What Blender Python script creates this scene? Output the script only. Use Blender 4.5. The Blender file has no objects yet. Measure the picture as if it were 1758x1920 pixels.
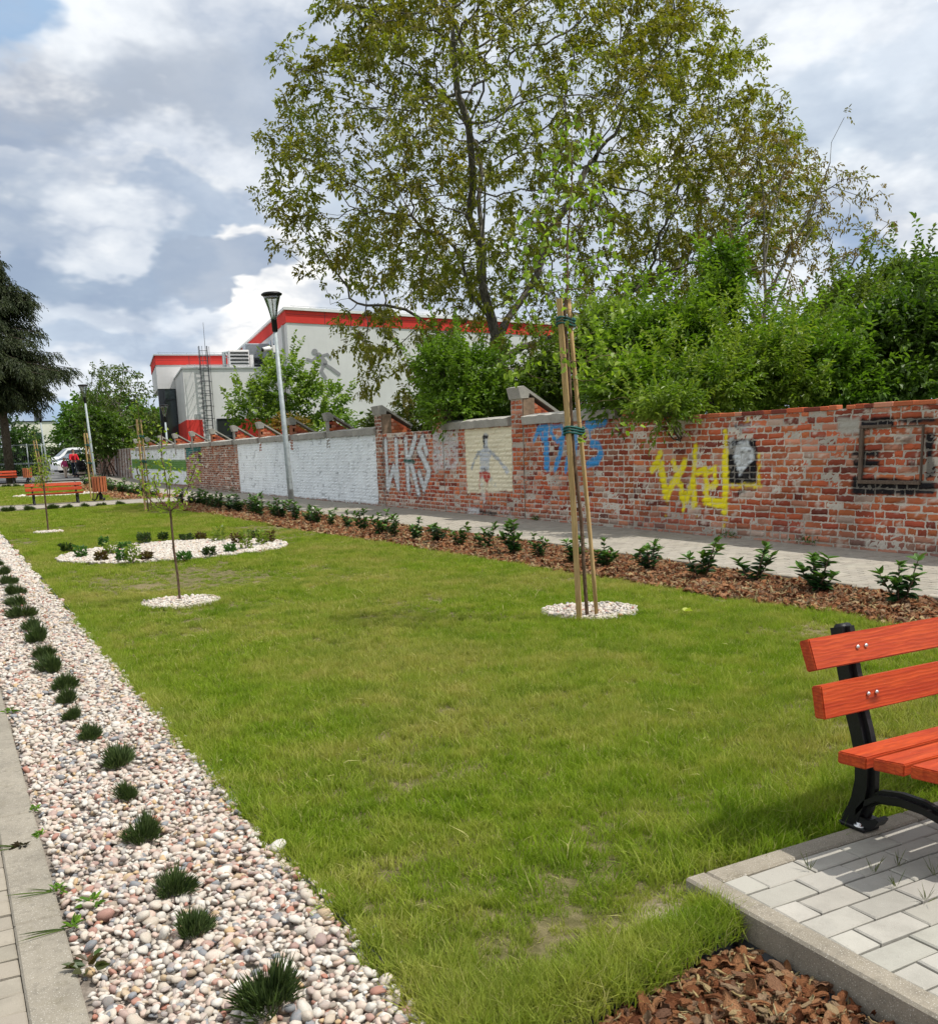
import bpy, math, random
import numpy as np
from mathutils import Vector, Matrix, Euler

# ------------------------------------------------------------------ camera, world, sun, exposure
scene = bpy.context.scene
COL = scene.collection
F_PX, CX, CY, CAMZ = 1806.06, 879.0, 1172.07, 1.387
ROLL, PITCH, YAW = -0.0335401, 0.1820316, 0.4910138
def _basis():
    fwd = np.array([math.sin(YAW)*math.cos(PITCH), math.cos(YAW)*math.cos(PITCH), -math.sin(PITCH)])
    right = np.array([math.cos(YAW), -math.sin(YAW), 0.0]); up = np.cross(right, fwd)
    r = math.cos(ROLL)*right + math.sin(ROLL)*up
    u = -math.sin(ROLL)*right + math.cos(ROLL)*up
    return r, u, fwd
CR, CU, CF = _basis()
cd = bpy.data.cameras.new('camera'); cam = bpy.data.objects.new('camera', cd); COL.objects.link(cam)
cam.matrix_world = Matrix(((CR[0], CU[0], -CF[0], 0), (CR[1], CU[1], -CF[1], 0), (CR[2], CU[2], -CF[2], CAMZ), (0, 0, 0, 1)))
cd.sensor_fit = 'HORIZONTAL'; cd.sensor_width = 36.0; cd.lens = 36.0*F_PX/1758.0
cd.shift_y = (CY-960.0)/1758.0; cd.clip_start = 0.05; cd.clip_end = 5000
scene.camera = cam

def ray(px, py): return CR*(px-CX)/F_PX + CU*(CY-py)/F_PX + CF
def gp(px, py, z=0.0):
    d = ray(px, py); t = (z-CAMZ)/d[2]; return np.array([d[0]*t, d[1]*t, z])
def at(px, py, Y):
    d = ray(px, py); t = Y/d[1]; return np.array([d[0]*t, Y, CAMZ+d[2]*t])
def onx(px, py, X):
    d = ray(px, py); t = X/d[0]; return np.array([X, d[1]*t, CAMZ+d[2]*t])

SUN_DIR = np.array([0.42, -0.35, 1.0]); SUN_DIR /= np.linalg.norm(SUN_DIR)
sl = bpy.data.lights.new('sun', 'SUN'); sl.energy = 4.3; sl.angle = math.radians(0.6); sl.color = (1.0, 0.95, 0.87)
so = bpy.data.objects.new('sun', sl); COL.objects.link(so)
so.rotation_euler = Vector(SUN_DIR).to_track_quat('Z', 'Y').to_euler(); so.location = (5, -5, 30)
SKY_K = 0.1
CLOUD_LIGHT = 1.06

def build_world():
    w = bpy.data.worlds.new('World'); scene.world = w; w.use_nodes = True; w.cycles.sampling_method = 'MANUAL'; w.cycles.sample_map_resolution = 256
    nt = w.node_tree; nt.nodes.clear(); L = nt.links
    def n(t, **k):
        x = nt.nodes.new(t)
        for a, b in k.items(): setattr(x, a, b)
        return x
    def mth(op, a, b=None, c=None, clamp=False):
        x = n('ShaderNodeMath', operation=op); x.use_clamp = clamp
        for i, v in enumerate((a, b, c)):
            if v is None: continue
            if isinstance(v, (int, float)): x.inputs[i].default_value = v
            else: L.new(v, x.inputs[i])
        return x.outputs[0]
    def mixc(f, a, b):
        x = n('ShaderNodeMix', data_type='RGBA')
        for s, v in ((0, f), (6, a), (7, b)):
            if isinstance(v, (int, float)): x.inputs[s].default_value = v
            elif isinstance(v, tuple): x.inputs[s].default_value = (*v, 1)
            else: L.new(v, x.inputs[s])
        return x.outputs[2]
    sky = n('ShaderNodeTexSky', sky_type='NISHITA'); sky.sun_disc = False
    sky.sun_elevation = math.asin(SUN_DIR[2]); sky.sun_rotation = math.atan2(SUN_DIR[0], SUN_DIR[1])
    sky.air_density = 1.2; sky.dust_density = 1.5; sky.ozone_density = 1.0
    tc = n('ShaderNodeTexCoord')
    def noise(scale, detail, rough, vec, dist=0.0):
        x = n('ShaderNodeTexNoise'); x.inputs['Scale'].default_value = scale; x.inputs['Detail'].default_value = detail
        x.inputs['Roughness'].default_value = rough; x.inputs['Distortion'].default_value = dist; L.new(vec, x.inputs['Vector'])
        return x
    d = tc.outputs['Generated']
    # squash vertically so clouds lie in flat-based layers
    mp = n('ShaderNodeMapping'); mp.inputs['Scale'].default_value = (1, 1, 1.9); L.new(d, mp.inputs['Vector']); dv = mp.outputs[0]
    wn = noise(4.2, 5, 0.62, dv)
    wv = n('ShaderNodeVectorMath', operation='SUBTRACT'); L.new(wn.outputs['Color'], wv.inputs[0]); wv.inputs[1].default_value = (.5, .5, .5)
    ws = n('ShaderNodeVectorMath', operation='SCALE'); L.new(wv.outputs[0], ws.inputs[0]); ws.inputs['Scale'].default_value = 0.20
    wd = n('ShaderNodeVectorMath', operation='ADD'); L.new(d, wd.inputs[0]); L.new(ws.outputs[0], wd.inputs[1]); P = wd.outputs[0]
    K = 1.0/SKY_K*CLOUD_LIGHT
    def C(r, g, b):
        f = lambda c: (((c/255+0.055)/1.055)**2.4 if c > 10 else c/255/12.92)*K
        return (f(r), f(g), f(b))
    n1 = noise(3.0, 6, 0.6, dv, 0.3).outputs['Fac']; n2 = noise(9.0, 5, 0.6, dv, 0.4).outputs['Fac']
    n3 = noise(1.6, 3, 0.5, dv).outputs['Fac']
    def ramp(v, lo, hi): 
        x = n('ShaderNodeMapRange', interpolation_type='SMOOTHSTEP'); L.new(v, x.inputs[0]); x.inputs[1].default_value = lo; x.inputs[2].default_value = hi
        return x.outputs[0]
    base = mixc(ramp(n1, .36, .64), C(192, 206, 221), C(238, 242, 246))
    base = mixc(mth('MULTIPLY', ramp(n2, .42, .62), .45), base, C(206, 214, 224))
    col = base
    def blob(px, py, rx, ry, c, amt, soft=0.9, hard=0.35):
        """a cloud mass: an ellipse in direction space around where the cloud stands in the sky"""
        nonlocal col
        c0 = ray(px, py); c0 = c0/np.linalg.norm(c0)
        s = n('ShaderNodeVectorMath', operation='SUBTRACT'); L.new(P, s.inputs[0]); s.inputs[1].default_value = tuple(c0)
        h = np.array([c0[1], -c0[0], 0]); h /= np.linalg.norm(h); v = np.cross(h, c0)
        def dot(vec, k):
            x = n('ShaderNodeVectorMath', operation='DOT_PRODUCT'); L.new(s.outputs[0], x.inputs[0]); x.inputs[1].default_value = tuple(vec*k); return x.outputs['Value']
        a = dot(h, F_PX/rx*.9); b = dot(v, F_PX/ry*.9); e = dot(c0, 2.0)
        q = mth('SQRT', mth('ADD', mth('ADD', mth('MULTIPLY', a, a), mth('MULTIPLY', b, b)), mth('MULTIPLY', e, e)))
        x = n('ShaderNodeMapRange', interpolation_type='SMOOTHSTEP'); L.new(q, x.inputs[0]); x.inputs[1].default_value = soft+hard; x.inputs[2].default_value = soft-hard
        f = mth('MULTIPLY', x.outputs[0], amt)
        col = mixc(f, col, c)
    G1, G2, W1, W2, B1 = C(160, 170, 185), C(178, 190, 205), C(250, 251, 251), C(235, 240, 246), C(150, 178, 210)
    blob(150, 90, 330, 130, W2, .8); blob(620, 130, 300, 130, C(205, 213, 224), .8)
    blob(560, 210, 180, 130, C(188, 198, 212), .7); blob(130, 260, 260, 110, G1, .85, .9, .4); blob(330, 250, 200, 100, C(180, 190, 203), .6)
    blob(330, 330, 220, 60, C(228, 234, 242), .8); blob(140, 330, 240, 30, C(232, 236, 240), .75, .9, .2)
    blob(340, 400, 130, 55, C(176, 190, 208), .8, .9, .2); blob(130, 430, 180, 80, G2, .8); blob(150, 480, 190, 45, C(160, 176, 196), .7)
    blob(210, 410, 90, 55, W2, .6, .9, .2)
    blob(470, 570, 150, 90, W1, .95, .9, .15); blob(450, 460, 60, 40, W1, .95, .9, .15); blob(560, 520, 90, 60, W1, .9, .9, .2)
    blob(400, 490, 110, 38, C(172, 184, 200), .9, .9, .15); blob(340, 560, 90, 40, C(190, 204, 222), .6)
    blob(120, 600, 240, 60, C(222, 230, 240), .5); blob(200, 610, 160, 28, C(185, 200, 218), .7, .9, .3); blob(90, 700, 150, 50, W2, .7)
    blob(110, 790, 100, 40, C(150, 182, 216), .6)
    blob(10, 10, 60, 60, B1, .8)
    blob(1560, 80, 250, 130, C(222, 230, 241), .6); blob(1560, 190, 120, 60, C(190, 203, 218), .6); blob(1640, 260, 150, 60, C(205, 216, 228), .6)
    blob(1690, 440, 170, 45, C(152, 172, 200), .8, .9, .3); blob(1720, 400, 90, 30, W1, .7, .9, .2); blob(1640, 340, 120, 30, W2, .6); blob(1700, 500, 150, 30, C(200, 212, 228), .7)
    blob(1600, 20, 200, 40, W2, .6)
    # heaped relief: billows made by folding noise, dark in the creases and underneath
    def billow(scale, det, vec):
        return mth('ABSOLUTE', mth('MULTIPLY', mth('SUBTRACT', noise(scale, det, .55, vec, .2).outputs['Fac'], .5), 4.0))
    b1 = billow(5.5, 5, dv); b2 = billow(13, 4, dv)
    crease = mth('SUBTRACT', 1.0, ramp(mth('ADD', mth('MULTIPLY', b1, .65), mth('MULTIPLY', b2, .45)), .05, .62))
    col = mixc(mth('MULTIPLY', mth('MULTIPLY', crease, ramp(n1, .34, .56)), .62), col, C(160, 174, 194))
    puff = ramp(mth('ADD', mth('MULTIPLY', b1, .6), mth('MULTIPLY', b2, .6)), .55, 1.15)
    col = mixc(mth('MULTIPLY', mth('MULTIPLY', puff, ramp(n3, .40, .62)), .60), col, C(244, 246, 248))
    # white cloud keeps a lumpy relief
    col = mixc(mth('MULTIPLY', ramp(noise(16, 4, .62, dv).outputs['Fac'], .45, .72), .22), col, C(182, 194, 210))
    g = n('ShaderNodeVectorMath', operation='MULTIPLY_ADD'); L.new(col, g.inputs[0]); g.inputs[1].default_value = (1.38, 1.34, 1.26); mid = C(192, 203, 217); g.inputs[2].default_value = tuple(-(k-1)*m for k, m in zip((1.38, 1.34, 1.26), mid))
    g2 = n('ShaderNodeVectorMath', operation='MAXIMUM'); L.new(g.outputs[0], g2.inputs[0]); g2.inputs[1].default_value = C(140, 154, 176); g3 = n('ShaderNodeVectorMath', operation='MINIMUM'); L.new(g2.outputs[0], g3.inputs[0]); g3.inputs[1].default_value = C(254, 254, 254); col = g3.outputs[0]
    # cloud cover thins into clear sky behind the camera
    cd0 = np.array([-0.35, 0.80, 0.50]); cd0 /= np.linalg.norm(cd0)
    dt = n('ShaderNodeVectorMath', operation='DOT_PRODUCT'); L.new(d, dt.inputs[0]); dt.inputs[1].default_value = tuple(cd0)
    cover = mth('ADD', dt.outputs['Value'], mth('MULTIPLY', mth('SUBTRACT', n3, .5), 1.2))
    # out of the frame, bright white cloud is added to light the shaded wall
    fd = n('ShaderNodeVectorMath', operation='DOT_PRODUCT'); L.new(d, fd.inputs[0]); fd.inputs[1].default_value = tuple(CF)
    side = ramp(mth('ADD', fd.outputs['Value'], mth('MULTIPLY', mth('SUBTRACT', n1, .5), .3)), .74, .40)
    x = n('ShaderNodeMix', data_type='RGBA'); bright = mixc(ramp(n1, .3, .7), tuple(c*.72 for c in C(214, 225, 240)), tuple(c*1.15 for c in C(250, 251, 253)))
    col = mixc(side, col, bright)
    out = mixc(ramp(cover, -.75, -.45), sky.outputs[0], col)
    bg = n('ShaderNodeBackground'); bg.inputs['Strength'].default_value = SKY_K; L.new(out, bg.inputs['Color'])
    o = n('ShaderNodeOutputWorld'); L.new(bg.outputs[0], o.inputs['Surface'])
build_world()
vs = scene.view_settings
scene.display_settings.display_device = 'sRGB'; vs.view_transform = 'Standard'; vs.look = 'None'; vs.exposure = 0.10; vs.gamma = 1.0; vs.use_curve_mapping = False
scene.render.engine = 'CYCLES'
scene.cycles.max_bounces = 5; scene.cycles.use_adaptive_sampling = True; scene.cycles.adaptive_threshold = 0.02; scene.cycles.transparent_max_bounces = 12; scene.cycles.use_denoising = True
scene.cycles.caustics_reflective = False; scene.cycles.caustics_refractive = False

# ------------------------------------------------------------------ helpers
RNG = np.random.default_rng(7)
rnd = random.Random(11)

def hz(Y): return np.interp(Y, [45, 58, 66, 90, 200], [0, .27, .40, .60, .8])

class MB:
    """collects shapes into one mesh"""
    def __init__(s): s.V = []; s.F = []; s.M = []; s.n = 0; s.C = []; s.S = []
    def add(s, V, F, m=0, col=None, smooth=False):
        V = np.asarray(V, float).reshape(-1, 3); s.V.append(V)
        F = [tuple(int(i)+s.n for i in f) for f in F]; s.F += F; s.M += [m]*len(F); s.S += [smooth]*len(F)
        c = np.ones((len(V), 3))*(np.array(col) if col is not None else 1.0); s.C.append(c); s.n += len(V); return s
    def box(s, x0, x1, y0, y1, z0, z1, m=0, col=None, bevel=0.0):
        if bevel > 0:
            b = bevel; xs, ys, zs = (x0, x1), (y0, y1), (z0, z1); V = []; 
            for ix in (0, 1):
                for iy in (0, 1):
                    for iz in (0, 1):
                        X, Y, Z = xs[ix], ys[iy], zs[iz]; sx, sy, sz = (b if ix == 0 else -b), (b if iy == 0 else -b), (b if iz == 0 else -b)
                        V += [(X, Y+sy, Z+sz), (X+sx, Y, Z+sz), (X+sx, Y+sy, Z)]
            idx = lambda ix, iy, iz, k: (ix*4+iy*2+iz)*3+k
            F = []
            F.append([idx(0, 0, 0, 0), idx(0, 0, 1, 0), idx(0, 1, 1, 0), idx(0, 1, 0, 0)]); F.append([idx(1, 0, 0, 0), idx(1, 1, 0, 0), idx(1, 1, 1, 0), idx(1, 0, 1, 0)])
            F.append([idx(0, 0, 0, 1), idx(1, 0, 0, 1), idx(1, 0, 1, 1), idx(0, 0, 1, 1)]); F.append([idx(0, 1, 0, 1), idx(0, 1, 1, 1), idx(1, 1, 1, 1), idx(1, 1, 0, 1)])
            F.append([idx(0, 0, 0, 2), idx(0, 1, 0, 2), idx(1, 1, 0, 2), idx(1, 0, 0, 2)]); F.append([idx(0, 0, 1, 2), idx(1, 0, 1, 2), idx(1, 1, 1, 2), idx(0, 1, 1, 2)])
            for iz in (0, 1):
                for iy in (0, 1): F.append([idx(0, iy, iz, 1), idx(0, iy, iz, 2), idx(1, iy, iz, 2), idx(1, iy, iz, 1)])
                for ix in (0, 1): F.append([idx(ix, 0, iz, 0), idx(ix, 0, iz, 2), idx(ix, 1, iz, 2), idx(ix, 1, iz, 0)])
            for ix in (0, 1):
                for iy in (0, 1): F.append([idx(ix, iy, 0, 0), idx(ix, iy, 0, 1), idx(ix, iy, 1, 1), idx(ix, iy, 1, 0)])
            for ix in (0, 1):
                for iy in (0, 1):
                    for iz in (0, 1): F.append([idx(ix, iy, iz, 0), idx(ix, iy, iz, 1), idx(ix, iy, iz, 2)])
            return s.add(V, F, m, col)
        V = [(x, y, z) for x in (x0, x1) for y in (y0, y1) for z in (z0, z1)]
        return s.add(V, [(0, 1, 3, 2), (4, 6, 7, 5), (0, 4, 5, 1), (2, 3, 7, 6), (0, 2, 6, 4), (1, 5, 7, 3)], m, col)
    def xform(s, k0, M):
        """transform everything added since block k0"""
        for i in range(k0, len(s.V)):
            V = s.V[i]; s.V[i] = V@np.array(M)[:3, :3].T + np.array(M)[:3, 3]
        return s
    def tube(s, P, R, n=10, m=0, col=None, cap=True, smooth=True):
        P = np.asarray(P, float); R = np.ones(len(P))*np.asarray(R, float); V = []; prev = None
        for i in range(len(P)):
            t = P[min(i+1, len(P)-1)]-P[max(i-1, 0)]; t = t/(np.linalg.norm(t)+1e-9)
            a = prev if prev is not None else (np.array([1., 0, 0]) if abs(t[0]) < .9 else np.array([0, 1., 0]))
            a = a-t*(a@t); a /= np.linalg.norm(a)+1e-9; prev = a; b = np.cross(t, a)
            for k in range(n):
                an = 2*math.pi*k/n; V.append(P[i]+R[i]*(math.cos(an)*a+math.sin(an)*b))
        F = [(i*n+k, i*n+(k+1) % n, (i+1)*n+(k+1) % n, (i+1)*n+k) for i in range(len(P)-1) for k in range(n)]
        if cap: F += [tuple(range(n))[::-1], tuple((len(P)-1)*n+k for k in range(n))]
        return s.add(V, F, m, col, smooth)
    def lathe(s, prof, c=(0, 0, 0), n=24, m=0, col=None, smooth=True):
        P = [(c[0], c[1], c[2]+z) for r, z in prof]; V = []
        for (r, z) in prof:
            for k in range(n): V.append((c[0]+r*math.cos(2*math.pi*k/n), c[1]+r*math.sin(2*math.pi*k/n), c[2]+z))
        F = [(i*n+k, i*n+(k+1) % n, (i+1)*n+(k+1) % n, (i+1)*n+k) for i in range(len(prof)-1) for k in range(n)]
        return s.add(V, F, m, col, smooth)
    def prism(s, poly, axis, a0, a1, m=0, col=None):
        """polygon in the plane normal to axis ('x': (y,z)), extruded a0..a1"""
        n = len(poly)
        def q(p, a):
            return (a, p[0], p[1]) if axis == 'x' else (p[0], a, p[1]) if axis == 'y' else (p[0], p[1], a)
        V = [q(p, a0) for p in poly]+[q(p, a1) for p in poly]
        F = [tuple(range(n)), tuple(range(2*n-1, n-1, -1))]+[(i, i+n, (i+1) % n+n, (i+1) % n) for i in range(n)]
        return s.add(V, F, m, col)
    def sphere(s, c, r, n=10, m=0, col=None, sc=(1, 1, 1)):
        V = [];  k = n//2+1
        for i in range(k+1):
            th = math.pi*i/k
            for j in range(n):
                ph = 2*math.pi*j/n; V.append((c[0]+r*sc[0]*math.sin(th)*math.cos(ph), c[1]+r*sc[1]*math.sin(th)*math.sin(ph), c[2]+r*sc[2]*math.cos(th)))
        F = [(i*n+j, (i+1)*n+j, (i+1)*n+(j+1) % n, i*n+(j+1) % n) for i in range(k) for j in range(n)]
        return s.add(V, F, m, col, True)
    def obj(s, name, mats, parent=None, col=False, fix=True, world=False):
        me = bpy.data.meshes.new(name); V = np.concatenate(s.V); me.from_pydata([tuple(v) for v in V], [], s.F)
        mats = mats if isinstance(mats, (list, tuple)) else [mats]
        for m in mats: me.materials.append(m)
        me.polygons.foreach_set('material_index', s.M); me.polygons.foreach_set('use_smooth', s.S)
        if col:
            a = me.color_attributes.new('Col', 'FLOAT_COLOR', 'POINT'); c = np.concatenate(s.C); a.data.foreach_set('color', np.hstack([c, np.ones((len(c), 1))]).ravel())
        me.validate(); 
        if fix:
            import bmesh
            bm = bmesh.new(); bm.from_mesh(me); bmesh.ops.recalc_face_normals(bm, faces=bm.faces); bm.to_mesh(me); bm.free()
        o = bpy.data.objects.new(name, me); COL.objects.link(o)
        if parent is not None:
            o.parent = parent
            if world: o.location = -parent.location
        return o

def np_obj(name, V, Q, mats, parent=None, col=None, smooth=False, world=False, link=True, midx=None):
    """fast mesh: V (n,3), Q (m,k) faces of equal size, or a list of such"""
    Qs = Q if isinstance(Q, list) else [Q]
    me = bpy.data.meshes.new(name); V = np.asarray(V, np.float32); me.vertices.add(len(V)); me.vertices.foreach_set('co', V.ravel())
    loops = np.concatenate([q.ravel() for q in Qs]).astype(np.int32); cnt = np.concatenate([np.full(len(q), q.shape[1]) for q in Qs])
    me.loops.add(len(loops)); me.loops.foreach_set('vertex_index', loops)
    st = np.concatenate([[0], np.cumsum(cnt)[:-1]]).astype(np.int32); me.polygons.add(len(cnt)); me.polygons.foreach_set('loop_start', st)
    mats = mats if isinstance(mats, (list, tuple)) else [mats]
    for m in mats: me.materials.append(m)
    if midx is not None: me.polygons.foreach_set('material_index', np.asarray(midx, np.int32))
    me.polygons.foreach_set('use_smooth', np.full(len(cnt), smooth))
    me.update(calc_edges=True)
    if col is not None:
        a = me.color_attributes.new('Col', 'FLOAT_COLOR', 'POINT'); a.data.foreach_set('color', np.hstack([col, np.ones((len(col), 1))]).astype(np.float32).ravel())
    o = bpy.data.objects.new(name, me)
    if link: COL.objects.link(o)
    if parent is not None:
        o.parent = parent
        if world: o.location = -parent.location
    return o

def empty(name, loc, rz=0.0):
    o = bpy.data.objects.new(name, None); COL.objects.link(o); o.location = tuple(loc); o.rotation_euler = (0, 0, rz); o.empty_display_size = .2; return o
def tag(o, label, cat, group=None):
    o['label'] = label; o['category'] = cat; o['kind'] = 'thing'
    if group: o['group'] = group
    return o
def struct(o, kind='structure'): o['kind'] = kind; return o
def copy_tree(o, parent=None):
    c = o.copy(); COL.objects.link(c)
    if parent is not None: c.parent = parent; c.matrix_parent_inverse = o.matrix_parent_inverse.copy()
    for ch in [x for x in bpy.data.objects if x.parent == o]: copy_tree(ch, c)
    return c
ORD = ['first', 'second', 'third', 'fourth', 'fifth', 'sixth', 'seventh', 'eighth', 'ninth', 'tenth', 'eleventh', 'twelfth', 'thirteenth', 'fourteenth', 'fifteenth', 'sixteenth', 'seventeenth', 'eighteenth', 'nineteenth', 'twentieth']
ORD += ['twenty-'+x for x in ORD[:9]]+['thirtieth']+['thirty-'+x for x in ORD[:9]]+['fortieth']+['forty-'+x for x in ORD[:9]]

# value noise for breakup, 2D
def vnoise(x, y, seed=0):
    xi = np.floor(x).astype(np.int64); yi = np.floor(y).astype(np.int64); fx = x-xi; fy = y-yi
    def h(a, b):
        v = (a*374761393+b*668265263+seed*1442695041) & 0xffffffff; v = ((v ^ (v >> 13))*1274126177) & 0xffffffff
        return ((v ^ (v >> 16)) & 0xffff)/65535.0
    fx = fx*fx*(3-2*fx); fy = fy*fy*(3-2*fy)
    return (h(xi, yi)*(1-fx)+h(xi+1, yi)*fx)*(1-fy)+(h(xi, yi+1)*(1-fx)+h(xi+1, yi+1)*fx)*fy
def fbm(x, y, seed=0, o=4):
    s = 0; a = .5
    for i in range(o): s = s+a*vnoise(x, y, seed+i*17); x = x*2.03; y = y*2.03; a *= .5
    return s/(1-.5**o)
def sstep(a, b, x): t = np.clip((x-a)/(b-a), 0, 1); return t*t*(3-2*t)

# ------------------------------------------------------------------ materials
class NT:
    def __init__(s, name):
        s.m = bpy.data.materials.new(name); s.m.use_nodes = True; s.t = s.m.node_tree; s.t.nodes.clear(); s.out = s.n('ShaderNodeOutputMaterial')
    def n(s, t, **k):
        x = s.t.nodes.new(t)
        for a, b in k.items(): setattr(x, a, b)
        return x
    def set(s, sock, v):
        if isinstance(v, bpy.types.NodeSocket): s.t.links.new(v, sock)
        elif isinstance(v, tuple) and len(v) == 3 and sock.type == 'RGBA': sock.default_value = (*v, 1)
        else: sock.default_value = v
    def math(s, op, a, b=None, c=None, clamp=False):
        x = s.n('ShaderNodeMath', operation=op); x.use_clamp = clamp
        for i, v in enumerate((a, b, c)):
            if v is not None: s.set(x.inputs[i], v)
        return x.outputs[0]
    def mix(s, f, a, b, blend='MIX'):
        x = s.n('ShaderNodeMix', data_type='RGBA', blend_type=blend); s.set(x.inputs[0], f); s.set(x.inputs[6], a); s.set(x.inputs[7], b); return x.outputs[2]
    def noise(s, scale, detail=4, rough=.55, vec=None, dist=0.0, out='Fac'):
        x = s.n('ShaderNodeTexNoise'); x.inputs['Scale'].default_value = scale; x.inputs['Detail'].default_value = detail; x.inputs['Roughness'].default_value = rough; x.inputs['Distortion'].default_value = dist
        s.set(x.inputs['Vector'], vec if vec is not None else s.pos()); return x.outputs[out]
    def pos(s):
        if not hasattr(s, '_p'): s._p = s.n('ShaderNodeNewGeometry').outputs['Position']
        return s._p
    def ocoord(s):
        if not hasattr(s, '_o'): s._o = s.n('ShaderNodeTexCoord').outputs['Object']
        return s._o
    def scale(s, vec, sc):
        x = s.n('ShaderNodeMapping'); s.set(x.inputs['Vector'], vec); x.inputs['Scale'].default_value = sc; return x.outputs[0]
    def rng(s, v, a, b, c=0., d=1., smooth=True):
        x = s.n('ShaderNodeMapRange'); x.interpolation_type = 'SMOOTHSTEP' if smooth else 'LINEAR'
        s.set(x.inputs[0], v)
        for i, q in enumerate((a, b, c, d)): x.inputs[i+1].default_value = q
        return x.outputs[0]
    def ramp(s, v, stops, interp='LINEAR'):
        x = s.n('ShaderNodeValToRGB'); r = x.color_ramp; r.interpolation = interp
        while len(r.elements) < len(stops): r.elements.new(.5)
        for e, (p, c) in zip(r.elements, stops): e.position = p; e.color = (*c, 1)
        s.set(x.inputs[0], v); return x.outputs[0]
    def attr(s, name, typ='GEOMETRY'): x = s.n('ShaderNodeAttribute'); x.attribute_name = name; x.attribute_type = typ; return x
    def bump(s, h, st=.3, dist=.01): x = s.n('ShaderNodeBump'); x.inputs['Strength'].default_value = st; x.inputs['Distance'].default_value = dist; s.set(x.inputs['Height'], h); return x.outputs[0]
    def bsdf(s, col, rough=.7, normal=None, spec=.3, metal=0., **kw):
        x = s.n('ShaderNodeBsdfPrincipled'); s.set(x.inputs['Base Color'], col); s.set(x.inputs['Roughness'], rough); x.inputs['Specular IOR Level'].default_value = spec; s.set(x.inputs['Metallic'], metal)
        if normal is not None: s.set(x.inputs['Normal'], normal)
        for k, v in kw.items(): s.set(x.inputs[k.replace('_', ' ')], v)
        return x.outputs[0]
    def done(s, sh): s.t.links.new(sh, s.out.inputs['Surface']); return s.m

def m_simple(name, col, rough=.6, var=.12, nscale=8., bump=.0, bscale=60., spec=.3, metal=0.):
    t = NT(name); nz = t.noise(nscale, 5, .6)
    c = t.mix(t.rng(nz, .3, .7), tuple(x*(1-var) for x in col), tuple(min(1, x*(1+var)) for x in col))
    nm = t.bump(t.noise(bscale, 4, .6), bump, .01) if bump else None
    return t.done(t.bsdf(c, rough, nm, spec, metal))

def m_leaf(name, gloss=.45, trans=.35, tcol=(1.0, 1.15, .35), spec=.35):
    t = NT(name); a = t.attr('Col').outputs['Color']
    nz = t.noise(30, 2, .5); c = t.mix(t.rng(nz, .3, .7, 0, .35), a, t.mix(.5, a, (.0, .0, .0)))
    b = t.bsdf(c, gloss, None, spec)
    tr = t.n('ShaderNodeBsdfTranslucent'); t.set(tr.inputs['Color'], t.mix(1.0, a, tcol, 'MULTIPLY'))
    mx = t.n('ShaderNodeMixShader'); mx.inputs[0].default_value = trans; t.t.links.new(b, mx.inputs[1]); t.t.links.new(tr.outputs[0], mx.inputs[2])
    return t.done(mx.outputs[0])
def m_bark(name, c0, c1, sc=6.):
    t = NT(name); v = t.scale(t.pos(), (1, 1, .35)); nz = t.noise(sc*4, 6, .65, v); n2 = t.noise(sc*.6, 3, .5)
    c = t.mix(t.rng(nz, .35, .68), c0, c1); c = t.mix(t.rng(n2, .55, .7, 0, .4), c, tuple(x*.6 for x in c0))
    return t.done(t.bsdf(c, .9, t.bump(nz, .6, .02), .1))
M = {}
M['leaf'] = m_leaf('leaf', .40, .40); M['leaf_gloss'] = m_leaf('glossy_leaf', .28, .2, spec=.5); M['leaf_thin'] = m_leaf('thin_leaf', .5, .45)
M['needle'] = m_leaf('needle', .6, .12)
M['bark'] = m_bark('grey_bark', (.13, .115, .095), (.27, .25, .215)); M['bark_dark'] = m_bark('dark_bark', (.05, .04, .032), (.13, .105, .085)); M['bark_young'] = m_bark('young_bark', (.10, .06, .04), (.2, .14, .10), 14)
M['steel'] = m_simple('galvanised_steel', (.30, .34, .35), .6, .15, 12, .08, 80, .4, .2)
M['black'] = m_simple('black_metal', (.009, .009, .010), .42, .2, 30, .15, 180, .28)
M['bolt'] = m_simple('bolt_steel', (.6, .6, .6), .25, .05, 50, 0, 1, .5, .9)
def m_concrete(name, c, speck=.5):
    t = NT(name); a = t.noise(3.5, 5, .6); b = t.noise(260, 2, .5); g = t.noise(45, 4, .6); s = t.noise(420, 1, .4)
    col = t.mix(t.rng(a, .3, .7), tuple(x*.82 for x in c), tuple(x*1.12 for x in c)); col = t.mix(t.rng(g, .48, .72, 0, .5), col, tuple(x*.55 for x in c)); col = t.mix(t.rng(t.noise(5.5, 6, .7), .54, .7, 0, .4), col, (c[0]*.6, c[1]*.58, c[2]*.45))
    col = t.mix(t.rng(b, .60, .72, 0, speck), col, (.72, .70, .64)); col = t.mix(t.rng(s, .62, .7, 0, .5), col, tuple(x*.35 for x in c))
    return t.done(t.bsdf(col, .9, t.bump(t.math('ADD', b, g), .35, .003), .15))
M['kerb'] = m_concrete('kerb_concrete', (.27, .24, .19), .6); M['concrete'] = m_concrete('old_concrete', (.36, .345, .31), .25)
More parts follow.
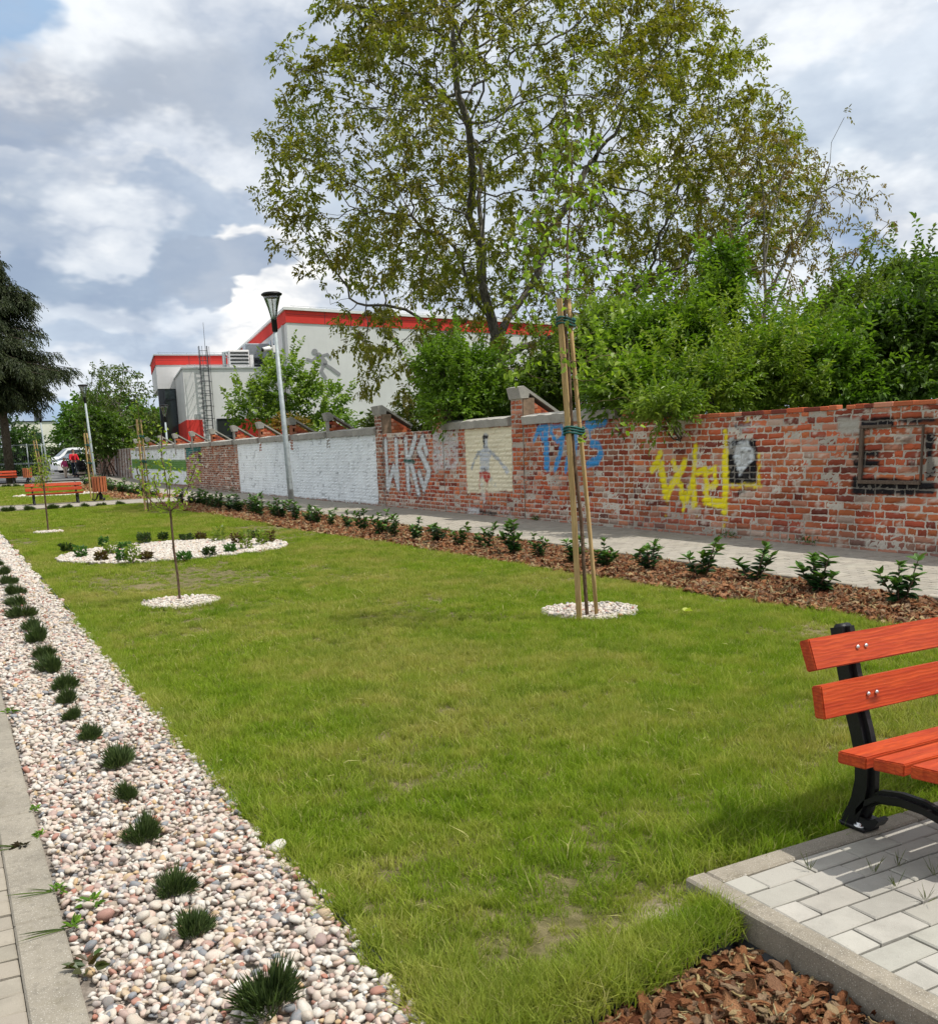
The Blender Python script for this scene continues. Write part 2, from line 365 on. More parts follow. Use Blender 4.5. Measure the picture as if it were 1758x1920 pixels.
def m_paver(name, c):
    t = NT(name); a = t.attr('Col').outputs['Color']; g = t.noise(6, 5, .6); b = t.noise(300, 2, .5); f = t.noise(60, 4, .6)
    col = t.mix(1., a, c, 'MULTIPLY'); col = t.mix(t.rng(g, .42, .72, 0, .45), col, tuple(x*.62 for x in c)); col = t.mix(t.rng(t.noise(2.2, 5, .65), .55, .75, 0, .35), col, (c[0]*.62, c[1]*.58, c[2]*.48)); col = t.mix(t.rng(b, .58, .72, 0, .4), col, tuple(min(.8, x*1.35) for x in c)); col = t.mix(t.rng(f, .56, .75, 0, .3), col, tuple(x*.6 for x in c))
    return t.done(t.bsdf(col, .88, t.bump(t.math('ADD', b, t.math('MULTIPLY', f, .6)), .4, .003), .15))
M['paver'] = m_paver('paver', (.35, .335, .295)); M['paver_left'] = m_paver('worn_paver', (.30, .27, .22))
def m_wood(name, c0, c1, axis='x', rough=.35, knots=True, sc=1.):
    t = NT(name); v = t.ocoord(); st = (1.2, 14, 14) if axis == 'x' else (14, 14, 1.2)
    v2 = t.scale(v, tuple(q*sc for q in st)); nz = t.noise(3.0, 6, .6, v2, 1.0); fine = t.noise(22, 4, .7, t.scale(v, tuple(q*sc for q in ((.8, 10, 10) if axis == 'x' else (10, 10, .8)))))
    w = t.n('ShaderNodeTexWave', wave_type='BANDS', bands_direction='Z' if axis == 'x' else 'X'); t.set(w.inputs['Vector'], t.scale(v, (.25, 1, 1) if axis == 'x' else (1, 1, .25))); w.inputs['Scale'].default_value = 26*sc; w.inputs['Distortion'].default_value = 6.; w.inputs['Detail'].default_value = 3; w.inputs['Detail Scale'].default_value = 1.2
    c = t.mix(t.rng(nz, .3, .7), c0, c1); c = t.mix(t.rng(w.outputs['Fac'], .55, 1., 0, .30), c, tuple(x*.5 for x in c0)); c = t.mix(t.rng(fine, .5, .75, 0, .45), c, tuple(x*.45 for x in c0))
    if knots:
        vo = t.n('ShaderNodeTexVoronoi'); t.set(vo.inputs['Vector'], t.scale(v, (2.4, 5.5, 5.5) if axis == 'x' else (5.5, 5.5, 2.4))); vo.inputs['Scale'].default_value = 1.; 
        k = t.rng(vo.outputs['Distance'], .05, .13, 1, 0); c = t.mix(t.math('MULTIPLY', k, .8), c, tuple(x*.22 for x in c0))
    big = t.noise(2.3, 5, .65, t.scale(v, (1, 2.5, 2.5) if axis == 'x' else (2.5, 2.5, 1))); c = t.mix(t.rng(big, .45, .75, 0, .35), c, tuple(x*.55+.01 for x in c0)); scuff = t.noise(60, 3, .8, t.scale(v, (.6, 2, 2) if axis == 'x' else (2, 2, .6)))
    c = t.mix(t.rng(scuff, .68, .78, 0, .45), c, (.55, .38, .26)); ro = t.rng(big, .3, .7, rough, min(1, rough+.3), False)
    return t.done(t.bsdf(c, ro, t.bump(t.math('ADD', t.math('ADD', fine, w.outputs['Fac']), scuff), .22, .002), .25))
M['bench_wood'] = m_wood('stained_wood', (.36, .038, .011), (.52, .078, .018), 'x', .42)
M['bin_wood'] = m_wood('bin_wood', (.36, .10, .04), (.5, .17, .07), 'z')
M['stake'] = m_wood('stake_wood', (.42, .27, .12), (.56, .39, .19), 'z', .7, True, .8)
M['old_wood'] = m_wood('old_frame_wood', (.085, .06, .045), (.16, .12, .09), 'x', .8, False)
M['strap'] = m_simple('green_strap', (.01, .085, .075), .5)

# ground materials
def m_soil():
    t = NT('lawn_soil'); a = t.noise(1.3, 5, .6); b = t.noise(14, 5, .65)
    col = t.mix(t.rng(b, .35, .65), (.095, .090, .035), (.19, .165, .085)); col = t.mix(t.rng(a, .5, .7, 0, .6), col, (.24, .195, .11))
    bare = t.n('ShaderNodeVectorMath', operation='DISTANCE'); t.set(bare.inputs[0], t.pos()); bare.inputs[1].default_value = (1.77, 2.055, 0)
    col = t.mix(t.math('MULTIPLY', t.rng(t.math('ADD', bare.outputs['Value'], t.math('MULTIPLY', b, .15)), .10, .26, 1, 0), .95), col, t.mix(t.noise(60, 4), (.30, .24, .17), (.44, .37, .28)))
    return t.done(t.bsdf(col, 1., t.bump(t.noise(50, 5, .7), .8, .02), .05))
M['soil'] = m_soil()
M['asphalt'] = m_simple('asphalt', (.16, .16, .16), .95, .15, 3, .3, 200, .1)
M['far_ground'] = m_simple('rough_grass', (.055, .10, .025), 1, .3, .5, .0, 1, .05)
M['gravel_bed'] = m_simple('gravel_bed', (.23, .20, .17), 1, .3, 40, .5, 90, .05)
M['mulch_bed'] = m_simple('mulch_bed', (.10, .05, .028), 1, .4, 40, .6, 90, .05)
M['sand'] = m_simple('joint_sand', (.10, .09, .075), 1, .25, 30, .3, 200, .05)
M['plastic'] = m_simple('black_plastic', (.02, .022, .025), .45, .2, 20, .1, 90, .4)

def m_grass():
    t = NT('grass'); p = t.pos(); tint = t.attr('tint', 'INSTANCER').outputs['Fac']; bl = t.attr('Col').outputs['Color']
    a = t.noise(.55, 4, .6, p); b = t.noise(2.6, 4, .6, p); 
    green = t.mix(tint, (.125, .225, .010), (.260, .370, .022)); green = t.mix(t.rng(b, .35, .7, 0, .6), green, (.34, .42, .045))
    dry = t.mix(tint, (.50, .42, .16), (.40, .36, .11))
    k = t.math('ADD', t.rng(a, .42, .66, .05, .6), t.math('MULTIPLY', t.rng(b, .45, .7), .4)); k = t.math('MULTIPLY', k, t.rng(tint, .1, .9, .5, 1.3))
    col = t.mix(t.math('MULTIPLY', k, 1., None, True), green, dry)
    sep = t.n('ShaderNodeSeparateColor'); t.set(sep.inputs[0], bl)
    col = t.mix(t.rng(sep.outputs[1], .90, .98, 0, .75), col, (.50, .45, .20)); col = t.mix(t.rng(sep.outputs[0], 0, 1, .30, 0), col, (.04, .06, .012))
    b1 = t.bsdf(col, .6, None, .12); tr = t.n('ShaderNodeBsdfTranslucent'); t.set(tr.inputs['Color'], t.mix(1., col, (1.1, 1.2, .5), 'MULTIPLY'))
    mx = t.n('ShaderNodeMixShader'); mx.inputs[0].default_value = .4; t.t.links.new(b1, mx.inputs[1]); t.t.links.new(tr.outputs[0], mx.inputs[2]); return t.done(mx.outputs[0])
M['grass'] = m_grass()
def m_pebble():
    t = NT('pebble'); tint = t.attr('tint', 'INSTANCER').outputs['Fac']; v = t.ocoord()
    c = t.ramp(tint, [(0, (.50, .475, .42)), (.16, (.60, .575, .52)), (.30, (.44, .39, .32)), (.42, (.54, .49, .42)), (.53, (.47, .35, .29)), (.62, (.52, .43, .36)), (.70, (.27, .25, .24)), (.77, (.36, .15, .10)), (.84, (.38, .36, .33)), (.90, (.48, .34, .18)), (.94, (.17, .18, .19)), (1., (.25, .27, .29))])
    ra = t.n('ShaderNodeObjectInfo').outputs['Random']; off = t.n('ShaderNodeVectorMath', operation='SCALE'); off.inputs[0].default_value = (37, 17, 51); t.set(off.inputs['Scale'], ra)
    vv = t.n('ShaderNodeVectorMath', operation='ADD'); t.set(vv.inputs[0], v); t.set(vv.inputs[1], off.outputs[0]); P = vv.outputs[0]
    n1 = t.noise(2.2, 4, .6, P); n2 = t.noise(9, 3, .6, P); c = t.mix(t.rng(n1, .45, .7, 0, .5), c, t.mix(.5, c, (.45, .28, .22))); c = t.mix(t.rng(n2, .52, .7, 0, .4), c, t.mix(.7, c, (.10, .09, .08)))
    return t.done(t.bsdf(c, .62, t.bump(n2, .15, .1), .3))
M['pebble'] = m_pebble()
def m_chip():
    t = NT('bark_chip'); tint = t.attr('tint', 'INSTANCER').outputs['Fac']; v = t.ocoord()
    c = t.ramp(tint, [(0, (.20, .07, .032)), (.2, (.36, .14, .062)), (.42, (.56, .25, .11)), (.60, (.66, .35, .18)), (.72, (.30, .16, .10)), (.83, (.60, .42, .26)), (.93, (.84, .64, .30)), (1., (.88, .74, .42))])
    n1 = t.noise(4, 5, .7, t.scale(v, (1, 6, 3))); c = t.mix(t.rng(n1, .4, .7, 0, .6), c, t.mix(.6, c, (.04, .02, .012)))
    return t.done(t.bsdf(c, .85, t.bump(n1, .8, .15), .12))
M['chip'] = m_chip()

# ------------------------------------------------------------------ scatter (uncountable stuff only)
def scatter(name, pts, rot, scl, idx, tint, protos, mat):
    coll = bpy.data.collections.new(name+'_shapes')
    for i, (V, Q, c) in enumerate(protos):
        o = np_obj('%s_shape_%02d' % (name, i), V, Q, mat, col=c, smooth=True, link=False); coll.objects.link(o)
    me = bpy.data.meshes.new(name); me.vertices.add(len(pts)); me.vertices.foreach_set('co', np.asarray(pts, np.float32).ravel())
    def at_(n, ty, arr, key): a = me.attributes.new(n, ty, 'POINT'); a.data.foreach_set(key, np.ascontiguousarray(arr).ravel())
    at_('rot', 'FLOAT_VECTOR', np.asarray(rot, np.float32), 'vector'); at_('scl', 'FLOAT_VECTOR', np.asarray(scl, np.float32), 'vector')
    at_('idx', 'INT', np.asarray(idx, np.int32), 'value'); at_('tint', 'FLOAT', np.asarray(tint, np.float32), 'value'); me.materials.append(mat)
    o = bpy.data.objects.new(name, me); COL.objects.link(o)
    g = bpy.data.node_groups.new(name+'_nodes', 'GeometryNodeTree')
    g.interface.new_socket('Geometry', in_out='INPUT', socket_type='NodeSocketGeometry'); g.interface.new_socket('Geometry', in_out='OUTPUT', socket_type='NodeSocketGeometry')
    gi = g.nodes.new('NodeGroupInput'); go = g.nodes.new('NodeGroupOutput'); ip = g.nodes.new('GeometryNodeInstanceOnPoints'); ci = g.nodes.new('GeometryNodeCollectionInfo')
    ci.inputs['Collection'].default_value = coll; ci.inputs['Separate Children'].default_value = True; ci.inputs['Reset Children'].default_value = True
    def na(n, ty): x = g.nodes.new('GeometryNodeInputNamedAttribute'); x.data_type = ty; x.inputs['Name'].default_value = n; return x.outputs['Attribute']
    er = g.nodes.new('FunctionNodeEulerToRotation'); L = g.links
    L.new(gi.outputs[0], ip.inputs['Points']); L.new(ci.outputs[0], ip.inputs['Instance']); ip.inputs['Pick Instance'].default_value = True
    L.new(na('idx', 'INT'), ip.inputs['Instance Index']); L.new(na('rot', 'FLOAT_VECTOR'), er.inputs[0]); L.new(er.outputs[0], ip.inputs['Rotation']); L.new(na('scl', 'FLOAT_VECTOR'), ip.inputs['Scale'])
    L.new(ip.outputs[0], go.inputs[0]); md = o.modifiers.new('scatter', 'NODES'); md.node_group = g
    return struct(o, 'stuff')

def leaf_arrays(B, T, S, Nn, L, W, fold=.25, curl=.15):
    """leaf blades: base B, direction T, side S, normal Nn; 6 verts and 2 quads each"""
    L = np.asarray(L)[:, None]; W = np.asarray(W)[:, None]
    m1 = B+T*L*.33; m2 = B+T*L*.70-Nn*L*curl*.5; tip = B+T*L-Nn*L*curl*1.5
    V = np.stack([B, m1+S*W*.5+Nn*W*fold, m2+S*W*.40+Nn*W*fold*.8, tip, m2-S*W*.40+Nn*W*fold*.8, m1-S*W*.5+Nn*W*fold], 1)
    n = len(B); i = np.arange(n)[:, None]*6
    Q = np.concatenate([i+np.array([[0, 1, 2, 3]]), i+np.array([[0, 3, 4, 5]])]); return V.reshape(-1, 3), Q
def unit(a): return a/(np.linalg.norm(a, axis=-1, keepdims=True)+1e-9)
def leaves_at(B, T, L, W, cols, rng, up=(0, 0, 1), tw=.6, fold=.25, curl=.15):
    n = len(B); T = unit(T); up = np.array(up)+rng.normal(0, tw, (n, 3)); S = unit(np.cross(T, up)); Nn = np.cross(S, T)
    V, Q = leaf_arrays(B, T, S, Nn, L, W, fold, curl); return V, Q, np.repeat(cols, 6, 0)
def mixcols(rng, n, c0, c1, jit=.12):
    t = rng.random((n, 1)); c = np.array(c0)*(1-t)+np.array(c1)*t; return np.clip(c*(1+rng.normal(0, jit, (n, 1))), .003, .9)
def sprigs(P, D, rng, n=9, length=.3, leaf=.09, wid=.035, c0=(.05, .12, .02), c1=(.10, .2, .04), droop=.3, opposite=True, angle=.9, jit=.25, fold=.25, curl=.15, cpal=None):
    """twigs carrying leaves on both sides. returns V,Q,col and twig polylines"""
    m = len(P); D = unit(D); ref = rng.normal(0, 1, (m, 3)); S = unit(np.cross(D, ref+np.array([0, 0, 1.5]))); N = np.cross(S, D)
    ln = length*(1+rng.uniform(-.3, .3, m)); Bs = []; Ts = []; 
    sc = mixcols(rng, m, c0, c1) if cpal is None else cpal
    Ls = []; Cs = []
    for k in range(n):
        f = (k+1)/n; side = 1 if k % 2 else -1
        base = P+D*(ln*f)[:, None]; base[:, 2] -= droop*ln*f*f*.6
        if k == n-1: t = D.copy()
        else:
            a = angle+rng.normal(0, jit, m); t = D*np.cos(a)[:, None]+S*(side*np.sin(a))[:, None]+N*rng.normal(0, .3, (m, 1))
        t[:, 2] -= droop; Bs.append(base); Ts.append(unit(t+rng.normal(0, .12, (m, 3)))); Ls.append(leaf*(1+rng.uniform(-.3, .25, m))); Cs.append(sc*(1+rng.normal(0, .08, (m, 1))))
    B = np.concatenate(Bs); T = np.concatenate(Ts); L = np.concatenate(Ls); C = np.clip(np.concatenate(Cs), .003, .9)
    return leaves_at(B, T, L, L*wid/leaf, C, rng, tw=.35, fold=fold, curl=curl)
def joinV(parts):
    V = []; Q = []; C = []; n = 0
    for v, q, c in parts: V.append(v); Q.append(q+n); C.append(c); n += len(v)
    return np.concatenate(V), np.concatenate(Q), np.concatenate(C)

# space colonisation skeleton
def colonise(rng, attr, seeds, step, kill, infl, maxit=200, wob=.15, trop=(0, 0, 0)):
    """seeds: chain of starting nodes; returns nodes (n,3) and parent index"""
    if isinstance(seeds, tuple): seeds, par = seeds; par = list(par)
    else: par = [-1]+list(range(len(seeds)-1))
    N = [np.array(s, float) for s in seeds]; A = attr.copy()
    nd = np.full(len(A), 1e9); ni = np.zeros(len(A), int); start = 0
    for it in range(maxit):
        if len(A) == 0: break
        X = np.array(N[start:]); 
        if len(X):
            for c0 in range(0, len(X), 400):
                d = np.linalg.norm(A[:, None]-X[None, c0:c0+400], axis=2); j = d.argmin(1); dm = d[np.arange(len(A)), j]; b = dm < nd; nd[b] = dm[b]; ni[b] = j[b]+start+c0
        start = len(N); keep = nd > kill; A = A[keep]; nd = nd[keep]; ni = ni[keep]
        sel = nd < infl
        if not sel.any(): break
        src = ni[sel]; allN = np.array(N); dirs = unit(A[sel]-allN[src]); acc = np.zeros((len(N), 3)); np.add.at(acc, src, dirs)
        us = np.unique(src)
        for s in us:
            v = acc[s]; l = np.linalg.norm(v)
            if l < .05: v = rng.normal(0, 1, 3)
            v = v/(np.linalg.norm(v)+1e-9)+rng.normal(0, wob, 3)+np.array(trop); v /= np.linalg.norm(v); N.append(N[s]+v*step); par.append(int(s))
    return np.array(N), np.array(par)
def skel_radii(N, par, tip=.006, ex=2.3, cap=None):
    r = np.zeros(len(N)); acc = np.zeros(len(N)); ch = np.zeros(len(N), int); depth = np.zeros(len(N), int)
    for i in range(len(N)-1, -1, -1):
        r[i] = max(tip, acc[i]**(1/ex)) if ch[i] else tip
        if par[i] >= 0: acc[par[i]] += r[i]**ex*(1.01 if ch[i] else 1); ch[par[i]] += 1; depth[par[i]] = max(depth[par[i]], depth[i]+1)
    if cap: r = r*(cap/r[0]) if r[0] > cap else r
    return r, ch, depth
def skel_mesh(N, par, r, mul=1.0):
    Vs = []; Qs = []; n = 0
    for lo, hi, k in ((0, .012, 3), (.012, .05, 5), (.05, 9, 9)):
        e = np.array([i for i in range(len(N)) if par[i] >= 0 and lo <= r[i] < hi])
        if len(e) == 0: continue
        a = N[par[e]]; b = N[e]; t = unit(b-a); ref = np.where(np.abs(t[:, 2:3]) < .9, np.array([[0, 0, 1.]]), np.array([[1., 0, 0]])); x = unit(np.cross(t, ref)); y = np.cross(t, x)
        ra = np.minimum(r[par[e]], r[e]*1.35)*mul; rb = r[e]*mul; b2 = b+t*(rb*.4)[:, None]
        an = np.arange(k)*2*math.pi/k; ring = x[:, None]*np.cos(an)[None, :, None]+y[:, None]*np.sin(an)[None, :, None]
        V = np.concatenate([a[:, None]+ring*ra[:, None, None], b2[:, None]+ring*rb[:, None, None]], 1).reshape(-1, 3)
        i = np.arange(len(e))[:, None, None]*2*k; kk = np.arange(k)[None, :, None]
        Q = np.concatenate([i+kk, i+(kk+1) % k, i+k+(kk+1) % k, i+k+kk], 2).reshape(-1, 4)
        Vs.append(V); Qs.append(Q+n); n += len(V)
    return np.concatenate(Vs), np.concatenate(Qs)

# ------------------------------------------------------------------ layout of the ground
def mulch_l(y): return np.interp(y, [4.8, 9.4, 18.6, 31], [6.02, 5.90, 5.66, 5.5])
def mulch_r(y): return np.interp(y, [4, 5.05, 6.62, 12.4, 20.9, 60], [7.0, 7.07, 7.2, 7.38, 7.42, 7.42])
WALLX = 9.6
CIRC = [(4.60, 6.46, .40, .40), (1.88, 9.36, .37, .36), (1.74, 20.7, .27, .30), (2.95, 14.80, 1.66, 1.50), (4.2, 43.5, 1.7, 1.5)]
def in_circ(x, y, pad=0.0):
    m = np.zeros(np.shape(x), bool)
    for i, (cx, cy, rx, ry) in enumerate(CIRC):
        if i == 3:   # tilted oval bed
            u = (x-cx)*.995+(y-cy)*.0; v = (y-cy)-(x-cx)*.0
        else: u = x-cx; v = y-cy
        wv = 1+.07*np.sin(3*np.arctan2(v, u)+i)
        m |= (u/(rx+pad))**2+(v/(ry+pad))**2 < wv
    return m
PADX, PADY = 1.88, 2.16
BED = [(1.88, 1.80), (1.88, 1.895), (1.80, 1.88), (1.56, 1.83), (1.30, 1.78), (1.02, 1.715), (.95, 1.5), (.95, .8), (1.88, .8)]
def in_poly(x, y, P):
    c = np.zeros(np.shape(x), bool); j = len(P)-1
    for i in range(len(P)):
        (xi, yi), (xj, yj) = P[i], P[j]
        c ^= ((yi > y) != (yj > y)) & (x < (xj-xi)*(y-yi)/(yj-yi+1e-12)+xi); j = i
    return c
XP1 = (31.4, 34.6); XP2 = (54.0, 57.5)

def build_ground():
    # one sheet to the horizon, with the gentle rise of the far end
    ys = np.array([-60, -10, 0, 10, 25, 45, 50, 54, 58, 62, 66, 72, 80, 90, 120, 200, 700, 3000.]); xs = np.array([-2500, -300, -60, -15, -5, 0, 4, 8, 12, 30, 80, 400, 2500.])
    V = np.array([(x, y, hz(y)-.14) for y in ys for x in xs]); nx = len(xs)
    Q = np.array([(j*nx+i, j*nx+i+1, (j+1)*nx+i+1, (j+1)*nx+i) for j in range(len(ys)-1) for i in range(nx-1)])
    struct(np_obj('ground', V, Q, M['far_ground']))
    def strip(name, xl, xr, ys, z, m):
        V = []; 
        for y in ys:
            a = xl(y) if callable(xl) else xl; b = xr(y) if callable(xr) else xr
            V += [(a, y, hz(y)+z), (b, y, hz(y)+z)]
        Q = np.array([(2*i, 2*i+1, 2*i+3, 2*i+2) for i in range(len(ys)-1)]); return struct(np_obj(name, np.array(V), Q, m))
    yy = lambda a, b, n=14: np.linspace(a, b, n)
    strip('lawn', .55, lambda y: mulch_l(y)+.1, yy(1.93, XP1[0]), 0.0, M['soil'])
    LP = [(.55, 1.93), (.55, -2), (.94, -2), (.94, 1.70), (1.02, 1.725), (1.30, 1.79), (1.56, 1.84), (1.80, 1.89), (1.885, 1.91), (1.90, 1.93)]
    me = bpy.data.meshes.new('lawn'); me.from_pydata([(x, y, 0) for x, y in LP], [], [tuple(range(len(LP)))]); me.materials.append(M['soil']); o = bpy.data.objects.new('lawn', me); COL.objects.link(o); struct(o)
    strip('pavement', PADX+.06, 4.75, [-.6, PADY-.06], .030, M['sand']); strip('lawn', PADX+.05, 7.0, [-2, -.6], 0, M['soil']); strip('lawn', 4.75, 6.4, [-.6, 1.93], 0, M['soil']); strip('lawn', -8, mulch_l, yy(XP1[1], XP2[0]), 0.0, M['soil'])
    strip('pebble_bed', .10, .92, yy(-1, XP1[0], 20), .004, M['gravel_bed'])
    strip('bark_bed', mulch_l, lambda y: mulch_r(y)+.02, yy(2.5, XP1[0]-.6, 20), .006, M['mulch_bed']); strip('bark_bed', mulch_l, mulch_r, yy(XP1[1], 56, 20), .006, M['mulch_bed'])
    V = np.array([(x, y, -.035+.002) for x, y in BED]); me = bpy.data.meshes.new('bark_bed'); me.from_pydata([tuple(v*[1, 1, 0]+[0, 0, -.052]) for v in V], [], [tuple(range(len(BED)))]); me.materials.append(M['mulch_bed'])
    o = bpy.data.objects.new('bark_bed', me); COL.objects.link(o); struct(o)
    for i, (cx, cy, rx, ry) in enumerate(CIRC):
        a = np.linspace(0, 2*math.pi, 40, endpoint=False); V = np.array([(cx, cy, hz(cy)+.008)]+[(cx+rx*.98*math.cos(t), cy+ry*.98*math.sin(t), hz(cy)+.008) for t in a])
        struct(np_obj('pebble_bed', V, np.array([(0, 1+k, 1+(k+1) % 40) for k in range(40)]), M['gravel_bed']))
    strip('pavement', lambda y: mulch_r(y)+.04, WALLX+.02, yy(2, 76, 40), .012, M['sand'])
    strip('pavement', -8, lambda y: 7.5, [XP1[0], XP1[1]], .008, M['sand']); strip('pavement', -8, lambda y: 7.5, [XP2[0], 55, 56, XP2[1]], .008, M['sand'])
    strip('pavement', -3, .10, yy(-2, XP1[0], 20), .010, M['sand'])
    strip('road', -40, 9.9, [60, 63, 66, 70, 78, 90, 104], .012, M['asphalt'])
build_ground()

def paver_field(name, rows, zt, mat, ch=.005, gap=.0035, drop=.018, seed=3, tilt=.0012, cvar=.10):
    """rows: array of (x0,x1,y0,y1); each paver is a chamfered block top"""
    R = np.asarray(rows, float); rng = np.random.default_rng(seed); n = len(R); x0, x1, y0, y1 = R[:, 0]+gap, R[:, 1]-gap, R[:, 2]+gap, R[:, 3]-gap
    zb = hz((y0+y1)/2)+zt; z = zb+rng.normal(0, tilt, n)
    def ring(dx, zz): return np.stack([np.stack([x0+dx, y0+dx, zz], 1), np.stack([x1-dx, y0+dx, zz], 1), np.stack([x1-dx, y1-dx, zz], 1), np.stack([x0+dx, y1-dx, zz], 1)], 1)
    tl = rng.normal(0, tilt, (n, 4)); top = ring(ch, z); top[:, :, 2] += tl; mid = ring(0, z-ch*.8); mid[:, :, 2] += tl; bot = ring(0, z-drop)
    V = np.concatenate([top, mid, bot], 1); i = np.arange(n)[:, None]*12
    Q = [i+np.array([[0, 1, 2, 3]])]
    for a in (0, 4):
        for k in range(4): Q.append(i+np.array([[a+4+k, a+4+(k+1) % 4, a+(k+1) % 4, a+k]]))
    c = 1+rng.normal(0, cvar, (n, 1))*np.ones((1, 3)); c *= 1+rng.normal(0, .006, (n, 3)); C = np.repeat(np.clip(c, .5, 1.4), 12, 0)
    return struct(np_obj(name, V.reshape(-1, 3), np.concatenate(Q), mat, col=C))

def build_paving():
    rows = []
    for k in range(0, 24):      # the bench pad: courses run across, half blocks start every other course
        y1 = PADY-.08-.1*k; x = PADX+.08; half = (k % 2 == 0)
        while x < 4.7:
            w = .1 if half else .2; half = False; rows.append((x, min(x+w, 4.72), y1-.1, y1)); x += w
    paver_field('pavement', rows, .05, M['paver'], cvar=.07)
    rows = []
    y = 3.0; k = 0
    while y < 31.3:             # promenade along the wall
        xx = np.arange(0, 22); off = .1 if k % 2 else 0; xl = float(mulch_r(y))+.06; x = xl-off
        while x < WALLX:
            a = max(x, xl); b = min(x+.2, WALLX)
            if b-a > .03: rows.append((a, b, y, y+.1))
            x += .2
        y += .1; k += 1
    paver_field('pavement', rows, .03, M['paver_far'], cvar=.05, seed=5)
    rows = []
    y = 31.3
    while y < 74:
        x = float(mulch_r(y))+.06
        while x < WALLX: rows.append((x, min(x+.4, WALLX), y, y+.4)); x += .4
        y += .4
    for Y0, Y1 in (XP1, XP2):
        for y in np.arange(Y0+.1, Y1-.1, .4):
            for x in np.arange(-6, 7.3, .4): rows.append((x, x+.4, y, min(y+.4, Y1-.1)))
    paver_field('pavement', rows, .03, M['paver_far'], cvar=.03, seed=6)
    rows = []
    for k in range(-10, 310):   # old path on the left
        y = .1*k
        if k % 2: rows.append((-.062, .038, y, y+.1))
        for j in range(0, 8):
            b = (.038 if k % 2 == 0 else -.062)-j*.2; rows.append((b-.2, b, y, y+.1))
    paver_field('path', rows, .03, M['paver_left'], cvar=.07, seed=8, tilt=.0018)
    # kerbs
    mb = MB(); y = -1.0
    while y < 31.2: mb.box(.036, .168, y+.003, y+.997, -.15, .036+rnd.uniform(-.002, .002), bevel=.006); y += 1.0
    struct(mb.obj('kerb', M['kerb_left']))
    mb = MB()
    x = PADX+.004
    for i in range(3): mb.box(x+(.078 if i == 0 else 0)+.002, x+.996, PADY-.08, PADY, -.22, .054+rnd.uniform(-.001, .001), bevel=.007); x += 1.0
    y = PADY
    for i in range(3): mb.box(PADX, PADX+.08, y-.998, y-.002, -.22, .056+rnd.uniform(-.001, .001), bevel=.008); y -= 1.0
    struct(mb.obj('kerb', M['kerb']))
    mb = MB()
    for Y in (*XP1, *XP2):
        for x in np.arange(-6, 7.3, 1.0): mb.box(x+.003, x+.997, Y-.04, Y+.04, hz(Y)-.1, hz(Y)+.045, bevel=.006)
    for y in np.arange(3, 31, 1.0): 
        a = float(mulch_r(y+.5)); mb.box(a, a+.06, y+.003, y+.997, -.1, .045, bevel=.006)
    struct(mb.obj('kerb', M['kerb_left']))
    # thin plastic lawn edging
    mb = MB(); ys = np.linspace(1.9, 31, 60)
    P = [(.905+.012*math.sin(y*1.7)+.01*math.sin(y*4.1), y, .018) for y in ys]
    for a, b in zip(P[:-1], P[1:]): mb.add([(a[0], a[1], -.03), (b[0], b[1], -.03), (b[0], b[1], .028), (a[0], a[1], .028), (a[0]+.006, a[1], -.03), (b[0]+.006, b[1], -.03), (b[0]+.006, b[1], .028), (a[0]+.006, a[1], .028)], [(0, 1, 2, 3), (7, 6, 5, 4), (3, 2, 6, 7)])
    e = [(1.875, 1.93), (1.80, 1.905), (1.56, 1.86), (1.30, 1.805), (1.0, 1.74)]
    for a, b in zip(e[:-1], e[1:]): mb.add([(a[0], a[1], -.05), (b[0], b[1], -.08), (b[0], b[1], .008), (a[0], a[1], .012), (a[0], a[1]-.012, -.08), (b[0], b[1]-.012, -.08), (b[0], b[1]-.012, .008), (a[0], a[1]-.012, .012)], [(0, 1, 2, 3), (7, 6, 5, 4), (3, 2, 6, 7)])
    mb.add([(PADX-.004, 1.91, -.03), (PADX-.004, .8, -.05), (PADX-.03, .8, -.045), (PADX-.04, 1.86, -.045)], [(0, 1, 2, 3)])
    struct(mb.obj('lawn_edging', M['plastic'], fix=False))
M['paver_far'] = m_paver('promenade_paver', (.31, .285, .24)); M['kerb_left'] = m_concrete('worn_kerb', (.26, .235, .19), .45)
build_paving()

# ------------------------------------------------------------------ grass
def grass_tufts(rng, nb, rad, hmin, hmax, w, lean):
    a = rng.uniform(0, 2*math.pi, nb); r = rad*np.sqrt(rng.random(nb)); bx = r*np.cos(a); by = r*np.sin(a); h = rng.uniform(hmin, hmax, nb)
    d = rng.uniform(0, 2*math.pi, nb); ln = h*rng.uniform(.1, lean, nb); dx, dy = np.cos(d), np.sin(d); px, py = -dy, dx; pa = rng.uniform(0, math.pi, nb); px, py = np.cos(pa), np.sin(pa)
    ww = w*rng.uniform(.6, 1.2, nb); L = []
    for f, wf in ((0, 1.), (.5, .85), (1., .0)):
        cx = bx+dx*ln*f*f; cy = by+dy*ln*f*f; cz = h*f*(1-.25*f*(ln/h))
        if wf: L += [np.stack([cx-px*ww*wf/2, cy-py*ww*wf/2, cz], 1), np.stack([cx+px*ww*wf/2, cy+py*ww*wf/2, cz], 1)]
        else: L += [np.stack([cx, cy, cz], 1)]
    V = np.stack(L, 1).reshape(-1, 3); i = np.arange(nb)[:, None]*5
    q = i+np.array([[0, 1, 3, 2]]); t = i+np.array([[2, 3, 4]])
    t4 = np.concatenate([t, t[:, 2:3]], 1)
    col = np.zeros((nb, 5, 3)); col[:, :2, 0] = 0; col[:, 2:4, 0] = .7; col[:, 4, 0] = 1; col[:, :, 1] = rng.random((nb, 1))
    return V, [q, t], col.reshape(-1, 3)
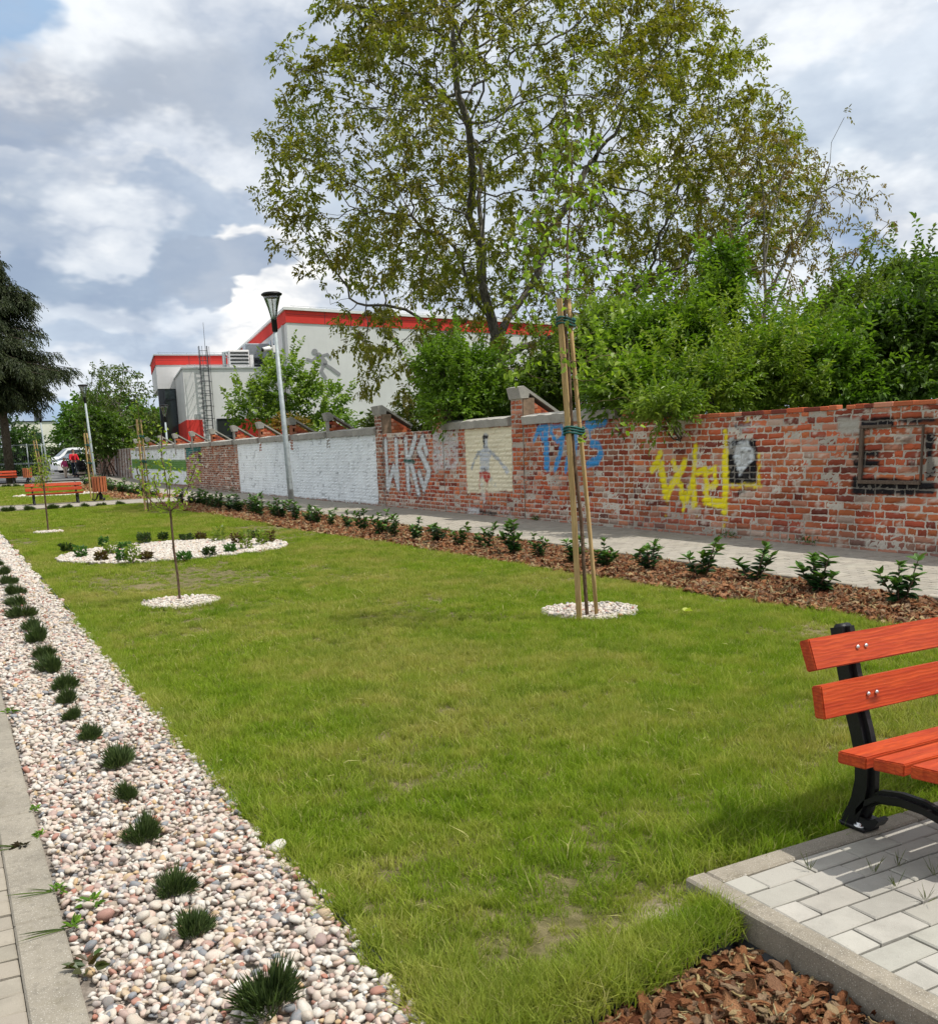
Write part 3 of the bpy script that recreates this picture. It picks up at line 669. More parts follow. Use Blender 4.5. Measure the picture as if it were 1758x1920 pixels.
def build_grass():
    rng = np.random.default_rng(21); protos = []
    for i in range(6): protos.append(grass_tufts(rng, 44, .032, .018, .042, .0028, .7))
    for i in range(6): protos.append(grass_tufts(rng, 44, .040, .025, .058, .0031, .8))
    for i in range(4): protos.append(grass_tufts(rng, 46, .055, .022, .048, .0042, .7))
    for i in range(4): protos.append(grass_tufts(rng, 46, .10, .025, .052, .0075, .7))
    for i in range(6): protos.append(grass_tufts(rng, 34, .040, .04, .085, .0036, 1.1))
    for i in range(3):
        v, q, c = grass_tufts(rng, 9, .05, .010, .018, .0028, 3.2); c[:, 1] = .99; protos.append((v, q, c))
    P = []; I = []; Sx = []; T = []; RR = []
    def zone(x0, x1, y0, y1, dens, fi, sc, dry=1.0):
        n = int((x1-x0)*(y1-y0)*dens); x = rng.uniform(x0, x1, n); y = rng.uniform(y0, y1, n)
        wob = .03*np.sin(x*9+y*7)+.02*np.sin(y*23)
        ok = (x < mulch_l(y)-.02+wob) & ~in_circ(x, y, .0+0*x) & ~in_poly(x, y, BED) & ~((x > PADX-.015) & (y < PADY+.01))
        if y0 < XP1[0]: ok &= (x > .90+.02*np.sin(y*5)+.012*np.sin(y*17))
        k = fbm(x*.55+3, y*.55, 5); k2 = fbm(x*2.2, y*2.2, 9); thin = sstep(.42, .72, k)*.55+sstep(.5, .75, k2)*.3
        bare = np.hypot((x-1.77)*.8, (y-2.055)*1.7); thin = np.maximum(thin, 1.1-sstep(.02, .20, bare+.14*(k2-.5)*2))
        b2 = np.abs(y-(PADY+.05)); thin = np.where((x > PADX) & (y < PADY+.16), np.maximum(thin, .45), thin)
        ok &= rng.random(n) > thin*dry
        x, y, k, k2 = x[ok], y[ok], k[ok], k2[ok]; n = len(x)
        s = sc*rng.uniform(.7, 1.3, n)*(1.1-.5*sstep(.45, .7, k))
        if y0 < 6:
            edge = np.exp(-np.abs(x-.93)/.12)+np.exp(-np.abs(x-6)/.2); s *= 1+.25*edge
            near = sstep(3.0, 2.0, y)*sstep(.45, .6, k2+.1); s *= 1+.35*near
        P.append(np.stack([x, y, hz(y)-.004], 1)); I.append(rng.choice(fi, n)); Sx.append(np.stack([s*rng.uniform(.9, 1.2, n), s*rng.uniform(.9, 1.2, n), s*rng.uniform(.75, 1.15, n)], 1))
        T.append(np.clip(rng.normal(.5, .25, n)+(k2-.5)*.6, 0, 1)); RR.append(np.stack([rng.normal(0, .14, n), rng.normal(0, .14, n), rng.uniform(0, 6.283, n)], 1))
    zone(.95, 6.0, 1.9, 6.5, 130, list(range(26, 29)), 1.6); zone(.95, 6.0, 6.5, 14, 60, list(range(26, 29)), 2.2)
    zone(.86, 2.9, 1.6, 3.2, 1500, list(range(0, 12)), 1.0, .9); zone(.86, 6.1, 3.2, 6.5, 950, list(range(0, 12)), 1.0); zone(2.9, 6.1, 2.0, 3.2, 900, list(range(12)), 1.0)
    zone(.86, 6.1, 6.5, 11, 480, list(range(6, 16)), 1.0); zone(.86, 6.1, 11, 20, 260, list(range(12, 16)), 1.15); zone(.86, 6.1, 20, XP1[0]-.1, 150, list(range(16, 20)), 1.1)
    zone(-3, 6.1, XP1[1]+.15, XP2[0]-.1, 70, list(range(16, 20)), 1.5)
    # longer tussocks: along the pebble strip, beside the pad corner and under the bench
    def tus(cx, cy, rx, ry, n, s):
        x = rng.normal(cx, rx, n); y = rng.normal(cy, ry, n); ok = ~((x > PADX-.01) & (y < PADY+.01)) & ~in_poly(x, y, BED) & (x > .88); x, y = x[ok], y[ok]; n = len(x)
        P.append(np.stack([x, y, 0*x-.004], 1)); I.append(rng.integers(20, 26, n)); q = s*rng.uniform(.7, 1.3, n); Sx.append(np.stack([q*.9, q*.9, q], 1)); T.append(rng.uniform(0, .5, n)); RR.append(np.stack([rng.normal(0, .25, n), rng.normal(0, .25, n), rng.uniform(0, 6.28, n)], 1))
    tus(1.68, 1.95, .10, .03, 130, 1.0); tus(1.845, 1.98, .015, .05, 40, 1.1); tus(1.25, 1.88, .22, .05, 420, 1.1); tus(2.95, 2.42, .45, .09, 420, 1.35); tus(2.2, 2.32, .25, .06, 120, 1.1); tus(1.0, 1.9, .05, .15, 200, 1.2)
    for px, py, a, b, m in ((1185, 1345, .16, .07, 260), (530, 1098, .25, .12, 200), (500, 1290, .12, .05, 90), (430, 1148, .3, .08, 150), (1010, 1190, .4, .12, 120), (640, 960, .6, .2, 160)):
        q = gp(px, py, 0); tus(q[0], q[1], a, b, m, .62); T[-1][:] = 0
    for y in np.arange(1.8, 9, .1): tus(.925, y, .018, .06, 9, 1.05)
    for cx, cy, rx, ry in CIRC[:2]:
        for a in np.linspace(0, 6.28, 40): tus(cx+(rx+.02)*math.cos(a), cy+(ry+.02)*math.sin(a), .015, .015, 3, .9)
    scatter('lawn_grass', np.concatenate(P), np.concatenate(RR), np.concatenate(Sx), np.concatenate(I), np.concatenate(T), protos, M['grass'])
    print('tufts', sum(len(p) for p in P))
build_grass()

# ------------------------------------------------------------------ pebbles and bark
def ico(sub=2):
    import bmesh
    bm = bmesh.new(); bmesh.ops.create_icosphere(bm, subdivisions=sub, radius=1.0); V = np.array([v.co[:] for v in bm.verts]); F = np.array([[v.index for v in f.verts] for f in bm.faces]); bm.free(); return V, F
ICO_V, ICO_F = ico(2)
def build_pebbles():
    rng = np.random.default_rng(5); protos = []
    for i in range(16):
        V = ICO_V.copy(); 
        for k in range(11):  # facet it softly with planes, like tumbled stone
            d = unit(rng.normal(0, 1, 3)); h = rng.uniform(.55, .86); s = V@d; V = np.where((s > h)[:, None], V-(s-h)[:, None]*d*.8, V)
        V += .05*np.sin(V@rng.normal(0, 2.5, (3, 3))+rng.uniform(0, 6, 3)); V *= np.array([1, rng.uniform(.60, .90), rng.uniform(.45, .70)]); protos.append((V, ICO_F, None))
    P = []; S = []; T = []; R = []
    def fill(x0, x1, y0, y1, n, z, smin, smax, mask=None, white=0.0, zj=.006):
        x = rng.uniform(x0, x1, n); y = rng.uniform(y0, y1, n)
        if mask is not None: k = mask(x, y); x, y = x[k], y[k]
        m = len(x); s = np.clip(rng.lognormal(math.log((smin+smax)/2), .26, m), smin, smax*1.5)
        P.append(np.stack([x, y, hz(y)+z+rng.uniform(-zj, zj, m)], 1)); S.append(np.stack([s, s, s], 1)); t = rng.random(m); t = np.where(rng.random(m) < white, t*.45, t); T.append(t); R.append(np.stack([rng.normal(0, .35, m), rng.normal(0, .35, m), rng.uniform(0, 6.28, m)], 1))
    inx = lambda x, y: (x > .178+.010*np.sin(y*13)) & (x < .895+.02*np.sin(y*5)+.015*np.sin(y*19)) & ~((x < .215) & (rng.random(len(x)) < .3))
    for z, nn in ((.006, 1700), (.017, 1700), (.026, 700)):
        fill(.14, .94, 1.4, 5.0, int(2.9*nn), z, .0105, .0185, inx); 
        fill(.14, .94, 5.0, 12.0, int(5.6*nn*.9), z, .0115, .0195, inx, .25); fill(.14, .94, 12, 31, int(15*nn*.4), z, .018, .03, inx, .45)
    fill(.2, .9, 1.4, 3.2, 60, .034, .022, .030, inx, .3)
    fill(.80, .97, 1.7, 9, 260, .016, .012, .018, None, .2)      # strays at the lawn edge
    for i, (cx, cy, rx, ry) in enumerate(CIRC):
        den = (1700, 1700, 1200, 900, 120)[i]; s = (.012, .013, .018, .019, .05)[i]
        def msk(x, y, cx=cx, cy=cy, rx=rx, ry=ry, i=i):
            u, v = x-cx, y-cy; return (u/rx)**2+(v/ry)**2 < .97*(1+.07*np.sin(3*np.arctan2(v, u)+i))
        for z in (.010, .022, .034): fill(cx-rx, cx+rx, cy-ry, cy+ry, int(4*rx*ry*den), z, s, s*1.6, msk, .7)
    n = sum(len(p) for p in P); print('pebbles', n)
    scatter('pebbles', np.concatenate(P), np.concatenate(R), np.concatenate(S), rng.integers(0, 16, n), np.concatenate(T), protos, M['pebble'])
build_pebbles()
def build_bark():
    rng = np.random.default_rng(6); protos = []
    for i in range(12):
        nx, ny = 6, 4; L = 1.0; W = rng.uniform(.25, .6) if i < 9 else rng.uniform(.10, .18); V = []
        for a in range(nx):
            f = a/(nx-1); w = W*(.35+.65*math.sin(math.pi*min(1, max(0, f*.9+.05)))**.5)*rng.uniform(.75, 1.1)
            for b in range(ny):
                g = b/(ny-1)-.5; V.append(((f-.5)*L+rng.normal(0, .03), g*w+rng.normal(0, .02), -(g*2)**2*W*.28*rng.uniform(.3, 1.4)+rng.normal(0, .02)+.12*math.sin(f*4+i)))
        V = np.array(V); top = V+[0, 0, rng.uniform(.05, .11)]; bot = V; n = nx*ny
        q = [(a*ny+b, a*ny+b+1, (a+1)*ny+b+1, (a+1)*ny+b) for a in range(nx-1) for b in range(ny-1)]; F = [t[::-1] for t in q]
        F = [tuple(reversed(t)) for t in q]+[tuple(k+n for k in t) for t in q]
        rim = [a*ny for a in range(nx)]+[(nx-1)*ny+b for b in range(1, ny)]+[a*ny+ny-1 for a in range(nx-2, -1, -1)]+[b for b in range(ny-2, 0, -1)]
        F += [(rim[k], rim[(k+1) % len(rim)], rim[(k+1) % len(rim)]+n, rim[k]+n) for k in range(len(rim))]
        protos.append((np.concatenate([bot, top]), np.array(F), None))
    P = []; S = []; T = []; R = []; I = []
    def fill(x0, x1, y0, y1, n, z, s0, s1, mask, zj=.008):
        x = rng.uniform(x0, x1, n); y = rng.uniform(y0, y1, n); k = mask(x, y); x, y = x[k], y[k]; m = len(x); s = rng.uniform(s0, s1, m)**1.0
        P.append(np.stack([x, y, hz(y)+z+rng.uniform(-zj, zj, m)], 1)); S.append(np.stack([s, s*rng.uniform(.7, 1.3, m), s*rng.uniform(.7, 1.2, m)], 1)); i = rng.integers(0, 12, m); I.append(i)
        t = rng.random(m)*.90; t = np.where(i >= 9, .86+rng.random(m)*.14, t); T.append(t); R.append(np.stack([rng.normal(0, .4, m), rng.normal(0, .4, m), rng.uniform(0, 6.28, m)], 1))
    bed = lambda x, y: in_poly(x, y, BED) & (x < 1.868) & (y < 1.885-.06*np.exp(-(1.88-x)/.10))
    for z, n in ((-.048, 1100), (-.036, 1200), (-.022, 750)): fill(.95, 1.88, 1.2, 1.95, int(n*1.3), z, .018, .068, bed)
    st = lambda x, y: (x > mulch_l(y)-.02+.03*np.sin(x*9+y*7)+rng.normal(0, .02, len(x))) & (x < mulch_r(y)-.005)
    for z in (.014, .030): fill(5.5, 7.5, 2.6, 12, 11000, z, .03, .095, st); fill(5.4, 7.5, 12, 30.6, 7500, z, .05, .12, st); fill(5.4, 7.5, XP1[1]+.1, 54, 2500, z, .1, .2, st)
    n = sum(len(p) for p in P); print('chips', n)
    scatter('bark_mulch', np.concatenate(P), np.concatenate(R), np.concatenate(S), np.concatenate(I), np.concatenate(T), protos, M['chip'])
build_bark()

# ------------------------------------------------------------------ the brick wall
def Zc(ox, oy, w, zw=1758.0):
    s = w/zw
    def f(x, y):
        q = onx(ox+x*s, oy+y*s, WALLX-.01); return (q[1], q[2])
    return f
Z4 = Zc(860, 720, 400); Z5 = Zc(560, 740, 340); Z6 = Zc(1100, 700, 658); Z7 = Zc(1400, 740, 358); ZF = Zc(120, 780, 340)
def seg_dist(px, py, pl):
    d = np.full(px.shape, 9.0)
    for (ax, ay), (bx, by) in zip(pl[:-1], pl[1:]):
        vx, vy = bx-ax, by-ay; t = np.clip(((px-ax)*vx+(py-ay)*vy)/(vx*vx+vy*vy+1e-9), 0, 1); d = np.minimum(d, np.hypot(px-ax-t*vx, py-ay-t*vy))
    return d
BLUE, YEL, WHT, GREY, BLK, RED, GRN = (.05, .28, .60), (.88, .76, .02), (.66, .70, .72), (.09, .10, .11), (.010, .011, .014), (.45, .06, .05), (.11, .25, .055)
PALE = (.86, .91, .93); CREAM = (.78, .72, .53)
def paint_layers():
    L = []
    def st(f, pts, w, c, a=1.0): L.append(('s', [f(*q) for q in pts], w/2, c, a))
    def pg(f, pts, c, a=1.0, soft=.012): L.append(('p', [f(*q) for q in pts], soft, c, a))
    def rc(y0, y1, z0, z1, c, a=1.0): L.append(('p', [(y0, z0), (y1, z0), (y1, z1), (y0, z1)], .012, c, a))
    # whitewashed panels and the green stripe
    rc(22.53, 35.34, .07, 1.80, PALE, 1.25); rc(44.05, 57.9, .18, 1.86, PALE, 1.2)
    pg(ZF, [(655, 418), (1178, 425), (1190, 538), (660, 505)], GRN, 1.3)
    # WKS lettering with grey outline
    W = [[(838, 455), (862, 905), (918, 700), (962, 905), (940, 450)], [(1035, 440), (1060, 905)], [(1128, 415), (1060, 640), (1095, 700), (1160, 950)], [(1235, 560), (1200, 420), (1160, 530), (1262, 740), (1215, 905), (1165, 765)]]
    for pts in W: st(Z5, pts, .30, GREY, .75)
    for pts in W: st(Z5, pts, .17, WHT, 1.05)
    st(Z5, [(1020, 638), (1115, 655)], .10, (.02, .09, .07), 1.1)
    pg(Z5, [(1300, 355), (1536, 350), (1540, 715), (1440, 722), (1345, 725), (1325, 770), (1298, 700)], WHT, .8, .02)
    pg(Z5, [(1450, 620), (1500, 618), (1500, 660), (1452, 662)], (.4, .12, .07), .9)
    for x in (750, 790): st(Z5, [(x, 420), (x+22, 1020)], .12, (.45, .42, .40), .45)
    for x in (1300, 1320, 1342): st(Z5, [(x, 790), (x+6, 930)], .03, GREY, .5)
    # cream panel with the painted runner
    pg(Z4, [(45, 372), (434, 348), (444, 880), (70, 900)], CREAM, 1.15, .02); pg(Z4, [(62, 880), (444, 870), (448, 950), (70, 985)], CREAM, .45, .04)
    pg(Z4, [(70, 1015), (170, 1020), (172, 1072), (72, 1066)], WHT, .8, .02); pg(Z4, [(315, 1030), (430, 1035), (432, 1100), (316, 1090)], WHT, .55, .03); pg(Z4, [(172, 1045), (312, 1050), (312, 1085), (172, 1075)], BLK, .9)
    SK = (.50, .54, .58)
    pg(Z4, [(165, 548), (205, 525), (240, 525), (270, 552), (250, 640), (250, 722), (172, 722), (175, 640)], SK, 1.0, .02)
    st(Z4, [(168, 560), (125, 625), (105, 700)], .075, (.30, .35, .40), .9); st(Z4, [(262, 560), (335, 635), (385, 705)], .095, (.38, .42, .47), .95); st(Z4, [(375, 690), (400, 725)], .11, SK, .9)
    st(Z4, [(218, 440), (218, 520)], .19, SK, 1.0); st(Z4, [(200, 442), (205, 495)], .085, BLK, 1.0); st(Z4, [(205, 430), (235, 432)], .07, BLK, 1.0); st(Z4, [(205, 520), (232, 522)], .045, GREY, .9); st(Z4, [(210, 545), (232, 548)], .04, GREY, .7)
    for x in (192, 208, 224): st(Z4, [(x, 695), (x+2, 735)], .032, BLK, .9)
    st(Z4, [(207, 700), (217, 712), (205, 733)], .028, BLK, .9)
    pg(Z4, [(165, 722), (255, 726), (258, 770), (235, 812), (215, 800), (190, 770), (172, 790)], RED, 1.05, .015); st(Z4, [(172, 800), (172, 860)], .06, RED, .7); st(Z4, [(230, 810), (225, 940)], .09, RED, .75)
    st(Z4, [(190, 770), (190, 870), (208, 965)], .11, (.62, .62, .60), .85); st(Z4, [(262, 790), (300, 840), (270, 850)], .12, (.40, .45, .45), .7); st(Z4, [(262, 850), (345, 885)], .10, (.45, .44, .38), .5)
    # blue numerals
    for pts, w in (([(618, 462), (655, 372), (690, 458)], .085), ([(655, 372), (722, 362)], .12), ([(712, 372), (724, 688)], .155), ([(752, 352), (842, 345), (862, 420), (810, 478), (752, 405), (760, 360)], .075), ([(858, 430), (836, 560), (790, 700)], .12), ([(880, 718), (892, 610), (960, 420), (1002, 312)], .09), ([(962, 400), (950, 615)], .10), ([(1062, 328), (1196, 308)], .15), ([(1066, 360), (1092, 358)], .09), ([(1075, 380), (1082, 470)], .04), ([(1095, 492), (1145, 502), (1168, 570), (1135, 640), (1068, 655)], .13)):
        st(Z4, pts, w*1.1, BLUE, 1.08)
    st(Z4, [(1085, 640), (1135, 625)], .12, BLUE, .9)
    # yellow lettering
    for pts, w in (([(325, 485), (350, 440), (368, 400)], .10), ([(345, 470), (378, 450)], .09), ([(372, 480), (400, 620)], .13), ([(400, 610), (490, 445)], .11), ([(432, 448), (440, 475)], .10), ([(455, 545), (472, 560), (476, 625)], .10), ([(500, 600), (480, 640)], .09), ([(540, 368), (536, 500), (498, 640)], .075), ([(532, 520), (534, 660)], .10), ([(556, 500), (592, 482), (596, 640)], .09), ([(596, 500), (640, 478), (646, 560), (604, 570)], .08), ([(592, 640), (690, 655)], .12), ([(692, 400), (690, 690)], .11), ([(480, 640), (484, 690)], .06)): st(Z6, pts, w*1.12, YEL, 1.1)
    for pts, w, a in (([(400, 640), (395, 712)], .09, .55), ([(400, 705), (560, 705)], .06, .35), ([(548, 650), (548, 710)], .06, .6), ([(690, 690), (688, 772)], .11, .55), ([(692, 292), (692, 420)], .075, .85), ([(718, 558), (862, 562)], .09, .75), ([(860, 400), (860, 560)], .05, .8), ([(800, 228), (880, 226)], .09, .6), ([(720, 240), (780, 238)], .06, .35), ([(872, 400), (905, 398)], .06, .4)): st(Z6, pts, w, YEL, a)
    # small black and white painted portrait block
    pg(Z6, [(706, 322), (850, 330), (850, 548), (706, 548)], BLK, 1.1); pg(Z6, [(706, 322), (742, 322), (735, 385), (708, 392)], WHT, .75); pg(Z6, [(758, 335), (806, 335), (812, 362), (836, 380), (832, 440), (800, 470), (768, 515), (748, 470), (730, 425), (742, 365)], WHT, .95)
    st(Z6, [(768, 392), (784, 390)], .03, BLK, .9); st(Z6, [(806, 390), (820, 392)], .03, BLK, .9); st(Z6, [(794, 395), (792, 420), (800, 422)], .022, GREY, .8); st(Z6, [(780, 438), (808, 437)], .028, BLK, .8); st(Z6, [(742, 345), (770, 340), (812, 348), (835, 370)], .07, BLK, .8); pg(Z6, [(708, 255), (860, 250), (860, 290), (708, 290)], (.42, .46, .50), .7, .02); pg(Z6, [(735, 258), (775, 255), (770, 320), (730, 320)], BLK, .7, .03); pg(Z6, [(752, 582), (792, 582), (792, 606), (752, 606)], BLK, .85, .02)
    # charred black round the old frame
    for q in ([(1042, 225), (1355, 205), (1355, 262), (1340, 290), (1060, 315), (1042, 300)], [(1375, 225), (1600, 205), (1750, 200), (1750, 240), (1560, 262), (1380, 258)], [(970, 518), (1210, 515), (1205, 582), (972, 580)], [(972, 598), (1222, 602), (1215, 662), (975, 662)], [(1640, 350), (1725, 350), (1720, 500), (1720, 760), (1640, 780)], [(962, 750), (1060, 755), (1640, 790), (1740, 820), (1735, 925), (962, 922)], [(1030, 320), (1075, 320), (1075, 780), (1025, 780)]): pg(Z7, q, BLK, 1.1, .012)
    for q in ([(1100, 380), (1640, 370), (1640, 430), (1100, 440)], [(1440, 600), (1620, 600), (1620, 680), (1500, 690)], [(1220, 440), (1640, 440), (1640, 500), (1400, 500)]): pg(Z7, q, BLK, .62, .04)
    pg(Z7, [(820, 215), (1035, 210), (1035, 360), (850, 365)], (.40, .385, .34), 1.0, .02); pg(Z7, [(560, 370), (720, 380), (715, 440), (560, 440)], (.42, .40, .36), .6, .03)
    # far end
    pg(ZF, [(1172, 300), (1325, 295), (1325, 338), (1250, 350), (1205, 390), (1190, 450)], (.02, .16, .15), 1.0, .03); pg(ZF, [(1295, 330), (1325, 330), (1330, 460), (1300, 470)], BLK, .85, .03); st(ZF, [(1210, 400), (1215, 500)], .35, (.45, .48, .48), .5); st(ZF, [(1255, 370), (1260, 470)], .3, (.4, .43, .43), .5)
    for x in (1395, 1420, 1450): st(ZF, [(x, 300), (x+32, 690)], .16, (.50, .42, .28), .5)
    st(ZF, [(1505, 440), (1515, 500)], .35, GREY, .7)
    for i, x in enumerate(range(490, 636, 13)):
        c = ((.6, .62, .64), BLK, (.5, .5, .5), (.15, .13, .12))[i % 4]; st(ZF, [(x, 335+5*(i % 3)), (x+14, 560+10*(i % 4))], .45, c, .8)
    return L
PAINT = paint_layers()
def poly_sd(px, py, P):
    ins = in_poly(px, py, P); d = seg_dist(px, py, P+[P[0]]); return np.where(ins, d, -d)
def apply_paint(y, z, base, grain, mortar=0.0):
    """lay the painted areas over the masonry colour"""
    c = base.copy()
    jy = (fbm(y*9, z*9, 31, 3)-.5)*.05; jz = (fbm(y*9+7, z*9, 33, 3)-.5)*.05; py, pz = y+jy, z+jz
    for kind, P, w, colr, a in PAINT:
        ys = [q[0] for q in P]; zs = [q[1] for q in P]; pad = .35
        m = (y > min(ys)-pad) & (y < max(ys)+pad) & (z > min(zs)-pad) & (z < max(zs)+pad)
        if not m.any(): continue
        if kind == 's': f = sstep(w+.012, w-.018, seg_dist(py[m], pz[m], P))
        else: f = sstep(-w, w, poly_sd(py[m], pz[m], P))
        wear = sstep(1.25-a, 1.45-a, grain[m]+.15) if a < 1.15 else sstep(-.05, .12, grain[m])
        k = np.clip(f*np.clip(wear, 0, 1)*min(a, 1.0)*(1-mortar*(.35 if a < 1.15 else .08)), 0, 1)[:, None]
        c[m] = c[m]*(1-k)+np.array(colr)*(.90+.14*vnoise(y[m]*3, z[m]*3, 3)[:, None])*k
    return c
def m_masonry():
    t = NT('masonry'); a = t.attr('Col').outputs['Color']; n1 = t.noise(55, 5, .65); n2 = t.noise(9, 4, .6); n3 = t.noise(160, 3, .6)
    c = t.mix(t.rng(n1, .3, .75, 0, .30), a, t.mix(.35, a, (.14, .10, .08))); c = t.mix(t.rng(n2, .5, .75, 0, .25), c, t.mix(.3, c, (.36, .33, .29))); c = t.mix(t.rng(n3, .6, .75, 0, .45), c, t.mix(.5, c, (.03, .025, .02)))
    return t.done(t.bsdf(c, .93, t.bump(t.math('ADD', n1, t.math('MULTIPLY', n3, .5)), .7, .008), .08))
M['masonry'] = m_masonry()
def brick_panel(y0, y1, z0, z1, x, rng, fine, brickset, mortar=(.62, .57, .49), flip=False):
    """bricks on the plane X=x facing -X (or +X); V,Q,col"""
    PZ = .0865; PYb = .272; V = []; Q = []; C = []; n = 0; X0 = []; rows = int((z1-z0)/PZ+.5); sgn = 1 if flip else -1
    for r in range(rows):
        za = z0+r*PZ; y = y0-(r % 2)*.136-rng.uniform(0, .03)
        while y < y1:
            L = PYb*(1 if rng.random() < .62 else .5)*rng.uniform(.93, 1.06); X0.append((max(y, y0), min(y+L, y1), za, min(za+PZ, z1))); y += L
    A = np.array([q for q in X0 if q[1]-q[0] > .04]); m = len(A); g = .0085
    ya, yb, za, zb = A[:, 0]+g, A[:, 1]-g, A[:, 2]+g, A[:, 3]-g
    nu, nv = (9, 4) if fine else (3, 3); u = np.linspace(0, 1, nu); v = np.linspace(0, 1, nv); U, Vv = np.meshgrid(u, v); U = U.ravel(); Vv = Vv.ravel()
    jit = lambda s: rng.normal(0, s, (m, 1))
    yy = ya[:, None]+jit(.003)+(yb-ya)[:, None]*U; zz = za[:, None]+jit(.003)+(zb-za)[:, None]*Vv+(rng.normal(0, .006, (m, 1))*(U-.5))
    edge = np.minimum(np.minimum(U, 1-U)*(yb-ya)[:, None], (np.minimum(Vv, 1-Vv))*(zb-za)[:, None]); e = edge < 1e-6
    yy = yy+np.where(e, rng.normal(0, .0035, (m, nu*nv)), 0); zz = zz+np.where(e, rng.normal(0, .0035, (m, nu*nv)), 0)
    dep = np.abs(rng.normal(.010, .005, (m, 1))); spall = rng.random((m, 1)) < .06
    xx = x+sgn*np.where(spall, -.002, dep)*np.where(e, .15, 1.)+rng.normal(0, .0012, (m, nu*nv))
    cols, wts = brickset; k = rng.choice(len(cols), m, p=wts); bc = np.array(cols)[k]*(1+rng.normal(0, .14, (m, 1)))
    bc = bc[:, None]*np.ones((1, nu*nv, 1)); 
    yf, zf = yy.ravel(), zz.ravel(); st = fbm(yf*1.6, zf*1.6, 41); ef = fbm(yf*12, zf*14, 43)
    c = bc.reshape(-1, 3); c = c*(1-.35*sstep(.5, .75, st)[:, None]); k2 = (sstep(.63, .76, ef)*.7)[:, None]; c = c*(1-k2)+np.array([.60, .54, .46])*k2
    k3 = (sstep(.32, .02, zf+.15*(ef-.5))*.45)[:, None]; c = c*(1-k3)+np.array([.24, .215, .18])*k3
    gr = fbm(yf*22, zf*30, 47, 3); c = apply_paint(yf, zf, np.clip(c, .01, .9), gr)
    Vb = np.stack([xx.ravel(), yf, zf], 1); base = np.arange(m)[:, None]*nu*nv
    Q = np.concatenate([base+np.array([[j*nu+i, j*nu+i+1, (j+1)*nu+i+1, (j+1)*nu+i]]) for j in range(nv-1) for i in range(nu-1)])
    if not flip: Q = Q[:, ::-1]
    # mortar sheet
    s = .024 if fine else .12; gy = np.arange(y0, y1+s, s).clip(y0, y1); gz = np.arange(z0, z1+s, s).clip(z0, z1); GY, GZ = np.meshgrid(gy, gz); a, b = GY.ravel(), GZ.ravel()
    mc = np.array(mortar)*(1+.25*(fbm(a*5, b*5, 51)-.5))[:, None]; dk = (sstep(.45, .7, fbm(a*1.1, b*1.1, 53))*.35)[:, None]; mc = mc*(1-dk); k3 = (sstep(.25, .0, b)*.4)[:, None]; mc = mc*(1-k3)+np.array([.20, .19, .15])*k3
    mc = apply_paint(a, b, mc, fbm(a*22, b*30, 47, 3), 1.0)
    if y0 > 20: 
        holes = sstep(.60, .68, fbm(a*6, b*9, 57, 3))[:, None]*.6; mc = mc*(1-holes)+np.array([.12, .14, .15])*holes
    Vm = np.stack([x+rng.normal(0, .0015 if fine else .0, len(a))+0*a, a, b], 1); w = len(gy)
    i, j = np.meshgrid(np.arange(w-1), np.arange(len(gz)-1)); i = i.ravel(); j = j.ravel(); Qm = np.stack([j*w+i, j*w+i+1, (j+1)*w+i+1, (j+1)*w+i], 1)
    if not flip: Qm = Qm[:, ::-1]
    return joinV([(Vb, Q, c), (Vm, Qm, np.clip(mc, .01, .9))])
NEARB = ([(.46, .110, .050), (.46, .135, .062), (.33, .072, .040), (.50, .22, .14), (.20, .052, .036), (.49, .15, .06), (.46, .33, .26)], [.27, .22, .16, .12, .09, .09, .05])
FARB = ([(.30, .115, .065), (.36, .15, .09), (.24, .085, .05), (.38, .20, .13), (.17, .07, .045)], [.3, .25, .2, .13, .12])
def slab(mb, pts, th=.05):
    """closed solid from 8 points"""
    mb.add(pts, [(0, 1, 2, 3), (7, 6, 5, 4), (0, 4, 5, 1), (1, 5, 6, 2), (2, 6, 7, 3), (3, 7, 4, 0)])
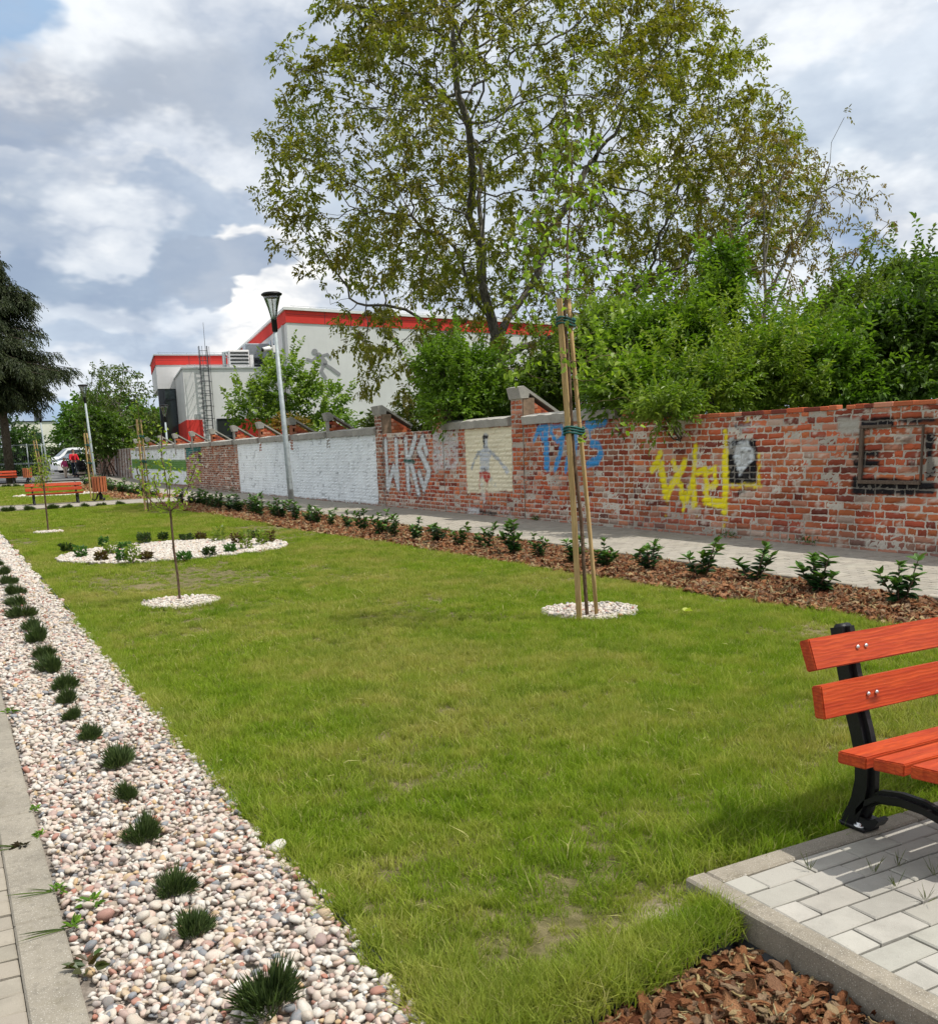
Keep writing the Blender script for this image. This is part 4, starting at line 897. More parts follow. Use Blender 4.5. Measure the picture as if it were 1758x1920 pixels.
def build_wall():
    rng = np.random.default_rng(17); root = empty('brick_wall', (WALLX, 20, 0)); tag(root, 'long old red brick wall with graffiti and whitewashed panels along the promenade', 'wall')
    parts = [brick_panel(3.0, 12.28, -.02, 1.69, WALLX, rng, True, NEARB), brick_panel(12.28, 15.55, -.02, 1.79, WALLX, rng, True, NEARB), brick_panel(15.55, 15.97, -.02, 2.27, WALLX-.012, rng, True, NEARB),
             brick_panel(15.97, 18.16, -.02, 1.79, WALLX, rng, True, NEARB), brick_panel(18.16, 18.84, -.02, 1.79, WALLX, rng, True, NEARB), brick_panel(18.84, 19.32, -.02, 2.22, WALLX-.01, rng, True, NEARB), brick_panel(19.32, 22.1, -.02, 1.79, WALLX, rng, True, NEARB), brick_panel(22.1, 22.53, -.02, 2.27, WALLX-.012, rng, True, FARB),
             brick_panel(22.53, 35.4, -.02, 1.80, WALLX, rng, False, FARB), brick_panel(35.4, 44, -.02, 1.82, WALLX, rng, False, FARB), brick_panel(44, 58, .0, 1.88, WALLX, rng, False, FARB), brick_panel(58, 74, .15, 2.0, WALLX, rng, False, FARB), brick_panel(12.2, 12.58, 1.69, 1.92, WALLX-.006, rng, True, NEARB)]
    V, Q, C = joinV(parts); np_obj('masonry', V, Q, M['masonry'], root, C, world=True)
    mb = MB()   # wall core
    for a, b, z in ((3.0, 12.28, 1.685), (12.28, 15.55, 1.785), (15.55, 15.97, 2.265), (15.97, 18.84, 1.785), (18.84, 19.32, 2.215), (19.32, 22.1, 1.785), (22.1, 22.53, 2.265), (22.53, 44, 1.80), (44, 58, 1.87), (58, 74, 1.99), (12.2, 12.28, 1.915), (12.28, 12.58, 1.912)):
        mb.box(WALLX+.004, WALLX+.25, a+.001, b-.001, -.2, z-.004)
    mb.obj('wall_core', M['core'], root, world=True)
    # top course of loose bricks on the near stretch
    mb = MB(); y = 3.0
    while y < 12.1:
        L = rnd.choice([.27, .27, .13]); 
        if rnd.random() > .05: 
            c = np.array(NEARB[0][rnd.randrange(5)])*rnd.uniform(.8, 1.1); h = .055+rnd.uniform(-.006, .006); mb.box(WALLX-.014-rnd.uniform(0, .012), WALLX+.10, y+.008, y+L-.008, 1.688, 1.688+h, col=c, bevel=.007)
            if L > .2: mb.box(WALLX+.115, WALLX+.245, y+.008, y+L-.008, 1.688, 1.683+h, col=c*.9, bevel=.007)
        y += L
    mb.box(WALLX+.02, WALLX+.22, 3.01, 12.1, 1.66, 1.70, col=(.45, .41, .35)); mb.obj('top_course', M['masonry'], root, col=True, world=True)
    # concrete coping slabs
    def coping(a, b, z0=1.77, z1=1.955, proud=.07, slope=.03):
        mb = MB(); n = max(2, int((b-a)/.12)); ys = np.linspace(a, b, n+1); V = []
        for y in ys:
            j = rnd.uniform(-.008, .008); V += [(WALLX-proud+j*.6, y, z0+j), (WALLX-proud-.02+j*.5, y, z1-.04+rnd.uniform(-.01, .01)), (WALLX+.08, y, z1+rnd.uniform(-.012, .012)), (WALLX+.30, y, z1+.02), (WALLX+.30, y, z0)]
        F = [(5*i+k, 5*i+(k+1) % 5, 5*(i+1)+(k+1) % 5, 5*(i+1)+k) for i in range(n) for k in range(5)]+[(0, 1, 2, 3, 4), tuple(5*n+k for k in (4, 3, 2, 1, 0))]
        mb.add(V, F); mb.obj('coping_slab', M['concrete'], root, world=True)
    coping(12.66, 15.5); coping(16.0, 17.9); coping(17.93, 18.8)
    BY = [15.76, 22.31, 25.9, 29.1, 32.45, 35.7, 39.05, 42.5, 45.9, 49.3, 52.7, 56.1]
    for a, b in zip(BY[1:-1], BY[2:]): coping(a+.14, b-.14, 1.79+(.04 if a > 44 else 0), 1.975+(.05 if a > 44 else 0))
    for i, by in enumerate(BY):     # raking buttress behind the wall, capped by a sloping slab
        w = .20 if i < 2 else .13; zt = 2.47; zb = 1.97; mb = MB(); x0, x1 = WALLX+.02, WALLX+.78
        mb.prism([(x0, 0.0), (x1+.25, 0.0), (x1, zb-.10), (x0, zt-.16)], 'y', by-w, by+w, col=np.array(NEARB[0][0])*.9)
        if i >= 2: mb.prism([(WALLX-.004, 1.5), (WALLX+.1, 1.5), (WALLX+.1, zt-.2), (WALLX-.004, zt-.2)], 'y', by-w, by+w, col=np.array(FARB[0][0]) if i in (3, 4, 6) else np.array((.30, .28, .25)))
        # brick courses marked on the cheek facing the camera
        for r in range(7):
            zz = 1.80+r*.085; xe = x0+(zt-.20-zz)/(zt-zb+.001)*(x1-x0)
            x = WALLX+.01+(r % 2)*.06
            while x < xe-.05: mb.box(x, min(x+.12, xe), by-w-.008, by-w+.02, zz+.008, zz+.078, col=np.array(NEARB[0][rnd.randrange(6)])*rnd.uniform(.7, 1.15), bevel=.005); x += .132
        mb.obj('buttress', M['masonry'], root, col=True, world=True)
        mb = MB(); W = w+.018
        P = [(WALLX-.09, by-W, zt-.02), (x1+.05, by-W, zb-.01), (x1+.05, by+W, zb-.01), (WALLX-.09, by+W, zt-.02)]
        lo = [(WALLX-.05, by-W, zt-.24), (x1+.0, by-W, zb-.09), (x1+.0, by+W, zb-.09), (WALLX-.05, by+W, zt-.24)]
        hd = [(WALLX+.06, zt-.24)]
        # heavy nose over the pier, thin slab down the slope
        mb.prism([(WALLX-.045, zt-.22), (WALLX-.10, zt-.015), (WALLX+.02, zt+.01), (x1+.05, zb+.02), (x1+.02, zb-.02), (WALLX+.14, zt-.12), (WALLX+.12, zt-.21)], 'y', by-W, by+W)
        mb.obj('buttress_cap', M['concrete'], root, world=True)
    # wooden frame fixed on the wall
    mb = MB(); mb.box(WALLX-.045, WALLX-.012, 7.925, 7.975, .86, 1.455, m=1, bevel=.004); mb.box(WALLX-.045, WALLX-.012, 7.14, 7.98, .815, .858, bevel=.004)
    mb.box(WALLX-.040, WALLX-.012, 7.55, 7.98, 1.457, 1.492, bevel=.004); mb.box(WALLX-.028, WALLX-.012, 7.13, 7.54, 1.462, 1.476, bevel=.002); mb.box(WALLX-.035, WALLX-.012, 7.13, 7.152, .86, 1.46, m=1, bevel=.002)
    mb.obj('wooden_frame', [M['old_wood'], M['old_wood_z']], root, world=True)['label'] = 'broken weathered wooden frame on the blackened bricks'
M['core'] = m_simple('wall_core', (.24, .17, .12), .95, .25, 8, .4, 40, .05)
M['old_wood_z'] = m_wood('old_frame_wood_upright', (.085, .06, .045), (.16, .12, .09), 'z', .8, False)
build_wall()

# ------------------------------------------------------------------ street furniture
def stake_tie(mb, a, b, z, r=.05):
    ang = np.linspace(0, 2*math.pi, 20); 
    c = (np.array(a)+np.array(b))/2; d = np.array(b)-np.array(a); l = np.linalg.norm(d)/2; t = d/(2*l); n = np.array([-t[1], t[0]])
    for dz in (-.022, 0, .02):
        P = [(*(c+t*(l+r)*math.cos(q)+n*r*math.sin(q)), z+dz+.01*math.sin(q*2)) for q in ang]; mb.tube(P, .009, 6)
def make_bench():
    """local frame: X along the slats from the end nearest the origin, Y=0 at the back edge of the pad, seat towards -Y"""
    root = empty('park_bench', (0, 0, 0)); L = 1.85
    def plank(name, quad, knot):
        mb = MB(); mb.prism([(y, z) for y, z in quad], 'x', 0, L)
        o = mb.obj(name, M['bench_wood'], root)
        import bmesh
        bm = bmesh.new(); bm.from_mesh(o.data); bmesh.ops.bevel(bm, geom=bm.edges[:], offset=.004, segments=2, affect='EDGES'); bm.to_mesh(o.data); bm.free()
        # grain differs from plank to plank: shift the mesh, not the object
        V = np.empty(len(o.data.vertices)*3); o.data.vertices.foreach_get('co', V); V = V.reshape(-1, 3)-[knot, 0, 0]; o.data.vertices.foreach_set('co', V.ravel()); o.location = (knot, 0, 0); return o
    # (y, z) relative to the pad's back edge and pad top
    o1 = plank('backrest_slat', [(.070, .667), (.028, .683), (-.010, .584), (.030, .570)], 0.); o2 = plank('backrest_slat', [(.012, .527), (-.030, .537), (-.052, .428), (-.008, .424)], 3.)
    plank('seat_slat', [(-.105, .298), (-.215, .306), (-.215, .346), (-.105, .338)], 7.); plank('seat_slat', [(-.240, .312), (-.350, .322), (-.350, .362), (-.240, .350)], 11.); plank('seat_slat', [(-.370, .325), (-.480, .333), (-.480, .373), (-.370, .365)], 15.)
    for fx in (.20, 1.62):
        mb = MB()
        back = [(.090, .688), (.074, .62), (.054, .545), (.036, .48), (.016, .41), (-.006, .35), (-.024, .29), (-.036, .23), (-.038, .16), (-.025, .09), (-.005, .035)]
        bw = .036; A = np.array(back); T = unit(np.gradient(A, axis=0)); Nn = np.stack([-T[:, 1], T[:, 0]], 1); a, b = A+Nn*bw, A-Nn*bw
        wd = np.array([bw]*len(A)); poly = [tuple(q) for q in a]+[tuple(q) for q in b[::-1]]
        n = len(A)
        for x0, x1, w2 in ((fx, fx+.058, .024), (fx+.018, fx+.040, .042)):
            a, b = A+Nn*w2, A-Nn*w2
            V = [(x, q[0], q[1]) for x in (x0, x1) for k in range(n) for q in (a[k], b[k])]
            F = [(2*k, 2*k+1, 2*k+3, 2*k+2) for k in range(n-1)]+[(2*n+2*k+2, 2*n+2*k+3, 2*n+2*k+1, 2*n+2*k) for k in range(n-1)]+[(2*k, 2*k+2, 2*n+2*k+2, 2*n+2*k) for k in range(n-1)]+[(2*k+3, 2*k+1, 2*n+2*k+1, 2*n+2*k+3) for k in range(n-1)]+[(0, 2*n, 2*n+1, 1), (2*n-2, 2*n-1, 4*n-1, 4*n-2)]
            mb.add(V, F)
        # curved front flange lip at the top
        mb.tube([(fx+.002, .085, .684), (fx+.053, .085, .684)], .017, 10)
        # seat rail
        S = [(-.03, .285), (-.20, .290), (-.36, .305), (-.49, .315), (-.53, .30)]
        for x0, x1, h in ((fx, fx+.055, .012), (fx+.018, fx+.036, .030)):
            for (p, q) in zip(S[:-1], S[1:]): mb.add([(x, y, z+dz) for x in (x0, x1) for (y, z) in (p, q) for dz in (-h, h)], [(0, 1, 3, 2), (4, 6, 7, 5), (0, 4, 5, 1), (2, 3, 7, 6), (0, 2, 6, 4), (1, 5, 7, 3)])
        # arch between the feet
        arch = [(-.02, .06), (-.05, .10), (-.10, .135), (-.18, .150), (-.26, .150), (-.34, .135), (-.41, .105), (-.47, .06), (-.505, .022)]
        for x0, x1, h in ((fx, fx+.055, .011), (fx+.018, fx+.036, .024)):
            for (p, q) in zip(arch[:-1], arch[1:]): mb.add([(x, y, z+dz) for x in (x0, x1) for (y, z) in (p, q) for dz in (-h, h)], [(0, 1, 3, 2), (4, 6, 7, 5), (0, 4, 5, 1), (2, 3, 7, 6), (0, 2, 6, 4), (1, 5, 7, 3)])
        # front leg
        FL = [(-.50, .315), (-.475, .26), (-.45, .20), (-.465, .12), (-.51, .03)]
        for x0, x1, h in ((fx, fx+.055, .018), (fx+.018, fx+.036, .034)):
            for (p, q) in zip(FL[:-1], FL[1:]): mb.add([(x, y+dy, z) for x in (x0, x1) for (y, z) in (p, q) for dy in (-h, h)], [(0, 1, 3, 2), (4, 6, 7, 5), (0, 4, 5, 1), (2, 3, 7, 6), (0, 2, 6, 4), (1, 5, 7, 3)])
        # feet: plate with a curled toe
        for y0, s in ((-.012, 1), (-.515, -1)):
            mb.box(fx-.012, fx+.067, y0-.055, y0+.055, 0.0, .014, bevel=.003)
            mb.prism([(y0-.055*s, .012), (y0-.085*s, .03), (y0-.10*s, .055), (y0-.085*s, .062), (y0-.06*s, .045), (y0-.02*s, .05), (y0+.03*s, .07), (y0+.05*s, .03), (y0+.055*s, .012)], 'x', fx+.002, fx+.053)
        fr = mb.obj('iron_frame', M['black'], root)
        mb = MB(); mb.lathe([(.0001, .026), (.013, .026), (.013, .018), (.022, .018), (.022, .014)], (fx+.027-.018, -.035, 0), 14); mb.obj('foot_bolt', M['bolt'], fr)
        for sl, (yy, zz, ny, nz) in ((o1, (.0090, .633, -.93, .36)), (o2, (-.0415, .482, -.97, .23))):
            for dx in (.010, .050):
                mb = MB(); c = np.array([fx+dx, yy-.003, zz]); k0 = len(mb.V); mb.sphere((0, 0, 0), .0080, 12, sc=(1, .7, 1)); mb.xform(k0, np.array(Matrix.Translation(Vector(c)))); b = mb.obj('bolt', M['bolt'], sl); b.location = (-sl.location[0], 0, 0)
    return root
BENCH = make_bench(); BENCH.location = (2.42, PADY, .055)
tag(BENCH, 'large orange-red slatted bench with black iron frame on the pale paver pad', 'bench', 'park benches')
b2 = copy_tree(BENCH); p = at(60, 944, 34.55); b2.location = (2.34, XP1[1]-.10, .045); b2.scale = (.93, .96, .96); tag(b2, 'red slatted bench beside the cross path, behind the small yellowish sapling', 'bench', 'park benches')
b3 = copy_tree(BENCH); b3.location = (at(31, 890, XP2[1])[0]-1.85, XP2[1]-.1, hz(XP2[1])+.045); tag(b3, 'distant red slatted bench on the far cross path in front of the mesh fence', 'bench', 'park benches')

def make_lamp(h=5.0, camera=False):
    root = empty('street_lamp', (0, 0, 0))
    mb = MB(); mb.tube([(0, 0, 0), (0, 0, .9), (0, 0, h-.80)], [.075, .066, .046], 16); mb.tube([(0, 0, 0), (0, 0, .06)], .11, 16)
    for z in (.9, 1.9, 3.1): mb.tube([(0, 0, z), (0, 0, z+.012)], .0665-.0065*z, 16)
    mb.box(-.04, .04, -.078, -.05, .55, .85, bevel=.004); mb.obj('pole', M['steel'], root)
    mb = MB(); mb.lathe([(.048, h-.84), (.064, h-.82), (.064, h-.58), (.075, h-.565), (.05, h-.55), (.0001, h-.55)], (0, 0, 0), 20); mb.obj('collar', M['black'], root)
    mb = MB(); mb.lathe([(.066, h-.56), (.075, h-.50), (.12, h-.30), (.175, h-.12), (.20, h-.045), (.196, h-.045), (.171, h-.12), (.116, h-.30), (.071, h-.5), (.062, h-.56)], (0, 0, 0), 24); sh = mb.obj('glass_cone', M['lamp_glass'], root)
    mb = MB(); mb.lathe([(.0001, h-.03), (.21, h-.045), (.235, h-.03), (.24, h), (.19, h+.03), (.0001, h+.04)], (0, 0, 0), 28); mb.lathe([(.0001, h-.10), (.10, h-.10), (.19, h-.045)], (0, 0, 0), 20); mb.obj('lamp_top', M['black'], root)
    mb = MB(); mb.tube([(0, 0, h-.56), (0, 0, h-.08)], .012, 8); mb.tube([(0, 0, h-.56), (0, 0, h-.45)], [.04, .015], 10); mb.obj('stem', M['steel'], root)
    if camera:
        mb = MB(); mb.box(-.10, -.04, -.03, .03, 3.70, 3.86, bevel=.006); mb.tube([(-.09, 0, 3.80), (-.20, -.03, 3.80)], .018, 8); c = mb.obj('camera_bracket', M['white'], root)
        mb = MB(); mb.tube([(-.17, -.02, 3.80), (-.36, -.08, 3.76)], .05, 12); mb.lathe([(.045, -.0), (.052, .0)], (-.37, -.083, 3.76), 12); o = mb.obj('security_camera', M['white'], root)
        mb = MB(); mb.tube([(-.355, -.079, 3.761), (-.375, -.085, 3.757)], .046, 12); mb.obj('lens', M['black'], o)
    return root
def m_glass():
    t = NT('lamp_glass'); g = t.n('ShaderNodeBsdfGlossy'); g.inputs['Roughness'].default_value = .05; tr = t.n('ShaderNodeBsdfTransparent'); tr.inputs[0].default_value = (.86, .88, .88, 1)
    fr = t.n('ShaderNodeFresnel'); fr.inputs[0].default_value = 1.5; f = t.math('ADD', t.math('MULTIPLY', fr.outputs[0], .8), .12, None, True); mx = t.n('ShaderNodeMixShader'); t.set(mx.inputs[0], f); t.t.links.new(tr.outputs[0], mx.inputs[1]); t.t.links.new(g.outputs[0], mx.inputs[2]); return t.done(mx.outputs[0])
M['lamp_glass'] = m_glass(); M['white'] = m_simple('white_paint', (.75, .75, .74), .4, .05, 5)
def lean_to(root, px_top, px_bot):
    pass
lp = make_lamp(5.0, True); Pb = at(543, 960, 22.35); lp.location = (7.28, 22.35, .0); Pt = at(509, 553, 22.35); lp.rotation_euler = (0, math.atan2(Pt[0]-7.28, 5.0), 0)
tag(lp, 'tall galvanised street lamp with clear glass cone and white security camera', 'street lamp', 'street lamps along the promenade')
def lamp_copy(px, py, Y, h, label, X=None):
    Pt = at(px, py, Y); o = make_lamp(Pt[2]-hz(Y)); o.location = (Pt[0] if X is None else X, Y, hz(Y)); 
    if X is not None: o.rotation_euler = (0, math.atan2(Pt[0]-X, 5.0), 0)
    return tag(o, label, 'street lamp', 'street lamps along the promenade')
lamp_copy(155, 722, 50.5, 5, 'slim street lamp rising behind the round slatted litter bin', 6.62)
lamp_copy(72, 768, 72, 5, 'thin distant street lamp in front of the white house', 6.45)
lamp_copy(307, 760, 52, 5, 'small street lamp behind the wall in front of the sports hall glass')

def make_bin():
    root = empty('litter_bin', (0, 0, 0)); n = 14
    for k in range(n):
        a = 2*math.pi*k/n; mb = MB(); k0 = 0; mb.box(-.036, .036, -.012, .012, .30, .80, bevel=.004); R = Matrix.Rotation(a+math.pi/2, 4, 'Z'); mb.xform(0, np.array(Matrix.Translation((.215*math.cos(a), .215*math.sin(a), 0))@R)); mb.obj('slat', M['bin_wood'], root)
    mb = MB(); mb.lathe([(.195, .33), (.20, .79), (.19, .79), (.185, .34), (.0001, .34)], (0, 0, 0), 24); mb.obj('liner', M['black'], root)
    mb = MB(); mb.tube([(0, 0, .03), (0, 0, .34)], [.05, .03], 12); mb.lathe([(.05, .30), (.16, .325), (.16, .34)], (0, 0, 0), 20)
    for k in range(3):
        a = 2*math.pi*k/3+.5; P = [(r*math.cos(a), r*math.sin(a), z) for r, z in ((.02, .24), (.07, .22), (.10, .15), (.13, .07), (.20, .03), (.25, .045), (.255, .075), (.235, .085))]; mb.tube(P, [.03, .028, .026, .024, .024, .024, .022, .018], 8)
    mb.obj('foot', M['black'], root); return root
bn = make_bin(); bp = gp(191, 938, .045); bn.location = (4.62, XP1[1]-.12, .045); bn.rotation_euler = (0, 0, .4); tag(bn, 'round litter bin of brown wooden slats on a black scrolled foot', 'litter bin', 'slatted litter bins')
bn2 = copy_tree(bn); bn2.location = (at(51, 890, XP2[1])[0], XP2[1]-.2, hz(XP2[1])+.03); bn2.rotation_euler = (0, 0, 1.1); tag(bn2, 'distant round slatted litter bin next to the far bench, before the fence', 'litter bin', 'slatted litter bins')

# ------------------------------------------------------------------ vegetation builders
def tree_obj(name, label, cat, base, N, par, rr, leafdata, barkmat, leafmat, group=None, crown='crown'):
    root = empty(name, base); tag(root, label, cat, group)
    V, Q = skel_mesh(N, par, rr); np_obj('trunk', V, Q, barkmat, root, smooth=True, world=True)
    V, Q, C = leafdata; np_obj(crown, V, Q, leafmat, root, C, world=True); return root
def tips(N, par, ch, depth, maxd, rr, rmax):
    i = np.where((depth <= maxd) & (rr < rmax) & (par >= 0))[0]; return i, N[i], unit(N[i]-N[par[i]])

def crown_points(rng, n, tab, Y, depthk, cyk=0.0, edge=1.6, inner=.35):
    """points inside a crown whose half width at each height follows tab = [(z, xl, xr)]"""
    tab = np.array(sorted(tab)); out = []
    while len(out) < n:
        z = rng.uniform(tab[0, 0], tab[-1, 0]); xl = np.interp(z, tab[:, 0], tab[:, 1]); xr = np.interp(z, tab[:, 0], tab[:, 2]); c, w = (xl+xr)/2, (xr-xl)/2
        a = rng.uniform(0, 6.283); r = rng.uniform(inner**edge, 1)**(1/edge); x = r*math.cos(a); y = r*math.sin(a)
        out.append((c+x*w, Y+cyk+y*w*depthk, z))
    return np.array(out)

def build_walnut():
    rng = np.random.default_rng(101); Y = 24.0
    T = [(-260, 740, 1200), (-120, 630, 1320), (0, 575, 1375), (90, 485, 1430), (170, 505, 1465), (260, 478, 1485), (370, 472, 1485), (440, 510, 1440), (500, 600, 1390), (600, 600, 1310), (700, 640, 1220), (770, 700, 1130)]
    tab = [(at(l, y, Y)[2], at(l, y, Y)[0], at(r, y, Y)[0]) for y, l, r in T]
    A = crown_points(rng, 7500, tab, Y, .60, edge=2.1); zlow = at(900, 520, Y)[2]
    keep = (A[:, 2] > zlow) | (rng.random(len(A)) < .42); A = A[keep]
    cl = fbm(A[:, 0]*1.1+A[:, 2]*.2, A[:, 2]*1.1+A[:, 1]*.8, 3); A = A[(cl > .42) | (rng.random(len(A)) < .35)]
    b = at(935, 900, Y); t1 = at(932, 640, Y); fork = at(925, 600, Y)
    trunk = [np.array([b[0], Y, 0])+(t1-np.array([b[0], Y, 0]))*f for f in np.linspace(0, 1, 9)]
    trunk += [at(905, 540, Y), at(903, 470, Y), at(908, 400, Y), at(910, 330, Y)]
    seeds = [np.array(q) for q in trunk]; spar = [-1]+list(range(len(seeds)-1))
    def limb(k, pts):
        for q in pts:
            m = (seeds[k]+q)/2+rng.normal(0, .08, 3); seeds.append(m); spar.append(k); seeds.append(np.array(q)); spar.append(len(seeds)-2); k = len(seeds)-1
    dy = lambda p, d: p+np.array([0, d, 0])
    limb(8, [dy(at(880, 560, Y), -.2), dy(at(850, 500, Y), -.5), dy(at(800, 450, Y), -.8), dy(at(740, 420, Y), -1.0)])
    limb(8, [dy(at(985, 560, Y), .2), dy(at(1030, 480, Y), .4), dy(at(1080, 390, Y), .7), dy(at(1130, 300, Y), .8)])
    limb(7, [dy(at(1010, 640, Y), -.5), dy(at(1080, 590, Y), -.9), dy(at(1160, 540, Y), -1.3)])
    limb(6, [dy(at(880, 680, Y), .4), dy(at(840, 610, Y), .8), dy(at(790, 570, Y), 1.0), dy(at(720, 560, Y), 1.2)])
    limb(9, [dy(at(940, 450, Y), 1.0), dy(at(950, 350, Y), 1.6), dy(at(960, 230, Y), 2.0)])
    limb(10, [dy(at(860, 360, Y), -.8), dy(at(830, 260, Y), -1.4), dy(at(790, 150, Y), -1.8)])
    N, par = colonise(rng, A, (seeds, spar), .26, .38, 2.2, 200, .22)
    r, ch, dep = skel_radii(N, par, .0065, 2.25, .24); r[:9] = np.linspace(.27, .22, 9)
    i, P, D = tips(N, par, ch, dep, 7, r, .03)
    P = np.repeat(P, 6, 0)+rng.normal(0, .09, (len(P)*6, 3)); D = unit(np.repeat(D, 6, 0)*.8+rng.normal(0, .6, P.shape)+[0, 0, -.1])
    cm = fbm(P[:, 0]*2.6+P[:, 1]*1.7, P[:, 2]*2.6+P[:, 1]*1.3, 77); keep = rng.random(len(P)) < .25+.75*sstep(.40, .56, cm); P, D = P[keep], D[keep]
    patch = fbm(P[:, 0]*.8+P[:, 1]*.4, P[:, 2]*.8, 19)[:, None]
    t = np.clip(patch*1.6-.3+rng.normal(0, .15, patch.shape), 0, 1); pal = np.array([.235, .19, .030])*(1-t)+np.array([.255, .29, .036])*t
    L = sprigs(P, D, rng, 7, .22, .115, .060, droop=.42, angle=.95, curl=.12, fold=.12, cpal=pal)
    print('walnut', len(N), len(P))
    tree_obj('walnut_tree', 'big spreading walnut tree with olive brown young leaves behind the wall', 'tree', (b[0], Y, 0), N, par, r, L, M['bark_mid'], M['leaf'])
M['bark_mid'] = m_bark('walnut_bark', (.075, .065, .053), (.19, .175, .15))
build_walnut()

def build_second_tree():
    rng = np.random.default_rng(103); Y = 19.5
    T = [(215, 1395, 1440), (300, 1330, 1520), (330, 1310, 1630), (430, 1290, 1625), (500, 1290, 1590), (560, 1300, 1560), (640, 1300, 1500), (700, 1320, 1480)]
    tab = [(at(l, y, Y)[2], at(l, y, Y)[0], at(rr_, y, Y)[0]) for y, l, rr_ in T]; A = crown_points(rng, 850, tab, Y, .8, edge=1.8)
    b = at(1425, 900, Y); tr = [np.array([b[0]+f*.05, Y, z]) for f, z in zip(np.linspace(0, 1, 9), np.linspace(0, at(1425, 640, Y)[2], 9))]+[at(1432, 600, Y), at(1435, 560, Y), at(1432, 500, Y), at(1432, 440, Y), at(1432, 380, Y), at(1425, 320, Y), at(1420, 270, Y)]
    seeds = [np.array(q) for q in tr]; spar = [-1]+list(range(len(seeds)-1))
    def limb(k, pts):
        for q in pts: m = (seeds[k]+q)/2+rng.normal(0, .05, 3); seeds.append(m); spar.append(k); seeds.append(np.array(q)); spar.append(len(seeds)-2); k = len(seeds)-1
    dy = lambda p, d: p+np.array([0, d, 0])
    limb(7, [dy(at(1470, 560, Y), .2), dy(at(1520, 470, Y), .5), dy(at(1575, 380, Y), .6), dy(at(1625, 335, Y), .6)]); limb(8, [dy(at(1500, 590, Y), -.3), dy(at(1565, 500, Y), -.6), dy(at(1620, 430, Y), -.8)])
    limb(8, [dy(at(1380, 560, Y), -.2), dy(at(1345, 480, Y), -.4), dy(at(1330, 390, Y), -.5)]); limb(10, [dy(at(1480, 430, Y), -.5), dy(at(1510, 320, Y), -.8), dy(at(1530, 240, Y), -.9)]); limb(9, [dy(at(1385, 470, Y), .6), dy(at(1370, 380, Y), .9)]); limb(11, [at(1460, 360, Y), at(1480, 280, Y)])
    N, par = colonise(rng, A, (seeds, spar), .22, .40, 2.2, 200, .07, (0, 0, .22)); r, ch, dep = skel_radii(N, par, .007, 2.2, .16)
    i, P, D = tips(N, par, ch, dep, 8, r, .03); P = np.repeat(P, 2, 0)+rng.normal(0, .06, (len(P)*2, 3)); D = unit(np.repeat(D, 2, 0)+rng.normal(0, .6, P.shape)); k = rng.random(len(P)) < .75; P, D = P[k], D[k]
    t = np.clip(fbm(P[:, 0]*.9, P[:, 2]*.9, 23)[:, None]*1.5-.25, 0, 1); pal = np.array([.24, .14, .05])*(1-t)+np.array([.24, .24, .05])*t
    L = sprigs(P, D, rng, 6, .22, .10, .042, droop=.5, curl=.2, cpal=pal)
    tree_obj('walnut_tree', 'thin half bare tree with brownish leaves among the bushes behind the wall', 'tree', (b[0], Y, 0), N, par, r, L, M['bark'], M['leaf'])
build_second_tree()

def blob_points(rng, blobs, n, shell=.62):
    """points in a union of ellipsoids (cx,cy,cz,rx,ry,rz), favouring the outside; returns points and outward directions"""
    B = np.array(blobs); w = B[:, 3]*B[:, 4]+B[:, 3]*B[:, 5]+B[:, 4]*B[:, 5]; k = rng.choice(len(B), n*2, p=w/w.sum()); d = unit(rng.normal(0, 1, (n*2, 3))); r = rng.uniform(shell**3, 1, (n*2, 1))**(1/3)
    lump = 1+.22*(fbm(d[:, 0]*3+k*5, d[:, 2]*3+d[:, 1]*3, 7)-.5)[:, None]*2; P = B[k, :3]+d*r*B[k, 3:]*lump
    ins = np.zeros(len(P), bool)
    for b in B: ins |= (((P-b[:3])/b[3:])**2).sum(1) < .50
    ok = ~ins | (rng.random(len(P)) < .12); P, d = P[ok][:n], d[ok][:n]; return P, unit(d*B[k][ok][:n, 3:])
